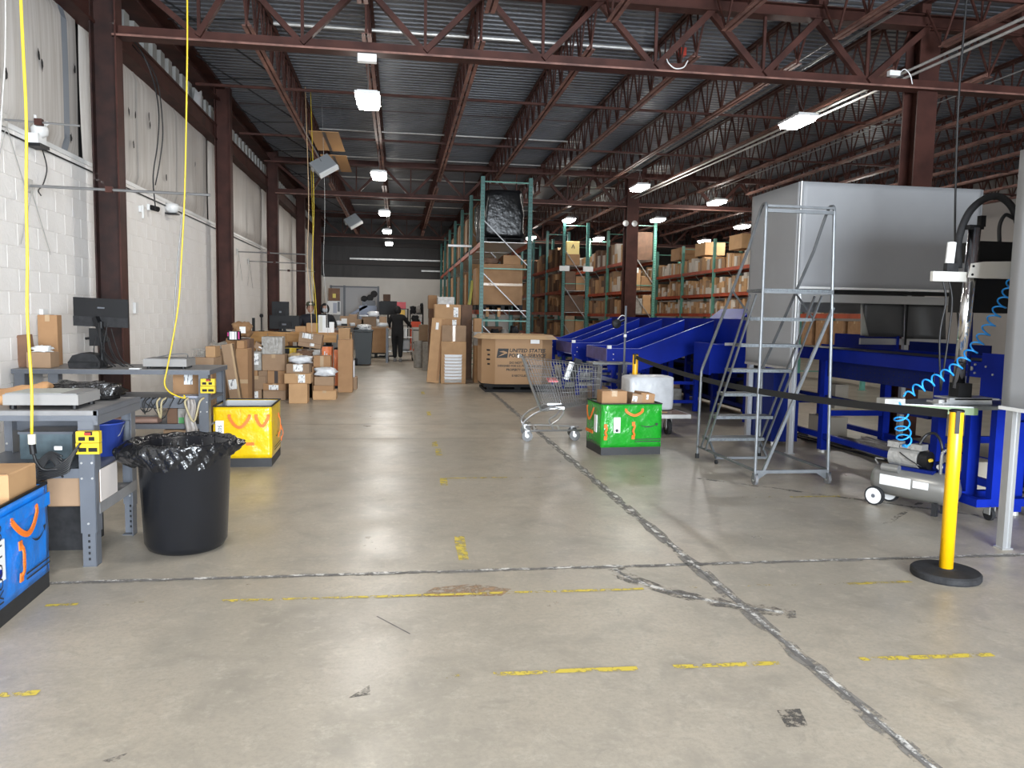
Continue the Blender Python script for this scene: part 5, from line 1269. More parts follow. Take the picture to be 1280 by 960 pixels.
# ================================================================== ROLLING LADDER
ld = thing('rolling_ladder', 'grey steel rolling ladder with handrails in front of the canopy', 'ladder', (3.55, 6.56, 0))
M['ladder'] = mat('grey_ladder_steel', (0.17,0.18,0.19), 0.4, metal=0.3, var=0.2, vscale=9)
xl, xr = -0.345, 0.355
r = 0.0145
Lf, Rt = (-0.34, 0.37)
MB().tube([(Lf,0,0.10),(Lf-0.01,0,2.47)],r,8).build('rear_post', M['ladder'], ld); MB().tube([(Rt,0,0.10),(0.295,0,2.47)],r,8).build('rear_post', M['ladder'], ld)
MB().tube(smooth_pts([(Lf-0.01,0,2.44),(Lf-0.008,0.01,2.50),(Lf,0.05,2.525),(Lf,0.13,2.48),(Lf,0.35,2.14)],5),r,8).build('handrail', M['ladder'], ld)
MB().tube([(Lf,0.34,2.155),(Lf,1.31,1.0),(Lf-0.01,1.33,0.94),(Lf-0.02,1.33,0.03)],r,8).build('handrail', M['ladder'], ld)
MB().tube(smooth_pts([(0.295,0,2.44),(0.298,0.01,2.50),(0.30,0.05,2.525),(0.30,0.13,2.48),(0.31,0.35,2.14)],5),r,8).build('handrail', M['ladder'], ld)
MB().tube([(0.31,0.34,2.155),(0.335,1.31,1.0),(0.335,1.33,0.94),(0.345,1.33,0.03)],r,8).build('handrail', M['ladder'], ld)
for s, x in ((0,Lf-0.02),(1,0.345)): MB().cyl((x,1.33,0),(x,1.33,0.05),0.022,10).build('rubber_foot', M['rubber'], ld)
MB().box(Lf,-0.012,2.445,0.295,0.012,2.475).box(Lf,-0.012,2.49,0.295,0.012,2.51).build('top_rail', M['ladder'], ld)
MB().box(Lf,-0.015,1.735,0.325,0.015,1.775).build('platform_rail', M['ladder'], ld)
MB().box(Lf,-0.012,0.105,Rt,0.012,0.135).build('bottom_rail', M['ladder'], ld)
for x0, x1 in ((Lf,Lf-0.015),(Rt,0.345)): MB().bar((x0,0,0.13),(x1,1.33,0.13),0.022,0.022).build('base_rail', M['ladder'], ld)
MB().bar((-0.26,0.0,0.13),(0.335,0.0,1.62),0.025,0.025).build('diagonal_brace', M['ladder'], ld)
M['grate'] = mat('grey_step_grating', (0.15,0.165,0.175), 0.5, metal=0.3, var=0.4, vscale=60)
MB().box(-0.33,-0.02,1.75,0.30,0.36,1.775).build('platform', M['grate'], ld)
for i in range(6):
    z = 1.52-0.25*i; yy = 0.10+0.165*(i+0.4)
    MB().box(-0.375+0.0*i,yy,z-0.03,0.23,yy+0.185,z).build('step', M['grate'], ld)
for x in (-0.385, 0.245):
    for dy in (0, 0.12):
        MB().bar((x,0.05+dy,1.72),(x,1.05+dy,0.14),0.012,0.022).build('stringer', M['ladder'], ld)
for x in (Lf, 0.31): MB().bar((x,0.66,1.775),(x*0.95,0.24,1.50),0.018,0.01).build('strut', M['ladder'], ld)
MB().box(-0.29,0.98,0.05,0.27,1.0,0.075).build('foot_frame', M['ladder'], ld)
for x in (-0.29, 0.27):
    MB().bar((x,0.99,0.06),(x,1.22,0.24),0.02,0.02).build('foot_lever', M['ladder'], ld)
    MB().cyl((x-0.012,0.985,0.022),(x+0.012,0.985,0.022),0.022,10).build('foot_roller', M['rubber'], ld)
for x in (Lf, Rt):
    c = MB().cyl((x-0.013,-0.0,0.05),(x+0.013,-0.0,0.05),0.05,16).build('caster', mat('grey_caster_tyre',(0.16,0.16,0.165),0.6) if x < 0 else bpy.data.materials['grey_caster_tyre'], ld)
    MB().cyl((x-0.016,0,0.05),(x+0.016,0,0.05),0.018,10).build('hub', M['alu'], c)
    MB().box(x-0.018,-0.03,0.05,x-0.014,0.02,0.11).box(x+0.014,-0.03,0.05,x+0.018,0.02,0.11).build('fork', M['ladder'], c)
    sx = 1 if x < 0 else -1
    MB().prism([(x,0.115),(x+sx*0.13,0.115),(x+sx*0.03,0.05),(x,0.05)],-0.004,0.004,'y').build('corner_gusset', M['ladder'], ld)

# ================================================================== GREY CANOPY
fab = mat('grey_canopy_fabric', (0.33,0.336,0.35), 0.6, vscale=1.5, col2=(0.305,0.31,0.322))
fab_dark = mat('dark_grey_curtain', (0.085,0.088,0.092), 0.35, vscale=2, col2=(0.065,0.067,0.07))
cn = thing('scanner_canopy', 'large grey fabric canopy on aluminium posts over the blue conveyor', 'canopy', (4.33, 8.05, 0))
W_, D_ = 2.15, 1.15
def alu_post(p, x, y, h, name='post'):
    b = MB(); s = 0.030
    b.box(x-s,y-s,0.012,x-0.008,y+s,h).box(x+0.008,y-s,0.012,x+s,y+s,h).box(x-0.012,y-s+0.006,0.012,x+0.012,y+s-0.006,h)
    o = b.build(name, M['alu'], p); MB().box(x-s-0.01,y-s-0.01,0,x+s+0.01,y+s+0.01,0.012).build('foot_plate', M['alu'], o); return o
for x in (0.03, W_-0.03):
    for y in (0.05, D_-0.03): alu_post(cn, x, y, 2.97)
def cloth(fn, nm, nu=24, nv=14, m=fab):
    o = MB().grid(fn, nu, nv).build(nm, m, cn, smooth=True); md = o.modifiers.new('thick','SOLIDIFY'); md.thickness = 0.008; return o
cloth(lambda u, v: (W_*u, -0.02-0.020*math.sin(PI*v)*math.sin(PI*u)-0.012*math.exp(-((u-0.36-0.03*v)/0.05)**2)*v, 1.865+(3.0-1.865)*v), 'front_skirt', 36, 16)
cloth(lambda u, v: (-0.03-0.012*math.sin(PI*v)*math.sin(PI*u), D_*(1-u), 0.965+(3.0-0.965)*v), 'left_curtain')
cloth(lambda u, v: (W_+0.03, D_*u, 1.865+(3.0-1.865)*v), 'right_curtain', 10, 8)
cloth(lambda u, v: (W_*u, D_+0.02, 1.60+(3.0-1.60)*v), 'rear_skirt', 12, 8)
cloth(lambda u, v: (W_*u, D_*v, 3.0+0.02*math.sin(PI*u)*math.sin(PI*v)), 'roof', 12, 8)
MB().box(-0.035,-0.035,0.945,-0.028,D_+0.0,0.972).build('hem_bar', M['galv'], cn)
MB().cyl((-0.02,-0.025,0.97),(-0.02,-0.025,3.0),0.010,8).build('corner_binding', M['white'], cn)
MB().box(0.0,-0.035,1.845,W_,-0.005,1.870).build('hem_bar', M['white'], cn)
MB().box(0.0,-0.0,1.80,W_,0.03,1.84).build('shadow_slot', M['black'], cn)  # solid black bar painting in the shadow under the hem
MB().box(0.05,0.0,1.70,W_,0.045,1.79).box(0.05,-0.006,1.735,W_,0.0,1.755).build('cross_rail', M['alu'], cn)
CU0 = 0.88
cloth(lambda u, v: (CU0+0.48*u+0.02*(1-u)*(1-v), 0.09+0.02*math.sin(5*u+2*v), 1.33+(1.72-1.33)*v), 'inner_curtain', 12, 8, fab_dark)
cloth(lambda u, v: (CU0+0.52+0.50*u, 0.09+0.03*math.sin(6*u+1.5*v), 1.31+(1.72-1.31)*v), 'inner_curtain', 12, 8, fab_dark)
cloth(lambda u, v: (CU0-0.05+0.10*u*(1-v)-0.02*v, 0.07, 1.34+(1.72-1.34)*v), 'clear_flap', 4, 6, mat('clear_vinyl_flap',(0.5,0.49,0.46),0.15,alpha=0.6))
MB().box(CU0-0.04,0.08,1.24,CU0+1.05,0.11,1.31).build('inner_rail', M['alu'], cn)
MB().box(CU0+0.49,0.05,1.24,CU0+0.505,0.07,1.72).build('inner_strut', M['black'], cn)
# second canopy at the right edge of the view
cn2 = thing('scanner_canopy', 'grey fabric curtain on an aluminium post at the right edge of the view', 'canopy', (4.02, 4.56, 0))
def alu_post2(x, y, h): return alu_post(cn2, x, y, h)
for x in (0.0, 2.0):
    for y in (-1.2, 0.0): alu_post2(x, y, 2.6)
o = MB().grid(lambda u, v: (-0.05-0.006*math.sin(PI*v), 0.05-1.27*u, 0.955+(2.62-0.955)*v), 16, 12).build('left_curtain', fab, cn2, smooth=True); o.modifiers.new('t','SOLIDIFY').thickness = 0.008
o = MB().grid(lambda u, v: (-0.05+2.1*u, -1.24, 0.955+(2.62-0.955)*v), 16, 12).build('front_curtain', fab, cn2, smooth=True); o.modifiers.new('t','SOLIDIFY').thickness = 0.008
MB().box(-0.062,-1.25,0.935,-0.048,0.06,0.958).build('hem_bar', M['white'], cn2)
MB().box(-0.04,-1.24,2.58,2.04,0.04,2.62).build('roof_frame', M['alu'], cn2)

# ================================================================== FRONT BELT CONVEYOR (runs under the canopy)
BP, BD = M['blue_paint'], M['blue_dark']
cv = thing('belt_conveyor', 'long blue belt conveyor passing under the grey canopy', 'conveyor', (4.75, 5.0, 0))
CL = 4.7
MB().box(0,0.0,1.055,0.02,CL,1.19).box(0,0.0,1.185,0.07,CL,1.19).build('near_side_panel', BP, cv)
MB().box(0.85,0.0,1.055,0.87,CL,1.19).build('far_side_panel', BP, cv)
MB().box(0.03,0.0,1.13,0.84,CL,1.165).build('belt', mat('dark_grey_belt',(0.055,0.055,0.05),0.55,var=0.3,vscale=5), cv)
MB().box(0.86,1.7,1.19,0.875,2.9,1.29).build('guide_rail', BD, cv); MB().box(0.86,3.1,1.19,0.875,4.4,1.34).build('guide_rail', BP, cv)
MB().box(0.05,1.4,0.875,0.06,3.2,1.055).build('perforated_skirt', BD, cv)
hb = MB()
for i in range(22):
    for j in range(4):
        if (i*7+j*3) % 5: hb.cyl((0.0485,1.5+0.077*i,0.90+0.038*j),(0.051,1.5+0.077*i,0.90+0.038*j),0.007,6)
hb.build('skirt_holes', M['black'], cv)['kind'] = 'stuff'
for y in (0.35, 1.25, 3.15, 4.5):
    MB().box(0.02,y,0.03,0.10,y+0.09,1.06).build('leg', BP, cv); MB().box(0.77,y,0.03,0.85,y+0.09,1.06).build('leg', BP, cv)
    MB().box(0.10,y+0.02,0.42,0.77,y+0.07,0.48).build('cross_member', BP, cv)
    for x in (0.06, 0.81): MB().cyl((x,y+0.045,0),(x,y+0.045,0.035),0.045,12).build('foot', M['galv'], cv)
MB().box(0.03,0.4,0.16,0.08,4.6,0.22).box(0.79,0.4,0.16,0.84,4.6,0.22).build('stretcher', BP, cv)
MB().box(0.03,1.4,0.62,0.08,4.6,0.66).build('stretcher', BD, cv)
MB().box(-0.005,0.0,0.90,0.0,0.75,1.26).build('end_plate', BP, cv)
bo = MB()
for (y,z) in ((0.82,1.16),(0.92,1.16),(0.82,1.09),(0.92,1.09),(0.70,1.15),(0.62,1.09),(0.35,1.13),(0.35,1.03),(0.15,1.13)): bo.cyl((0.0 if y>0.76 else -0.005,y,z),(-0.012,y,z),0.009,8)
bo.build('bolts', M['galv'], cv)['kind'] = 'stuff'
MB().cyl((-0.01,0.85,1.125),(-0.02,0.85,1.125),0.018,10).build('bearing', M['galv'], cv)
cb_ = thing('control_cabinet', 'blue steel cabinet under the conveyor behind the rolling ladder', 'cabinet', (4.40, 8.62, 0))
MB().box(0,0,0.05,0.33,0.55,0.87).build('body', BD, cb_)
for x in (0.04,0.29): 
    for y in (0.05,0.5): MB().cyl((x,y,0),(x,y,0.05),0.02,8).build('foot', M['galv'], cb_)
ap = MB().box(0,0,0,0.16,0.25,0.28).build('motor_case', mat('beige_case',(0.42,0.37,0.30),0.6), None, loc=(5.0,8.3,0.50)); ap.location.z = 0.485
tag(ap, 'beige motor case hung under the conveyor by the ladder post', 'motor')
for i, (x, y, w, h, z, m, lab) in enumerate([(5.25,8.9,0.30,0.30,0.0,'beige_case','beige carton on the floor under the conveyor'),(5.05,6.2,0.30,0.26,0.0,'beige_case','pale carton on the floor behind the air compressor'),(5.75,6.3,0.5,0.28,0,'black','dark crate on the floor beyond the conveyor')]):
    o = MB().box(0,0,0,w,0.4,h).build('floor_box', bpy.data.materials['beige_case'] if m == 'beige_case' else M['black'], None, loc=(x,y,z)); tag(o, lab, 'box')
for k in range(4):
    a = 0.16*k
    o = MB().tube(smooth_pts([(5.0+a*0.6,9.6,0.012),(5.15+a,8.2,0.012),(5.2+a*1.1,6.9,0.012),(5.05+a*1.3,5.6,0.012)],5),0.011,6).build('floor_cable', M['black_cable'], smooth=True); tag(o, 'black cable lying on the floor beneath the blue conveyor', 'cable', 'cables beneath the blue conveyor')
o = lumpy('film_bundle', 'crumpled grey film on the floor beneath the blue conveyor', 'film', (5.35,7.6,0.0), (0.25,1.6,0.16), 'poly', 90, 0.3, 4)

# ================================================================== SORTING CHUTES AND SORTER
def chute(y0, y1, xl, label, back=False):
    t = thing('sorting_chute', label, 'chute', (xl, y0, 0)); d = y1-y0
    zt = 1.01; kx = 0.52; x1, z1 = 1.72, 1.47
    side = [(0,zt-0.20),(0.02,zt-0.34),(0.55,zt-0.34),(x1,z1-0.42),(x1,z1),(kx,zt),(0,zt)]
    MB().prism(side, 0, 0.02, 'y').build('near_side_panel', BP, t)
    MB().prism(side, d-0.02, d, 'y').build('far_side_panel', BP, t)
    MB().bar((0,0.01,zt),(kx,0.01,zt),0.03,0.006).bar((kx,0.01,zt),(x1,0.01,z1),0.03,0.006).bar((0,d-0.01,zt),(kx,d-0.01,zt),0.03,0.006).bar((kx,d-0.01,zt),(x1,d-0.01,z1),0.03,0.006).build('top_flange', mat('worn_blue_edge',(0.10,0.13,0.42),0.3) if 'worn_blue_edge' not in bpy.data.materials else bpy.data.materials['worn_blue_edge'], t)
    b = MB(); b.add([(0.0,0.02,zt-0.22),(0.0,d-0.02,zt-0.22),(kx,d-0.02,zt-0.22),(kx,0.02,zt-0.22),(x1,0.02,z1-0.22),(x1,d-0.02,z1-0.22)], [(0,1,2,3),(3,2,5,4)]); b.build('slide_bed', BP, t)
    MB().box(-0.012,0.0,zt-0.20,0.0,d,zt-0.0).build('end_panel', mat('scuffed_reflect_panel',(0.07,0.07,0.28),0.4,var=0.4,vscale=6) if 'scuffed_reflect_panel' not in bpy.data.materials else bpy.data.materials['scuffed_reflect_panel'], t)  # scuffs plus a purplish reflection put into the end panel colour
    MB().box(-0.002,-0.03,zt-0.005,0.06,0.01,zt+0.045).build('white_tag', M['white'], t)
    for x in (0.10, 1.45):
        for y in (0.03, d-0.10): MB().box(x,y,0.02,x+0.07,y+0.07,(zt-0.3) if x < 1 else z1-0.45).build('leg', BP, t)
    for z in (0.15, 0.45):
        MB().box(0.10,0.05,z,1.5,0.09,z+0.05).build('stretcher', BP, t); MB().box(0.10,d-0.09,z,1.5,d-0.05,z+0.05).build('stretcher', BP, t)
    bo = MB()
    for (x,z) in ((0.10,0.92),(0.10,0.84),(0.32,0.74),(0.48,0.70),(0.06,0.78)): bo.cyl((x,0,z),(x,-0.006,z),0.009,6)
    bo.build('bolts', M['galv'], t)['kind'] = 'stuff'
    return t
chute(11.7, 13.0, 3.20, 'nearest blue sorting chute, beside the small grey stand')
chute(14.1, 15.5, 3.18, 'middle blue sorting chute, behind the shopping cart')
chute(16.3, 17.5, 3.15, 'farthest blue sorting chute, beside the postal pallet box')
st = thing('sorter_line', 'blue sorter line running behind the sorting chutes', 'sorter', (4.97, 10.5, 0))
MB().box(0,0,1.12,0.03,7.5,1.50).build('side_panel', BP, st); MB().box(0.03,0,1.40,0.62,7.5,1.44).build('belt', bpy.data.materials['dark_grey_belt'], st); MB().box(0.62,0,1.12,0.65,7.5,1.50).build('side_panel', BP, st)
for k in range(7):
    y = 0.1+1.2*k
    for x in (0.02,0.55): MB().box(x,y,0,x+0.08,y+0.09,1.12).build('leg', BP, st)
    MB().box(0.10,y+0.02,0.5,0.55,y+0.07,0.56).build('cross_member', BD, st)
for z in (0.2,0.7): MB().box(0.03,0.1,z,0.08,7.4,z+0.05).build('stretcher', BD, st)
MB().box(0.53,0.0,0.04,0.55,7.5,1.12).build('shade_screen', M['black_matte'], st)  # black sheet added to hide the bright floor and darken the space below
for k in range(6): MB().box(0.30,0.35+1.2*k,0.12,0.53,0.95+1.2*k,0.55+0.1*(k%3)).build('drive_unit', BD if k % 2 else M['rubber'], st)  # dark motor boxes added to deepen the darkness under the sorter
for k in range(8): MB().box(0.50,0.4+0.85*k,0.60+0.12*(k%3),0.53,0.62+0.85*k,0.86+0.05*(k%2)).build('white_panel', M['white'], st)
MB().box(-0.55,0.05,0.72,-0.02,0.08,1.13).box(-0.55,0.08,1.10,-0.02,0.6,1.13).box(-0.60,0.0,0.70,-0.57,0.6,1.15).build('side_box', BP, st)
MB().box(-0.36,0.03,1.12,-0.20,0.05,1.16).build('white_tag', M['white'], st)
# blue hoods over the sorter beyond
hd = thing('sorter_hood', 'small peaked blue hood above the sorter left of the canopy', 'hood', (5.0, 10.9, 1.50))
fixn(MB().prism([(0,0),(0.62,0),(0.2,0.16)], 0, 1.2, 'y').build('shell', BP, hd))
# white lights cartons stored under the chutes
for i in range(5):
    for j in range(2):
        o = MB().box(0,0,0,0.30,0.42,0.17).build('storage_tray', M['poly_white'], None, loc=(3.42+0.0*i,14.2+0.0,0.0)); o.location = (3.30+0.36*i, 15.75, 0.02+0.20*j); lab = '%s white printed tray from the left on the %s board under the chutes' % (['first','second','third','fourth','fifth'][i], ['lower','upper'][j])
        MB().box(0.02,-0.003,0.04,0.28,0,0.12).build('printed_label', M['label_bars'], o)
        tag(o, lab, 'tray', 'white trays under the chutes')
for j in range(2):
    o = MB().box(3.25,15.70,0.0+0.20*j,5.2,16.2,0.02+0.2*j).build('tray_board', BD); tag(o, ('lower','upper')[j]+' dark board carrying white trays under the chutes', 'board')
rnd = random.Random(17)
for k in range(9):
    x = 3.45+rnd.uniform(0,1.2); y = 12.0+rnd.uniform(0,4.5)
    if 15.3 < y < 16.4: y = 13.4
    o = MB().box(0,0,0,rnd.uniform(0.18,0.35),0.3,rnd.uniform(0.15,0.4)).build('under_box', M['poly' if k % 2 else 'card_grey'], None, loc=(x,y,0)); tag(o, 'box on the floor in the dim space under the blue chutes', 'box', 'boxes in the dim space under the chutes')

# small grey stand, light mast, hand truck
sg = thing('stand_table', 'small grey two-level stand in front of the nearest chute', 'table', (3.18, 11.2, 0))
MB().box(-0.33,0,0.79,0.30,0.40,0.815).build('table_top', mat('grey_stand',(0.16,0.165,0.16),0.5), sg)
for x in (-0.22,0.16):
    for y in (0.05,0.3): MB().box(x,y,0,x+0.05,y+0.05,0.79).build('leg', mat('grey_blue_stand',(0.07,0.075,0.13),0.5) if 'grey_blue_stand' not in bpy.data.materials else bpy.data.materials['grey_blue_stand'], sg)
MB().bar((-0.22,0.05,0.60),(0.2,0.05,0.50),0.02,0.06).build('brace', bpy.data.materials['grey_blue_stand'], sg)
mp = thing('camera_mast', 'thin dark mast carrying a round black camera over the blue chutes', 'mast', (3.24, 10.9, 0))
MB().cyl((0,0,0.012),(0,0,1.66),0.016,8).build('pole', M['grey_steel'], mp); MB().lathe([(0.12,0),(0.12,0.012)],16).build('foot', M['rubber'], mp)
MB().lathe([(0.0,-0.05),(0.06,-0.03),(0.07,0.0),(0.06,0.03),(0.0,0.05)],14,(-0.13,0,1.40),0,'y',cap=False).build('camera', M['black'], mp)
MB().tube(smooth_pts([(-0.12,0,1.46),(-0.06,0,1.52),(0,0,1.50),(0.0,0.0,1.42)],4),0.006,6).build('cable', M['white'], mp); MB().cyl((-0.13,0,1.40),(0,0,1.46),0.012,6).build('arm', M['black'], mp); MB().box(-0.018,-0.018,1.21,0.018,0.018,1.25).build('white_clamp', M['white'], mp)
ht = thing('platform_truck', 'flat platform truck with wooden deck behind the green tote', 'hand truck', (3.18, 9.05, 0))
MB().box(-0.25,0.35,0.235,0.50,1.35,0.27).build('deck', mat('worn_wood_deck',(0.16,0.10,0.075),0.6), ht); MB().box(-0.26,0.33,0.225,0.51,0.35,0.275).box(0.50,0.35,0.225,0.515,1.35,0.275).build('edge_trim', M['galv'], ht)
for x in (-0.15,0.26):
    for y in (0.48,1.2):
        c = MB().cyl((x-0.025,y,0.10),(x+0.025,y,0.10),0.10,16).build('wheel', M['rubber'], ht); MB().cyl((x-0.028,y,0.1),(x+0.028,y,0.1),0.04,10).build('hub', M['galv'], c)
        MB().box(x-0.035,y-0.04,0.09,x-0.03,y+0.04,0.235).box(x+0.03,y-0.04,0.09,x+0.035,y+0.04,0.235).box(x-0.035,y-0.04,0.225,x+0.035,y+0.04,0.235).build('fork', M['galv'], c)
o = MB().add([(0,0,0),(0.33,0.05,0),(0.0,0.34,0),(0,0,0.012),(0.33,0.05,0.012),(0.0,0.34,0.012)],[(0,2,1),(3,4,5),(0,1,4,3),(1,2,5,4),(2,0,3,5)]).build('pale_board', M['card_light'], None, loc=(3.12,9.55,0.272)); tag(o, 'pale triangular board end lying on the platform truck', 'board')
lumpy('wrapped_block', 'grey white foam wrapped block standing on the platform truck', 'parcel', (3.32,10.05,0.272), (0.62,0.45,0.45), 'poly_white', 95, 0.04, 2, flat=0.18)

# ================================================================== AIR COMPRESSOR
ac = thing('air_compressor', 'silver air compressor with white wheel on the floor beside the front yellow post', 'compressor', (4.10, 5.60, 0), R(-62)); ac.scale = (0.92, 0.92, 0.92)
sil = mat('silver_tank_paint', (0.30,0.295,0.28), 0.3, metal=0.55); cast = mat('cast_grey', (0.36,0.35,0.33), 0.45, metal=0.4, bump=0.4, bscale=30)
MB().lathe([(0.0,-0.37),(0.06,-0.365),(0.115,-0.335),(0.135,-0.28),(0.135,0.28),(0.115,0.335),(0.06,0.365),(0.0,0.37)],28,(0,0,0.225),0,'x',cap=False).build('tank', sil, ac, smooth=True)
MB().box(-0.24,-0.1365,0.20,0.03,-0.131,0.29).box(0.05,-0.1365,0.22,0.18,-0.131,0.28).build('data_plate', M['paper'], ac)
for y in (-0.13, 0.13):
    c = MB().cyl((-0.28,y-0.02,0.085),(-0.28,y+0.02,0.085),0.085,22).build('wheel', M['rubber'], ac); MB().cyl((-0.28,y-0.024,0.085),(-0.28,y+0.024,0.085),0.070,20).build('wheel_disc', M['white'], c)
    MB().cyl((-0.28,y-0.027,0.085),(-0.28,y-0.022,0.085),0.018,10).build('hub', M['grey_steel'], c)
for x in (0.22,):
    for y in (-0.08,0.08): MB().box(x-0.02,y-0.02,0,x+0.02,y+0.02,0.11).build('foot', M['rubber'], ac)
MB().box(-0.22,-0.07,0.345,0.18,0.07,0.375).build('motor_base', BD, ac)
MB().cyl((-0.21,0,0.45),(0.04,0,0.45),0.085,20).build('motor', cast, ac); MB().cyl((0.05,0,0.45),(0.12,0,0.45),0.078,20).build('fan_cover', M['black'], ac)
for (x,) in ((-0.18,),(0.02,)): MB().box(x-0.05,-0.055,0.53,x+0.05,0.055,0.58).build('cylinder_head', cast, ac)
MB().box(-0.12,-0.05,0.535,0.0,0.05,0.56).build('capacitor_cover', cast, ac); MB().cyl((-0.24,-0.10,0.35),(-0.09,-0.10,0.35),0.035,14).build('capacitor', sil, ac)
MB().tube(smooth_pts([(0.22,-0.02,0.34),(0.22,-0.02,0.50),(0.23,0.0,0.55),(0.28,0.02,0.565),(0.33,0.05,0.55)],5),0.013,8).build('handle', sil, ac)
MB().tube([(-0.33,0,0.35),(-0.36,0,0.38),(-0.36,0.0,0.40),(-0.28,0,0.40)],0.008,6).build('rear_hook', sil, ac)
MB().box(0.14,0.02,0.36,0.30,0.10,0.44).build('pressure_switch', BD, ac); MB().cyl((0.20,0.015,0.41),(0.20,-0.01,0.41),0.022,12).build('gauge', M['white'], ac)
MB().cyl((0.14,-0.02,0.46),(0.14,-0.05,0.46),0.015,8).build('brass_knob', mat('brass_yellow',(0.6,0.4,0.03),0.35), ac)
MB().tube(smooth_pts([(-0.1,-0.09,0.50),(-0.02,-0.11,0.46),(0.06,-0.10,0.42),(0.08,-0.07,0.40)],4),0.005,5).build('wire', M['black_cable'], ac)
MB().tube(smooth_pts([(0.02,0.0,0.58),(0.05,0.05,0.66),(0.12,0.06,0.68),(0.18,0.05,0.60),(0.20,0.05,0.44)],5),0.012,7).build('air_hose', M['black_cable'], ac)

# ================================================================== LABELLING PRESS ON BLUE STAND
ps = thing('label_press', 'labelling press with chrome column on a blue stand beside the second canopy', 'machine', (4.14, 5.18, 0))
pts_top = [(-0.50,-0.05),(-0.10,-0.24),(0.42,-0.18),(0.50,0.30),(-0.10,0.32),(-0.52,0.14)]
MB().prism(pts_top, 0.885, 0.91, 'z').build('table_plate', mat('dark_steel_plate',(0.13,0.135,0.13),0.35,metal=0.3), ps)
MB().prism([(-0.50,-0.052),(-0.10,-0.243),(-0.06,-0.235),(-0.46,-0.045)], 0.85, 0.90, 'z').build('green_edge', mat('dull_green_edge',(0.13,0.20,0.09),0.5), ps)
MB().box(-0.66,-0.05,0.885,-0.50,0.05,0.945).build('hose_block', M['galv'], ps)
for (x,y) in ((0.32,0.03),(0.70,0.03),(0.32,0.30),(0.70,0.30)): MB().box(x,y,0.17,x+0.10,y+0.06,0.885).build('leg', BP, ps)
MB().box(0.26,0.03,0.11,0.80,0.09,0.17).box(0.26,0.30,0.11,0.80,0.36,0.17).box(0.20,0.03,0.11,0.26,0.36,0.17).build('base_frame', BP, ps)
MB().box(0.42,0.04,0.68,0.70,0.08,0.76).build('apron', BP, ps)
for (x,y) in ((0.34,0.06),(0.74,0.06),(0.24,0.33),(0.74,0.33)):
    c = MB().cyl((x-0.015,y,0.05),(x+0.015,y,0.05),0.05,14).build('caster', M['rubber'], ps); MB().box(x-0.025,y-0.03,0.05,x-0.018,y+0.03,0.12).box(x+0.018,y-0.03,0.05,x+0.025,y+0.03,0.12).build('fork', M['galv'], c)
MB().box(-0.22,-0.10,0.91,0.16,0.10,0.925).box(-0.20,-0.12,0.925,0.14,-0.09,0.96).build('slide_plate', M['alu'], ps); MB().box(-0.16,-0.12,0.945,0.20,0.10,0.957).build('top_slide_plate', M['alu'], ps)
MB().box(-0.08,-0.05,0.957,0.03,0.05,1.06).build('column_foot', M['black'], ps)
MB().cyl((-0.045,0,1.02),(0.0,0.0,2.19),0.042,24).build('column', M['chrome'], ps, smooth=True)
MB().cyl((-0.042,0,1.20),(-0.0415,0,1.21),0.0435,24).build('ring', M['black'], ps)
MB().box(-0.06,-0.03,2.18,0.05,0.03,2.21).box(0.03,-0.02,2.20,0.07,0.02,2.28).build('top_clamp', M['black'], ps)
MB().prism([(-0.08,1.83),(-0.06,1.93),(0.04,1.945),(0.32,1.955),(0.34,1.84),(0.06,1.825)], -0.075, -0.060, 'y').build('bracket_plate', mat('ivory_bracket',(0.62,0.60,0.55),0.45), ps)
MB().box(-0.33,-0.03,1.80,-0.06,0.0,1.87).build('bracket_arm', bpy.data.materials['ivory_bracket'], ps)
bl = MB()
for (x,z) in ((-0.055,1.85),(-0.05,1.91),(0.29,1.86),(0.29,1.93)): bl.cyl((x,-0.075,z),(x,-0.08,z),0.009,8)
bl.build('bolts', M['black'], ps)['kind'] = 'stuff'
MB().box(0.05,0.0,1.955,0.50,0.25,2.10).build('drive_housing', M['black'], ps); MB().box(0.02,0.0,1.58,0.50,0.25,1.83).build('motor_box', M['black'], ps)
MB().box(0.02,-0.06,1.83,0.10,0.02,1.95).build('bracket_block', M['black'], ps)
MB().tube(smooth_pts([(-0.07,0.05,1.90),(-0.085,0.05,2.10),(-0.02,0.05,2.30),(0.10,0.05,2.41),(0.22,0.05,2.43),(0.33,0.05,2.36),(0.40,0.05,2.22),(0.42,0.05,2.10)],6),0.026,12).build('corrugated_hose', M['rubber'], ps, smooth=True)
MB().tube(smooth_pts([(0.25,0.05,2.09),(0.24,0.05,2.22),(0.28,0.05,2.30),(0.35,0.05,2.28)],5),0.014,8).build('small_hose', M['black_cable'], ps, smooth=True)
MB().cyl((0.38,-0.02,2.08),(0.40,-0.02,2.38),0.014,10).build('chrome_rod', M['chrome'], ps); MB().box(0.37,-0.04,2.30,0.43,0.0,2.33).build('rod_clamp', M['white'], ps)
MB().cyl((-0.20,-0.02,1.93),(-0.19,-0.02,2.08),0.030,12).build('filter_bowl', M['white'], ps); MB().box(-0.23,-0.04,1.87,-0.14,0.0,1.93).build('valve_block', M['rubber'], ps)
for dx in (0,0.05): MB().tube(smooth_pts([(-0.24+dx,-0.01,1.82),(-0.20+dx,-0.01,1.66),(-0.23+dx*1.4,-0.01,1.4),(-0.17,0.02,1.0)],5),0.007,6).build('control_cable', M['black_cable'], ps, smooth=True)
MB().tube(smooth_pts([(0.12,0.12,1.58),(0.13,0.12,1.3),(0.12,0.12,0.92)],5),0.010,6).build('control_cable', BD, ps, smooth=True)
MB().box(-0.24,-0.06,0.91,-0.16,0.0,0.94).box(-0.30,-0.09,0.91,-0.20,-0.07,0.915).build('hand_tool', M['galv'], ps)
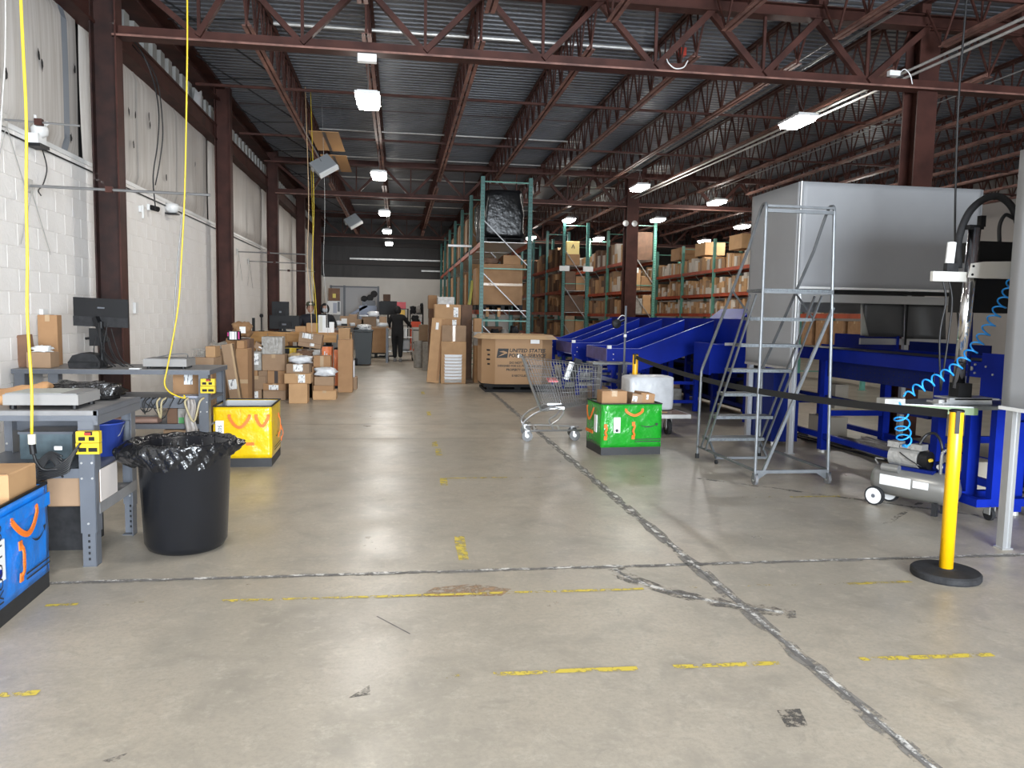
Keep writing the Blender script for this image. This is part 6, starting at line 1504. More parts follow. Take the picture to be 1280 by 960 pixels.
# blue coiled air hose
def coil(P, r0, turns, n=14):
    path = smooth_pts(P, 20); out = []
    L = [0]
    for a, b_ in zip(path[:-1], path[1:]): L.append(L[-1]+(b_-a).length)
    N = turns*n; j = 0
    for i in range(N+1):
        s = L[-1]*i/N
        while j < len(L)-2 and L[j+1] < s: j += 1
        tt = (s-L[j])/max(1e-6, L[j+1]-L[j]); p = path[j].lerp(path[j+1], tt); d = (path[j+1]-path[j]).normalized()
        s1 = d.cross(Vector((0,1,0.2))).normalized(); s2 = d.cross(s1); a = 2*PI*i/n
        e = min(1, i/n, (N-i)/n)
        out.append(p + (s1*math.cos(a)+s2*math.sin(a))*r0*e)
    return out
hose = thing('air_hose', 'bright blue coiled air hose hanging beside the chrome column', 'hose', (4.14, 5.18, 0))
M['blue_hose'] = mat('bright_blue_hose', (0.02,0.30,0.80), 0.3)
MB().tube(coil([(0.30,-0.09,1.90),(0.20,-0.12,1.72),(0.10,-0.13,1.55),(-0.02,-0.13,1.35),(-0.18,-0.13,1.18),(-0.38,-0.11,1.06),(-0.54,-0.08,0.97)],0.036,17),0.0065,5).build('upper_coil', M['blue_hose'], hose, smooth=True)
MB().tube(coil([(-0.55,-0.05,0.92),(-0.50,-0.02,0.80),(-0.42,0.05,0.64),(-0.36,0.10,0.56)],0.05,5),0.0065,5).build('lower_coil', M['blue_hose'], hose, smooth=True)
carton('small tan carton with dark print wedged behind the press under the conveyor', 4.72, 4.93, 6.35, 0.94, 1.02, 0.2, 'card_light', tape=None, labels=()) if False else None
hc = thing('hanging_cable', 'long black cable hanging before the grey canopy', 'cable', (5.10, 6.5, 0))
MB().tube(smooth_pts([(-0.12,0,5.3),(-0.15,0,4.0),(-0.15,0,3.3),(-0.10,0,2.3),(-0.02,0,1.6),(0.05,0,1.22)],6),0.009,6).build('cable', M['black_cable'], hc, smooth=True)
# ================================================================== PALLET RACKS
def rack(label, x0, x1, ys, levels, h, m='teal', pw=0.085, brace=True, bm='orange_beam', hang=0.0):
    t = thing('pallet_rack', label, 'rack', ((x0+x1)/2, ys[0], 0)); w = (x1-x0)/2
    post = MB().box(-pw/2,-0.04,0.01,pw/2,0.04,h).mesh('upright', M[m])
    foot = MB().box(-0.07,-0.06,0,0.07,0.06,0.01).mesh('foot_plate', M[m])
    slots = MB()
    z = 0.3
    while z < h-0.1: slots.box(-0.024,-0.0425,z,-0.010,-0.039,z+0.02); slots.box(0.010,-0.0425,z,0.024,-0.039,z+0.02); z += 0.0762
    sl = slots.mesh('slot_holes', M['black'])
    bmt = M['teal_light'] if m == 'teal' else M[m]
    hz = MB().box(-w+0.04,-0.012,0,w-0.04,0.012,0.025).mesh('horizontal_brace', bmt); dg = MB().bar((-w+0.04,0,1.05),(w-0.04,0,0.1),0.02,0.025,(0,1,0)).mesh('diagonal_brace', M['galv'] if m != 'teal' else M['wire'])
    for i, y in enumerate(ys):
        for s in (-1, 1):
            o = ob('upright', post, t, (s*w, y-ys[0], 0)); ob('foot_plate', foot, t, (s*w, y-ys[0], 0))
            if i == 0: so = ob('slot_holes', sl, o); so['kind'] = 'stuff'
        zz = 0.2
        while zz+1.1 < h:
            ob('horizontal_brace', hz, t, (0, y-ys[0], zz)); ob('diagonal_brace', dg, t, (0, y-ys[0], zz)); zz += 1.15
        ob('horizontal_brace', hz, t, (0, y-ys[0], h-0.12))
    for ya, yb in zip(ys[:-1], ys[1:]):
        L = yb-ya-0.08
        be = MB().box(-0.025,0.04,-0.10,0.025,0.04+L,0).box(-0.031,0.04,-0.03,0.031,0.04+L,-0.024).mesh('beam', M[bm])
        for z in levels:
            for s in (-1, 1): ob('beam', be, t, (s*(w+0.0), ya-ys[0], z))
            MB().box(-w+0.03,ya-ys[0]+0.05,z-0.012,w-0.03,yb-ys[0]-0.05,z).build('shelf_deck', M['galv'], t)
    return t
R1Y = [17.2, 20.0, 22.8, 25.6, 28.4, 31.2, 34.0]
rack('tall teal pallet rack right of the aisle with the black wrapped load on top', 1.80, 2.86, R1Y, (1.60, 3.10), 4.50)
def wood_pallet(label, x, y, z, w=1.0, d=1.0, m='black_matte'):
    t = thing('pallet', label, 'pallet', (x, y, z))
    for k in range(6): MB().box(-w/2,k*d/6,0.10,w/2,k*d/6+d/6-0.03,0.12).build('deck_board', M[m], t)
    for sx in (-w/2,-0.04,w/2-0.08): MB().box(sx,0,0,sx+0.08,d,0.10).build('runner', M[m], t)
    return t
wood_pallet('black pallet under the big brown carton on the lower rack beam', 2.33, 17.55, 1.602, 0.92, 1.0)
carton('big brown pallet carton on the lower beam of the tall rack', 1.89, 2.78, 17.6, 1.725, 2.64, 0.9, 'card', tape='h')
lumpy('paper_bag', 'brown bag lying on the big pallet carton under the black wrapped load', 'bag', (2.10,18.0,2.642), (0.34,0.4,0.16), 'card_dark', 101, 0.2, 3)
carton('low brown carton on the big pallet carton below the black load', 2.36, 2.76, 17.8, 2.642, 2.86, 0.5, 'card', tape=None, rz=0)
wood_pallet('black pallet under the black wrapped load on the top beam', 2.33, 17.55, 3.102, 0.92, 1.0)
lumpy('wrapped_load', 'large black stretch wrapped load on the top of the tall teal rack', 'load', (2.33,18.0,3.225), (0.90,0.95,1.08), mat('black_stretch_film',(0.006,0.006,0.007),0.3,bump=0.7,bscale=10,spec=0.35), 102, 0.05, 3, n=18, flat=0.22)
MB_=MB().box(-0.45,-0.004,0.0,0.45,0.0,0.05); o = MB_.build('shiny_board', M['galv'], None, loc=(2.4,17.5,3.04)); bpy.data.objects.remove(o)
ordw = ['first','second','third','fourth','fifth','sixth','seventh','eighth','ninth','tenth','eleventh','twelfth']
rnd = random.Random(23)
def load_at(k, y, z, hmax, where):
    w = 0.55+rnd.random()*0.35; h = hmax*(0.75+0.25*rnd.random()); m = rnd.choice(['card','card_light','card_grey','card'])
    carton(ordw[k]+' carton load from the near end on the '+where+' beam of the tall rack', 1.84, 2.72, y, z+0.125, z+0.125+h, w, m, tape=rnd.choice(['top',None,'v']), group=None)
    wood_pallet('dark pallet under the '+ordw[k]+' carton load on the '+where+' beam of the tall rack', 2.28, y, z+0.002, 0.88, w)
y = 18.75
lumpy('wrapped_load', 'shiny black and silver wrapped load behind the first black load', 'load', (2.28,19.15,3.225), (0.86,0.6,0.92), mat('shiny_grey_film',(0.10,0.10,0.10),0.12,bump=1.0,bscale=12), 103, 0.06, 3, n=14, flat=0.25)
for k in range(10):
    yy = 20.15+1.38*k
    load_at(k, yy, 3.10, 1.02, 'upper')
for k in range(11):
    yy = 18.85+1.38*k
    load_at(k, yy, 1.60, 1.12, 'lower')
o = MB().box(-0.02,0,0,0.02,0.5,0.62).build('green_sheet', mat('yellow_green_sheet',(0.42,0.42,0.05),0.5), None, loc=(1.77,19.6,1.73), rot=(0,R(6),0)); tag(o, 'yellow green sheet hanging out of the lower rack level', 'sheet')
o = MB().box(-0.3,0,0,0.28,0.04,0.05).build('white_tube', M['white'], None, loc=(1.50,19.5,3.16)); tag(o, 'white tube sticking out from the upper beam of the tall rack', 'tube')
for i, (x, y, w, h, m) in enumerate([(1.95,17.6,0.30,0.45,'card_dark'),(2.30,17.6,0.3,0.55,'poly'),(2.62,17.6,0.25,0.62,'card_grey'),(1.95,19.2,0.6,0.8,'card_dark'),(2.1,20.6,0.6,0.7,'card')]):
    carton(ordw[i]+' carton on the floor level of the tall rack behind the postal box', x, x+w, y, 0.0, h+0.4, 0.5, m, tape=None)
for i in range(4):
    lumpy('wrapped_tool', ordw[i]+' wrapped bundle in the floor level of the tall rack', 'bundle', (1.98+0.22*i,17.85,[0.852,0.952,0.952,1.022][i] if i else 0.852), (0.18,0.3,0.22), 'rubber' if i % 2 else 'poly', 110+i, 0.3, 3, n=6)

# rows of shelving beyond, packed with parcels
R2Y = [24.1, 26.9, 29.7, 32.5, 35.2]
RK2 = rack('teal rack row with a yellow sign carton, left of the dark column', 5.10, 5.86, R2Y, (0.85, 1.62, 2.30, 3.08), 4.42, 'teal')
RK3 = rack('light teal rack row right of the dark column', 7.28, 8.05, R2Y, (0.85, 1.60, 2.35, 3.30), 4.50, 'teal_light')
R4Y = [15.6, 18.4, 21.2, 24.0, 26.8, 29.6, 32.4, 35.2]
rack('long teal and orange rack row packed with parcels behind the canopy', 10.02, 10.9, R4Y, (0.88, 1.66, 2.30, 3.08), 4.05, 'teal_light')
unit = {}
PM = ['card','card_light','card_grey','card_dark','white','poly']
for m in PM: unit[m] = MB().box(0,0,0,1,1,1).mesh('parcel', M[m] if m != 'white' else mat('white_parcel',(0.55,0.50,0.44),0.6,rnd=0.2))
NP = [0]
def parcel_row(x, y0, y1, z, hmax, label, group, wmin, wmax, ind=9999, mats=('card','card_light','card_grey','card_dark','white'), stack=3, sd=1, depth=0.45):
    r_ = random.Random(sd); y = y0; stuff = MB(); cnt = 0
    while y < y1:
        w = r_.uniform(wmin, wmax)
        zz = z; top = z+hmax*r_.uniform(0.6, 1.0); n = r_.randint(1, stack); dx = r_.uniform(0, 0.06)
        for j in range(n):
            h = (top-z)/n*r_.uniform(0.8, 1.0); ww = w*r_.uniform(0.85, 0.97)
            m = r_.choice(mats)
            if cnt < ind:
                o = ob('parcel', unit[m], None, (x+dx, y, zz)); o.scale = (depth, ww, h); tag(o, label, 'parcel', group); cnt += 1; NP[0] += 1
            else:
                stuff.box(x+dx, y, zz, x+dx+depth, y+ww, zz+h, PM.index(m))
            zz += h
        y += w
    if stuff.v:
        o = stuff.build('parcels', [unit[m].materials[0] for m in PM]); tag(o, 'small parcels continuing deeper along: '+label[:60].rsplit(' ',1)[0], 'parcels', None, 'stuff')
for z, h, nm, k in ((1.672,0.52,'second',46),(2.312,0.58,'third',46),(3.092,0.5,'top',36),(0.892,0.62,'lowest',10)):
    parcel_row(10.03, 20.0, 34.8, z, h, 'small parcel packed on the %s shelf of the long orange rack left of the canopy' % nm, 'parcels on the %s shelf of the long orange rack' % nm, 0.11, 0.24, k, stack=3 if nm != 'top' else 1, sd=int(z*100), mats=('card','card_light','white','card_grey','white','card_light'))
parcel_row(10.03, 15.75, 19.9, 1.672, 0.50, 'book or parcel on the long rack seen through the canopy opening', 'goods seen through the canopy opening', 0.08, 0.2, 26, ('card','white','card_dark','poly','white'), 1, 77)
for i in range(4):
    o = carton(ordw[i]+' shiny film wrapped carton on the low shelf seen under the canopy', 0, 0.5, 0, 0.892, 1.50, 0.62, 'card', tape='top'); o.location = (10.04, 15.75+0.68*i+0.31, 0.892); o.rotation_euler = (0,0,R(-90)); 
    o.data = o.data.copy(); o.data.materials[0] = bpy.data.materials.get('film_wrapped_card') or mat('film_wrapped_card',(0.34,0.20,0.11),0.18,bump=0.5,bscale=12,var=0.2)
for z, h, nm in ((0.862,0.6,'lowest'),(1.612,0.62,'second'),(2.362,0.8,'third'),(3.312,0.7,'top')):
    parcel_row(7.29, 24.3, 34.5, z, h, 'parcel on the %s shelf of the light teal rack row' % nm, 'parcels on the %s shelf of the light teal rack row' % nm, 0.18, 0.45, 18 if nm != 'lowest' else 6, ('card','card_light','card_grey','card_dark','white'), 2, int(z*77))
for z, h, nm in ((0.862,0.62,'lowest'),(1.632,0.6,'second'),(2.312,0.68,'third'),(3.092,0.8,'top')):
    parcel_row(5.11, 24.3, 34.5, z, h, 'parcel on the %s shelf of the teal rack row with the yellow sign' % nm, 'parcels on the %s shelf of the teal rack row' % nm, 0.22, 0.5, 16 if nm != 'lowest' else 6, ('card_dark','card_dark','card','card_grey','card_light'), 2, int(z*55))
# goods seen in the end frames of the rack rows
o = carton('yellow warning sign carton in the end frame of the teal rack row', 5.2, 5.60, 24.12, 3.45, 3.85, 0.18, 'card_light', tape=None); o.data = o.data.copy(); o.data.materials[0] = mat('pale_yellow_carton',(0.70,0.55,0.22),0.6)
o.location.z = 3.82-0.385; 
MB().prism([(-0.06,0.18),(0.0,0.32),(0.06,0.18),(0.035,0.18),(0.0,0.27),(-0.035,0.18)],-0.004,0,'y').build('arrow_mark', M['ink'], o)
carton('brown carton carrying the yellow sign carton', 5.18, 5.62, 24.1, 3.092, 3.433, 0.2, 'card', tape=None)
for i, (xa, xb, z0, z1, m) in enumerate([(5.17,5.5,2.312,2.9,'card_dark'),(5.52,5.8,2.312,2.75,'card'),(5.17,5.78,1.632,2.15,'card_dark'),(5.2,5.5,0.862,1.5,'card_grey'),(5.52,5.8,0.862,1.35,'card')]):
    carton(ordw[i]+' brown carton in the end frame of the teal rack row', xa, xb, 24.12, z0, z1, 0.16, m, tape=None)
for i, (xa, xb, z0, z1, m) in enumerate([(7.36,7.98,3.312,4.2,'card_dark'),(7.36,7.62,2.362,3.0,'card_light'),(7.64,7.98,2.362,2.8,'card'),(7.36,7.7,1.612,2.1,'poly'),(7.72,7.98,1.612,2.2,'card_light'),(7.36,7.98,0.862,1.45,'card_grey')]):
    carton(ordw[i]+' carton in the end frame of the light teal rack row', xa, xb, 24.12, z0, z1, 0.16, m, tape=None)
for i in range(5): carton(ordw[i]+' large carton stacked high on the teal rack row roof level', 5.15, 5.8, 25.2+1.9*i, 3.094+0.72, 4.3, 1.0, 'card', tape=None) if False else None
for i, (xx, yy) in enumerate([(10.1,22.2),(10.1,25.0),(10.1,27.4)]):
    carton(['yellowish','tan','brown'][i]+' large carton on top of the parcels of the long rack', xx, xx+0.7, yy, 3.61, 4.05, 0.9, ['card_light','card_light','card'][i], tape=None)
for rk, dx in ((RK2, -0.36), (RK2, 0.40), (RK3, -0.30)):
    MB().box(-0.16,-0.06,2.90,0.16,-0.045,3.06).build('location_sign', M['paper'], rk, loc=(dx, 0, 0))
print('PARCELS', NP[0])
# ================================================================== PEOPLE
def skin_mesh(name, joints, edges, m, parent, root=0, sub=2):
    me = bpy.data.meshes.new(name); me.from_pydata([j[:3] for j in joints], edges, []); me.materials.append(m)
    o = ob(name, me, parent)
    md = o.modifiers.new('skin', 'SKIN'); md.use_smooth_shade = True
    for i, j in enumerate(joints):
        r = j[3]; sv = me.skin_vertices[0].data[i]; sv.radius = (r, r*0.85 if len(j) < 5 else j[4]); sv.use_root = (i == root)
    s = o.modifiers.new('sub', 'SUBSURF'); s.levels = sub; s.render_levels = sub
    return o
def head(t, c, m_hair, yaw=0, s=1.0, hood=None, cap=None, beard=None):
    """head facing -y before turning; c is the centre"""
    b = MB(); n = 18; rows = 14; vs = []; fs = []
    for j in range(rows+1):
        v = -1+2*j/rows; rr = math.sqrt(max(0, 1-v*v))
        for i in range(n):
            a = 2*PI*i/n; x, y = math.sin(a), -math.cos(a)
            w = 0.074*(1-0.18*max(0,-v)); d = 0.095*(1-0.12*max(0,-v))
            px, py, pz = x*rr*w, y*rr*d, v*0.118
            if y < -0.8 and abs(x) < 0.35 and -0.35 < v < 0.15: py -= 0.016*(1-abs(x)/0.35)
            if y < -0.7 and 0.1 < v < 0.28 and 0.2 < abs(x) < 0.6: py += 0.010
            vs.append((px*s, py*s, pz*s))
    for j in range(rows):
        for i in range(n): fs.append((j*n+i, j*n+(i+1)%n, (j+1)*n+(i+1)%n, (j+1)*n+i))
    b.add(vs, fs)
    h = b.build('head', M['skin'], t, smooth=True, loc=c, rot=(0,0,yaw))
    e = MB()
    for sx in (-1,1): e.lathe([(0.0,-0.006),(0.009,0),(0.0,0.006)],8,(sx*0.030,-0.083,0.012),0,'y',cap=False)
    e.build('eyes', M['ink'], h)['kind']='stuff'
    MB().box(-0.022,-0.089,-0.058,0.022,-0.080,-0.050).build('mouth', mat('lip',(0.30,0.12,0.10),0.6) if 'lip' not in bpy.data.materials else bpy.data.materials['lip'], h)
    ear = MB()
    for sx in (-1,1): ear.lathe([(0,-0.012),(0.020,0),(0,0.012)],8,(sx*0.076,0.005,0.0),0,'x',cap=False)
    ear.build('ears', M['skin'], h, smooth=True)['kind']='stuff'
    if m_hair:
        hv = []; hf = []
        for j in range(9):
            v = 0.05+0.97*j/8 if j else -0.25
            v = min(1, v); rr = math.sqrt(max(0.0, 1-v*v))
            for i in range(n):
                a = 2*PI*i/n; x, y = math.sin(a), -math.cos(a)
                lift = 0.45 if (y < -0.55 and v < 0.55) else 0
                vv = max(v, 0.55) if lift else v; r2 = math.sqrt(max(0, 1-vv*vv))
                hv.append((x*r2*0.083, y*r2*0.104+0.004, vv*0.128))
        for j in range(8):
            for i in range(n): hf.append((j*n+i, j*n+(i+1)%n, (j+1)*n+(i+1)%n, (j+1)*n+i))
        MB().add(hv, hf).build('hair', m_hair, h, smooth=True)
    return h
def hand(t, wrist, d, m, curl=0.6, side=1, parent=None):
    """five separate curled fingers rooted in a palm"""
    d = Vector(d).normalized(); up = Vector((0,0,1)); s = d.cross(up).normalized(); w = Vector(wrist)
    J = [(*w,0.026,0.018),(*(w+d*0.05),0.036,0.016)]; E = [(0,1)]
    for k, (off, L) in enumerate(((-0.030,0.066),(-0.010,0.078),(0.011,0.074),(0.030,0.058))):
        base = w+d*0.085+s*off; i0 = len(J)
        J.append((*base,0.010,0.010)); E.append((1,i0))
        p = base
        for q in range(2):
            a = curl*(q+1)*0.8; p = p + (d*math.cos(a)-up*math.sin(a))*L/2; J.append((*p,0.0085,0.0085)); E.append((len(J)-2,len(J)-1))
    tb = w+d*0.035+s*side*0.03; i0 = len(J); J.append((*tb,0.011,0.011)); E.append((1,i0)); p = tb
    for q in range(2): p = p + (d*0.6+s*side*0.5-up*0.4*q).normalized()*0.03; J.append((*p,0.009,0.009)); E.append((len(J)-2,len(J)-1))
    return skin_mesh('hand', J, E, m, parent or t, sub=1)
blk = mat('black_clothing', (0.008,0.008,0.009), 0.9, var=0.3, vscale=14); navy = mat('navy_jacket', (0.013,0.014,0.022), 0.85, var=0.3, vscale=10); hoodm = mat('dark_hood', (0.016,0.017,0.02), 0.9); hair_d = mat('dark_hair', (0.010,0.008,0.007), 0.7)

# ---- walking worker seen from behind, pushing a cart
w1 = thing('person', 'person in black clothes walking away down the aisle pushing a cart', 'person', (-0.04, 24.2, 0))
body = [(0,0,0.93,0.185,0.13),(0,0.01,1.08,0.185,0.125),(0,0.02,1.24,0.195,0.13),(0,0.02,1.38,0.165,0.115),(0,0.03,1.46,0.06,0.055),
        (-0.18,0.02,1.37,0.085,0.08),(0.18,0.02,1.37,0.085,0.08),
        (-0.265,0.06,1.19,0.07,0.066),(-0.24,0.27,1.04,0.042,0.04),(0.31,0.10,1.20,0.07,0.066),(0.42,0.30,1.06,0.042,0.04),
        (-0.095,0,0.86,0.125,0.12),(0.095,0,0.86,0.125,0.12),(-0.085,0.05,0.48,0.085,0.09),(0.085,-0.06,0.48,0.085,0.09),(-0.075,0.0,0.10,0.062,0.065),(0.09,-0.15,0.12,0.062,0.065)]
be = [(0,1),(1,2),(2,3),(3,4),(3,5),(3,6),(5,7),(7,8),(6,9),(9,10),(0,11),(0,12),(11,13),(13,15),(12,14),(14,16)]
skin_mesh('body', body, be, blk, w1)
shoem = mat('grey_shoe', (0.13,0.125,0.12), 0.7)
for (x,y,z) in ((-0.075,0.0,0.0),(0.09,-0.15,0.0)):
    MB().prism([(-0.10,0.0),(0.17,0.0),(0.18,0.03),(0.10,0.07),(-0.03,0.11),(-0.09,0.10),(-0.11,0.04)],-0.045,0.045,'x').build('shoe', shoem, w1, loc=(x,y,z))
hd1 = head(w1, (0.0,0.04,1.585), hair_d, R(175))
MB().lathe([(0.0,0.10),(0.06,0.095),(0.10,0.04),(0.108,-0.03),(0.095,-0.10),(0.06,-0.13)],16,(0,0.0,0.01),0,'z',cap=False).build('hood', blk, hd1, smooth=True)
hand(w1, (-0.24,0.28,1.035), (0.1,1,0.02), M['skin'], 1.0, 1); hand(w1, (0.42,0.31,1.055), (-0.05,1,0.02), M['skin'], 1.0, -1)
pc = thing('push_cart', 'tall wire frame cart with grey sack pushed by the walking worker', 'cart', (0.03, 25.0, 0))
for x in (-0.36,0.40):
    for y in (-0.32,0.5): MB().cyl((x,y,0.10),(x,y,1.05 if y < 0 else 0.9),0.013,8).build('post', M['galv'], pc); c = MB().cyl((x-0.015,y,0.05),(x+0.015,y,0.05),0.05,12).build('wheel', M['rubber'], pc)
MB().cyl((-0.36,-0.40,1.02),(0.40,-0.40,1.02),0.014,8).build('handle_bar', M['galv'], pc)
for x in (-0.36,0.40): MB().cyl((x,-0.40,1.02),(x,-0.32,1.03),0.012,6).build('handle_arm', M['galv'], pc)
MB().box(-0.37,-0.33,0.28,0.41,0.51,0.30).build('shelf', M['galv'], pc); MB().box(-0.37,-0.33,0.72,0.41,0.51,0.735).build('shelf', M['galv'], pc)
lumpy('grey_sack', 'pale grey sack on the low shelf of the pushed cart', 'sack', (0.22,25.1,0.30), (0.30,0.5,0.38), 'poly_white', 120, 0.12, 2, n=8)
o = MB().box(0,0,0,0.10,0.3,0.26).build('white_pack', M['label_bars'], None, loc=(0.16,24.9,0.737)); tag(o, 'white printed pack on the upper shelf of the pushed cart', 'pack')

# ---- two workers behind the plywood table
def worker(label, x, y, jm, hair, face_m, lean=0.0, h=1.0, cap=False, mask=False, hood=False):
    t = thing('person', label, 'person', (x, y, 0), R(10))
    J = [(0,0,0.90,0.145,0.11),(0,-0.01,1.06,0.155,0.115),(0,-0.02,1.22,0.175,0.12),(0,-0.02,1.36,0.150,0.11),(0,-0.02,1.45,0.065,0.06),
         (-0.18,-0.02,1.35,0.078,0.07),(0.18,-0.02,1.35,0.078,0.07),(-0.27,-0.06,1.14,0.062,0.06),(-0.20,-0.26,1.09,0.045,0.043),(0.27,-0.06,1.14,0.062,0.06),(0.20,-0.26,1.09,0.045,0.043),
         (-0.10,0,0.84,0.10,0.095),(0.10,0,0.84,0.10,0.095),(-0.10,0,0.47,0.068,0.07),(0.10,0,0.47,0.068,0.07),(-0.10,0.02,0.10,0.048,0.05),(0.10,0.02,0.10,0.048,0.05)]
    skin_mesh('body', J, be, jm, t)
    for sx in (-0.10,0.10): MB().prism([(-0.17,0),(0.10,0),(0.11,0.04),(0.09,0.10),(0.03,0.11),(-0.10,0.07),(-0.18,0.03)],-0.045,0.045,'x').build('shoe', M['rubber'], t, loc=(sx,0.02,0))
    hd = head(t, (0,-0.05,1.575), hair, 0)
    if cap:
        cm = mat('olive_cap', (0.055,0.06,0.035), 0.8)
        MB().lathe([(0.094,0.045),(0.094,0.07),(0.085,0.11),(0.05,0.138),(0,0.142)],16,(0,0.004,0),0,'z',cap=False).build('cap', cm, hd, smooth=True)
        MB().prism([(-0.075,-0.08),(0.075,-0.08),(0.06,-0.17),(0,-0.185),(-0.06,-0.17)],0.045,0.055,'z').build('cap_brim', cm, hd)
        MB().box(-0.025,-0.096,0.075,0.025,-0.090,0.10).build('cap_badge', M['white'], hd)
    if mask: MB().lathe([(0.0,-0.10),(0.045,-0.095),(0.068,-0.06),(0.07,-0.03)],14,(0,-0.004,-0.035),0,'y',cap=False).build('face_mask', mat('pale_mask',(0.45,0.47,0.50),0.7), hd, smooth=True)
    if hood: MB().grid(lambda u, v: (0.118*math.sin(R(40)+R(280)*u)*math.sin(PI*(0.03+0.72*v))*1.0, -0.125*math.cos(R(40)+R(280)*u)*math.sin(PI*(0.03+0.72*v))+0.01, 0.135*math.cos(PI*(0.03+0.80*v))-0.0), 20, 10).build('hood', jm, hd, smooth=True)
    for sx in (-1,1): hand(t, (sx*0.20,-0.27,1.085), (-sx*0.25,-1,-0.05), M['skin'], 0.7, -sx)
    return t
worker('person in an olive cap and dark jacket working behind the plywood table', -1.96, 17.85, navy, hair_d, None, cap=True)
worker('person in a dark hood and pale face mask behind the tall white box', -1.88, 20.4, hoodm, hair_d, None, mask=True, hood=True)
# ================================================================== CORDS, PIPES AND WALL DEVICES
c1 = thing('extension_cord', 'thick yellow power cord hanging over the nearest workbench', 'cord', (-1.97, 4.55, 0))
MB().tube(smooth_pts([(0.01,0,5.4),(0.0,0,3.9),(0.005,0,3.0),(0.01,0,2.5),(-0.004,0,2.1),(-0.01,0,1.75),(-0.02,0,1.5),(-0.018,0,1.3),(-0.012,0,1.05),(-0.02,0,0.80)],6),0.0082,8).build('cord', M['yellow'], c1, smooth=True)
MB().cyl((-0.02,0,0.80),(-0.02,0,0.745),0.020,10).build('connector', mat('clear_plug',(0.55,0.53,0.45),0.25), c1); MB().cyl((-0.02,0,0.745),(-0.015,0,0.69),0.017,10).build('plug', M['black'], c1)
MB().tube(smooth_pts([(-0.015,0,0.69),(0.0,0.0,0.64),(0.03,0.01,0.60),(0.10,0.02,0.60)],5),0.008,6).build('black_lead', M['black_cable'], c1, smooth=True)
cable('thin_cord', 'thin grey line hanging left of the thick yellow cord', [(-2.03,4.6,5.47),(-2.06,4.6,3.2),(-2.1,4.6,2.55),(-2.16,4.6,2.0),(-2.22,4.6,1.6)], 0.0035, 'galv')
c2 = thing('extension_cord', 'yellow power cord hanging down to the second workbench', 'cord', (-1.9, 7.25, 0))
MB().tube(smooth_pts([(0.09,0,5.4),(0.09,0,4.1),(0.07,0,3.3),(0.04,0,2.5),(0.0,0,1.9),(-0.03,0,1.54),(-0.09,0,1.19),(-0.14,0,0.95),(-0.155,-0.02,0.84),(-0.12,-0.03,0.77),(-0.04,-0.04,0.725),(0.02,-0.04,0.71),(0.01,-0.035,0.735)],6),0.0072,8).build('cord', M['yellow'], c2, smooth=True)
MB().tube(smooth_pts([(0.05,0.01,2.5),(0.0,0.01,2.2),(-0.05,0.01,1.7),(-0.07,0.01,1.4),(-0.08,0.01,1.22)],5),0.006,6).build('grey_lead', M['wire'], c2, smooth=True)
for i, (x, y, z0, m, lab) in enumerate([(-1.62,14.6,1.0,'beige_cable','pale cord hanging left of the tilted grey box fixture'),(-1.56,14.9,1.1,'yellow','yellow cord hanging beside the tilted grey box fixture'),(-1.40,15.3,1.05,'galv','grey cord hanging right of the tilted grey box fixture'),(-2.05,19.3,1.3,'yellow','far yellow cord hanging by the fourth wall column')]):
    cable('extension_cord', lab, [(x-0.05,y,5.47),(x,y,3.5),(x-0.03,y,2.4),(x+0.02,y,1.8),(x+0.05,y,z0)], 0.007 if m != 'galv' else 0.004, m if m in M else 'yellow') if m != 'beige_cable' else cable('extension_cord', lab, [(x-0.05,y,5.47),(x,y,3.5),(x-0.03,y,2.4),(x+0.02,y,1.8),(x+0.05,y,z0)], 0.008, 'tape')
cable('black_wire', 'black wire hanging from the eave past the insulation to the pipe arm', [(-3.235,10.0,4.70),(-3.1,10.1,4.62),(-2.97,10.2,4.3),(-2.9,10.2,3.9),(-2.92,10.2,3.5),(-2.98,10.2,3.1),(-2.96,10.2,2.7)], 0.008)
cable('black_wire', 'second black wire looping beside the first before the insulation', [(-3.2,10.25,4.66),(-2.93,10.21,4.3),(-2.86,10.21,3.7),(-2.9,10.21,3.3),(-2.96,10.21,3.0)], 0.007)
# pipe arms reaching out from the wall
def arm(label, y, z, L, r=0.013, d=0.0):
    t = thing('pipe_arm', label, 'pipe', (XW+0.022, y, z))
    MB().cyl((0.02,0,0),(L,d,-0.02),r,8).build('pipe', M['wire'], t); MB().box(0,-0.05,-0.06,0.02,0.05,0.06).build('wall_plate', M['galv'], t)
    MB().tube([(0.03,0,-0.05),(0.03,-0.25,-0.55)],0.004,5).build('stay', M['galv'], t); MB().tube([(0.03,0,-0.05),(0.03,0.35,-0.60)],0.004,5).build('stay', M['galv'], t)
    MB().box(L*0.42,-0.025,-0.035,L*0.42+0.06,0.025,0.02).build('coupling', M['brown'], t)
    return t
arm('long grey pipe arm reaching out past the worn brown column', 7.83, 2.60, 1.60)
arm('short grey pipe arm above the white wall fan at the left edge', 7.40, 3.09, 0.62, 0.009)
arm('grey pipe arm between the second and third wall columns', 17.2, 2.72, 1.45); arm('lower grey pipe arm before the third wall column', 18.4, 2.60, 1.3, 0.011); arm('grey pipe arm just past the third wall column', 21.0, 2.55, 1.2, 0.011)
MB().tube([(XW+0.02,5.0,2.995),(XW+0.02,9.0,2.995),(XW+0.02,14.7,2.995),(XW+0.02,20.0,2.995)],0.008,6).build('wall_cable', M['black_cable'], wall)
fd = thing('wall_fan', 'white wall mounted fan unit near the top of the block wall', 'fan', (XW+0.02, 7.92, 3.02))
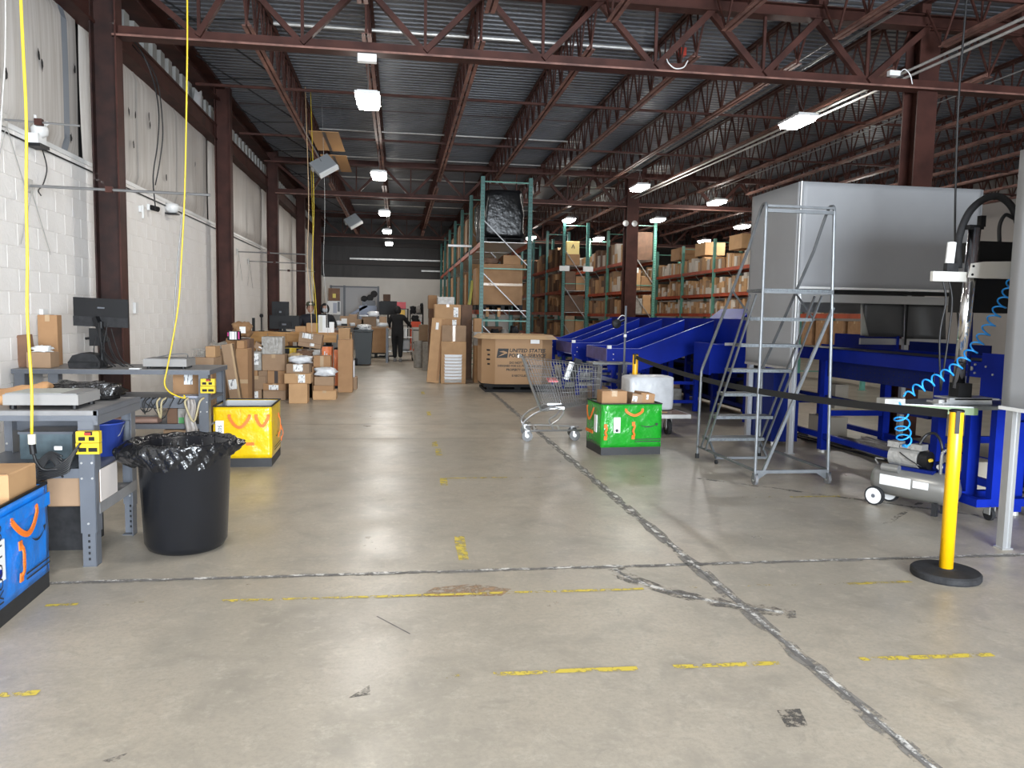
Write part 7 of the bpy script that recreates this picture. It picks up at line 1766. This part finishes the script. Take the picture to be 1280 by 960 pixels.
MB().box(-0.004,-0.09,-0.03,0.10,0.09,0.06).build('body', M['white'], fd); MB().lathe([(0.02,0.0),(0.07,0.03),(0.075,0.09),(0.05,0.12)],16,(0.08,0,0.03),0,'z').build('head', M['white'], fd, smooth=True); MB().box(-0.0,-0.10,-0.06,0.12,0.10,-0.03).build('black_base', M['black'], fd)
for s in (-1,1): MB().bar((0.05,s*0.03,0.12),(0.10,s*0.13,0.20),0.02,0.03).build('blade', M['white'], fd)
MB().tube(smooth_pts([(0.05,0.10,-0.03),(0.04,0.22,-0.2),(0.03,0.16,-0.36),(0.03,0.05,-0.44),(0.03,0.10,-0.48)],5),0.006,6).build('cable', M['black_cable'], fd)
for i, (y, z, lab) in enumerate([(11.35,2.87,'small black camera on the wall right of the worn column'),(12.2,2.98,'white dome camera near the top of the block wall'),(11.0,2.80,'small white sensor left of the black wall camera')]):
    t = thing('wall_camera', lab, 'camera', (XW+0.012, y, z))
    MB().box(-0.004,-0.04,-0.04,0.03,0.04,0.04).build('bracket', M['white'], t)
    if i == 0: MB().cyl((0.03,0,0),(0.14,-0.03,-0.03),0.035,12).build('barrel', M['black'], t)
    elif i == 1: MB().lathe([(0.09,0.05),(0.10,0.0),(0.09,-0.04),(0.05,-0.085),(0,-0.095)],16,(0.08,0,0)).build('dome', M['white'], t, smooth=True); MB().box(0.0,-0.09,-0.10,0.16,0.09,-0.085).build('black_base', M['black'], t)
    else: MB().box(0.03,-0.02,-0.12,0.05,0.02,0.05).build('case', M['white'], t)
o = MB().box(-0.004,-0.05,-0.07,0.03,0.05,0.07).build('outlet_box', M['white'], None, loc=(XW+0.012, 10.7, 1.50)); tag(o, 'small white outlet box on the block wall right of the monitor', 'outlet')
o = MB().box(-0.004,-0.05,-0.05,0.03,0.05,0.05).build('thermostat', M['white'], None, loc=(XW+0.012, 8.05, 1.42)); tag(o, 'small white switch box on the wall right of the tall narrow carton', 'switch')
for k in range(6):
    o = ob('wall_shelf_bin', MB().box(0,0,0,0.06,0.42,0.07).mesh('wall_panel', M['white']), None, (XW+0.012, 22.0+0.0, 1.45+0.1*k)); tag(o, ordw[k]+' white slat from the bottom on the wall behind the desk monitor', 'slat')
    if k > 3: bpy.data.objects.remove(o)
# tilted box fixtures and cardboard sheets under the joists
def tilt_fix(label, loc, rz, s=1.0):
    t = thing('box_fixture', label, 'fixture', loc, 0); RT_ = (R(-38), R(-32), R(18))
    MB().box(-0.19,-0.04,-0.16,0.19,0.04,0.16).build('housing', mat('grey_fixture',(0.34,0.36,0.38),0.4,metal=0.3) if 'grey_fixture' not in bpy.data.materials else bpy.data.materials['grey_fixture'], t, rot=RT_)
    MB().box(-0.19,-0.045,-0.20,0.19,0.05,-0.16).build('white_edge', M['white'], t, rot=RT_); MB().box(-0.23,-0.03,0.0,-0.19,0.03,0.05).build('bracket', M['galv'], t, rot=RT_)
    MB().cyl((0,0,0.0),(-1.76-loc[0]+0.03,0.0,4.785-loc[2]),0.008,6).build('hanger', M['wire'], t)
    return t
tilt_fix('tilted grey box fixture with a white edge under the roof by the cardboard sheets', (-1.36, 14.6, 4.12), 0)
tilt_fix('farther tilted grey box fixture with a white edge under the roof', (-1.28, 22.3, 4.02), 0)
for i, (y, dy) in enumerate(((14.85,1.7),(17.0,1.9))):
    o = MB().box(-0.27,0,0,0.27,dy,0.012).build('cardboard_sheet', mat('orange_tan_sheet',(0.40,0.22,0.09),0.7) if i == 0 else bpy.data.materials['orange_tan_sheet'], None, loc=(-1.38, y, 4.758)); tag(o, ('nearer','farther')[i]+' cardboard sheet tied beneath the roof joists', 'sheet')
    MB().box(-0.03,0.02,-0.004,0.03,dy-0.02,0).build('dark_tape', M['tape_black'], o)
# red bell and white cable on the first girder
bell = thing('fire_device', 'small red device at the end of the bright pipe behind the girder', 'device', (4.02, 11.25, 5.37))
MB().box(0,-0.05,-0.06,0.10,0.05,0.05).build('body', mat('red_paint',(0.45,0.05,0.03),0.4), bell); MB().cyl((0.05,0,0.05),(0.05,0,0.09),0.01,6).build('stem', M['wire'], bell)
cable('white_cable', 'white cable looped over the girder in the middle of the view', [(3.1,9.08,4.53),(3.12,9.05,4.47),(3.2,9.05,4.42),(3.3,9.05,4.44),(3.36,9.08,4.53)], 0.007, 'white')
jb = thing('junction_box', 'white junction box on the girder beside the brown column', 'box', (6.02, 9.10, 4.52)); MB().box(-0.07,-0.03,0,0.07,0.03,0.06).build('body', M['white'], jb)
MB().tube(smooth_pts([(0.07,0,0.03),(0.14,0,0.09),(0.22,0,0.03),(0.26,0,-0.08)],5),0.006,6).build('cable', M['white'], jb)
sp2 = thing('speaker_pair', 'pair of small round white speakers on the dark column', 'speaker', (6.0, 20.12, 3.95))
for sx in (-0.12,0.12): MB().lathe([(0.0,-0.10),(0.08,-0.09),(0.03,-0.02),(0.03,0.02)],12,(sx,0,0),0,'y',cap=False).build('horn', M['galv'], sp2)
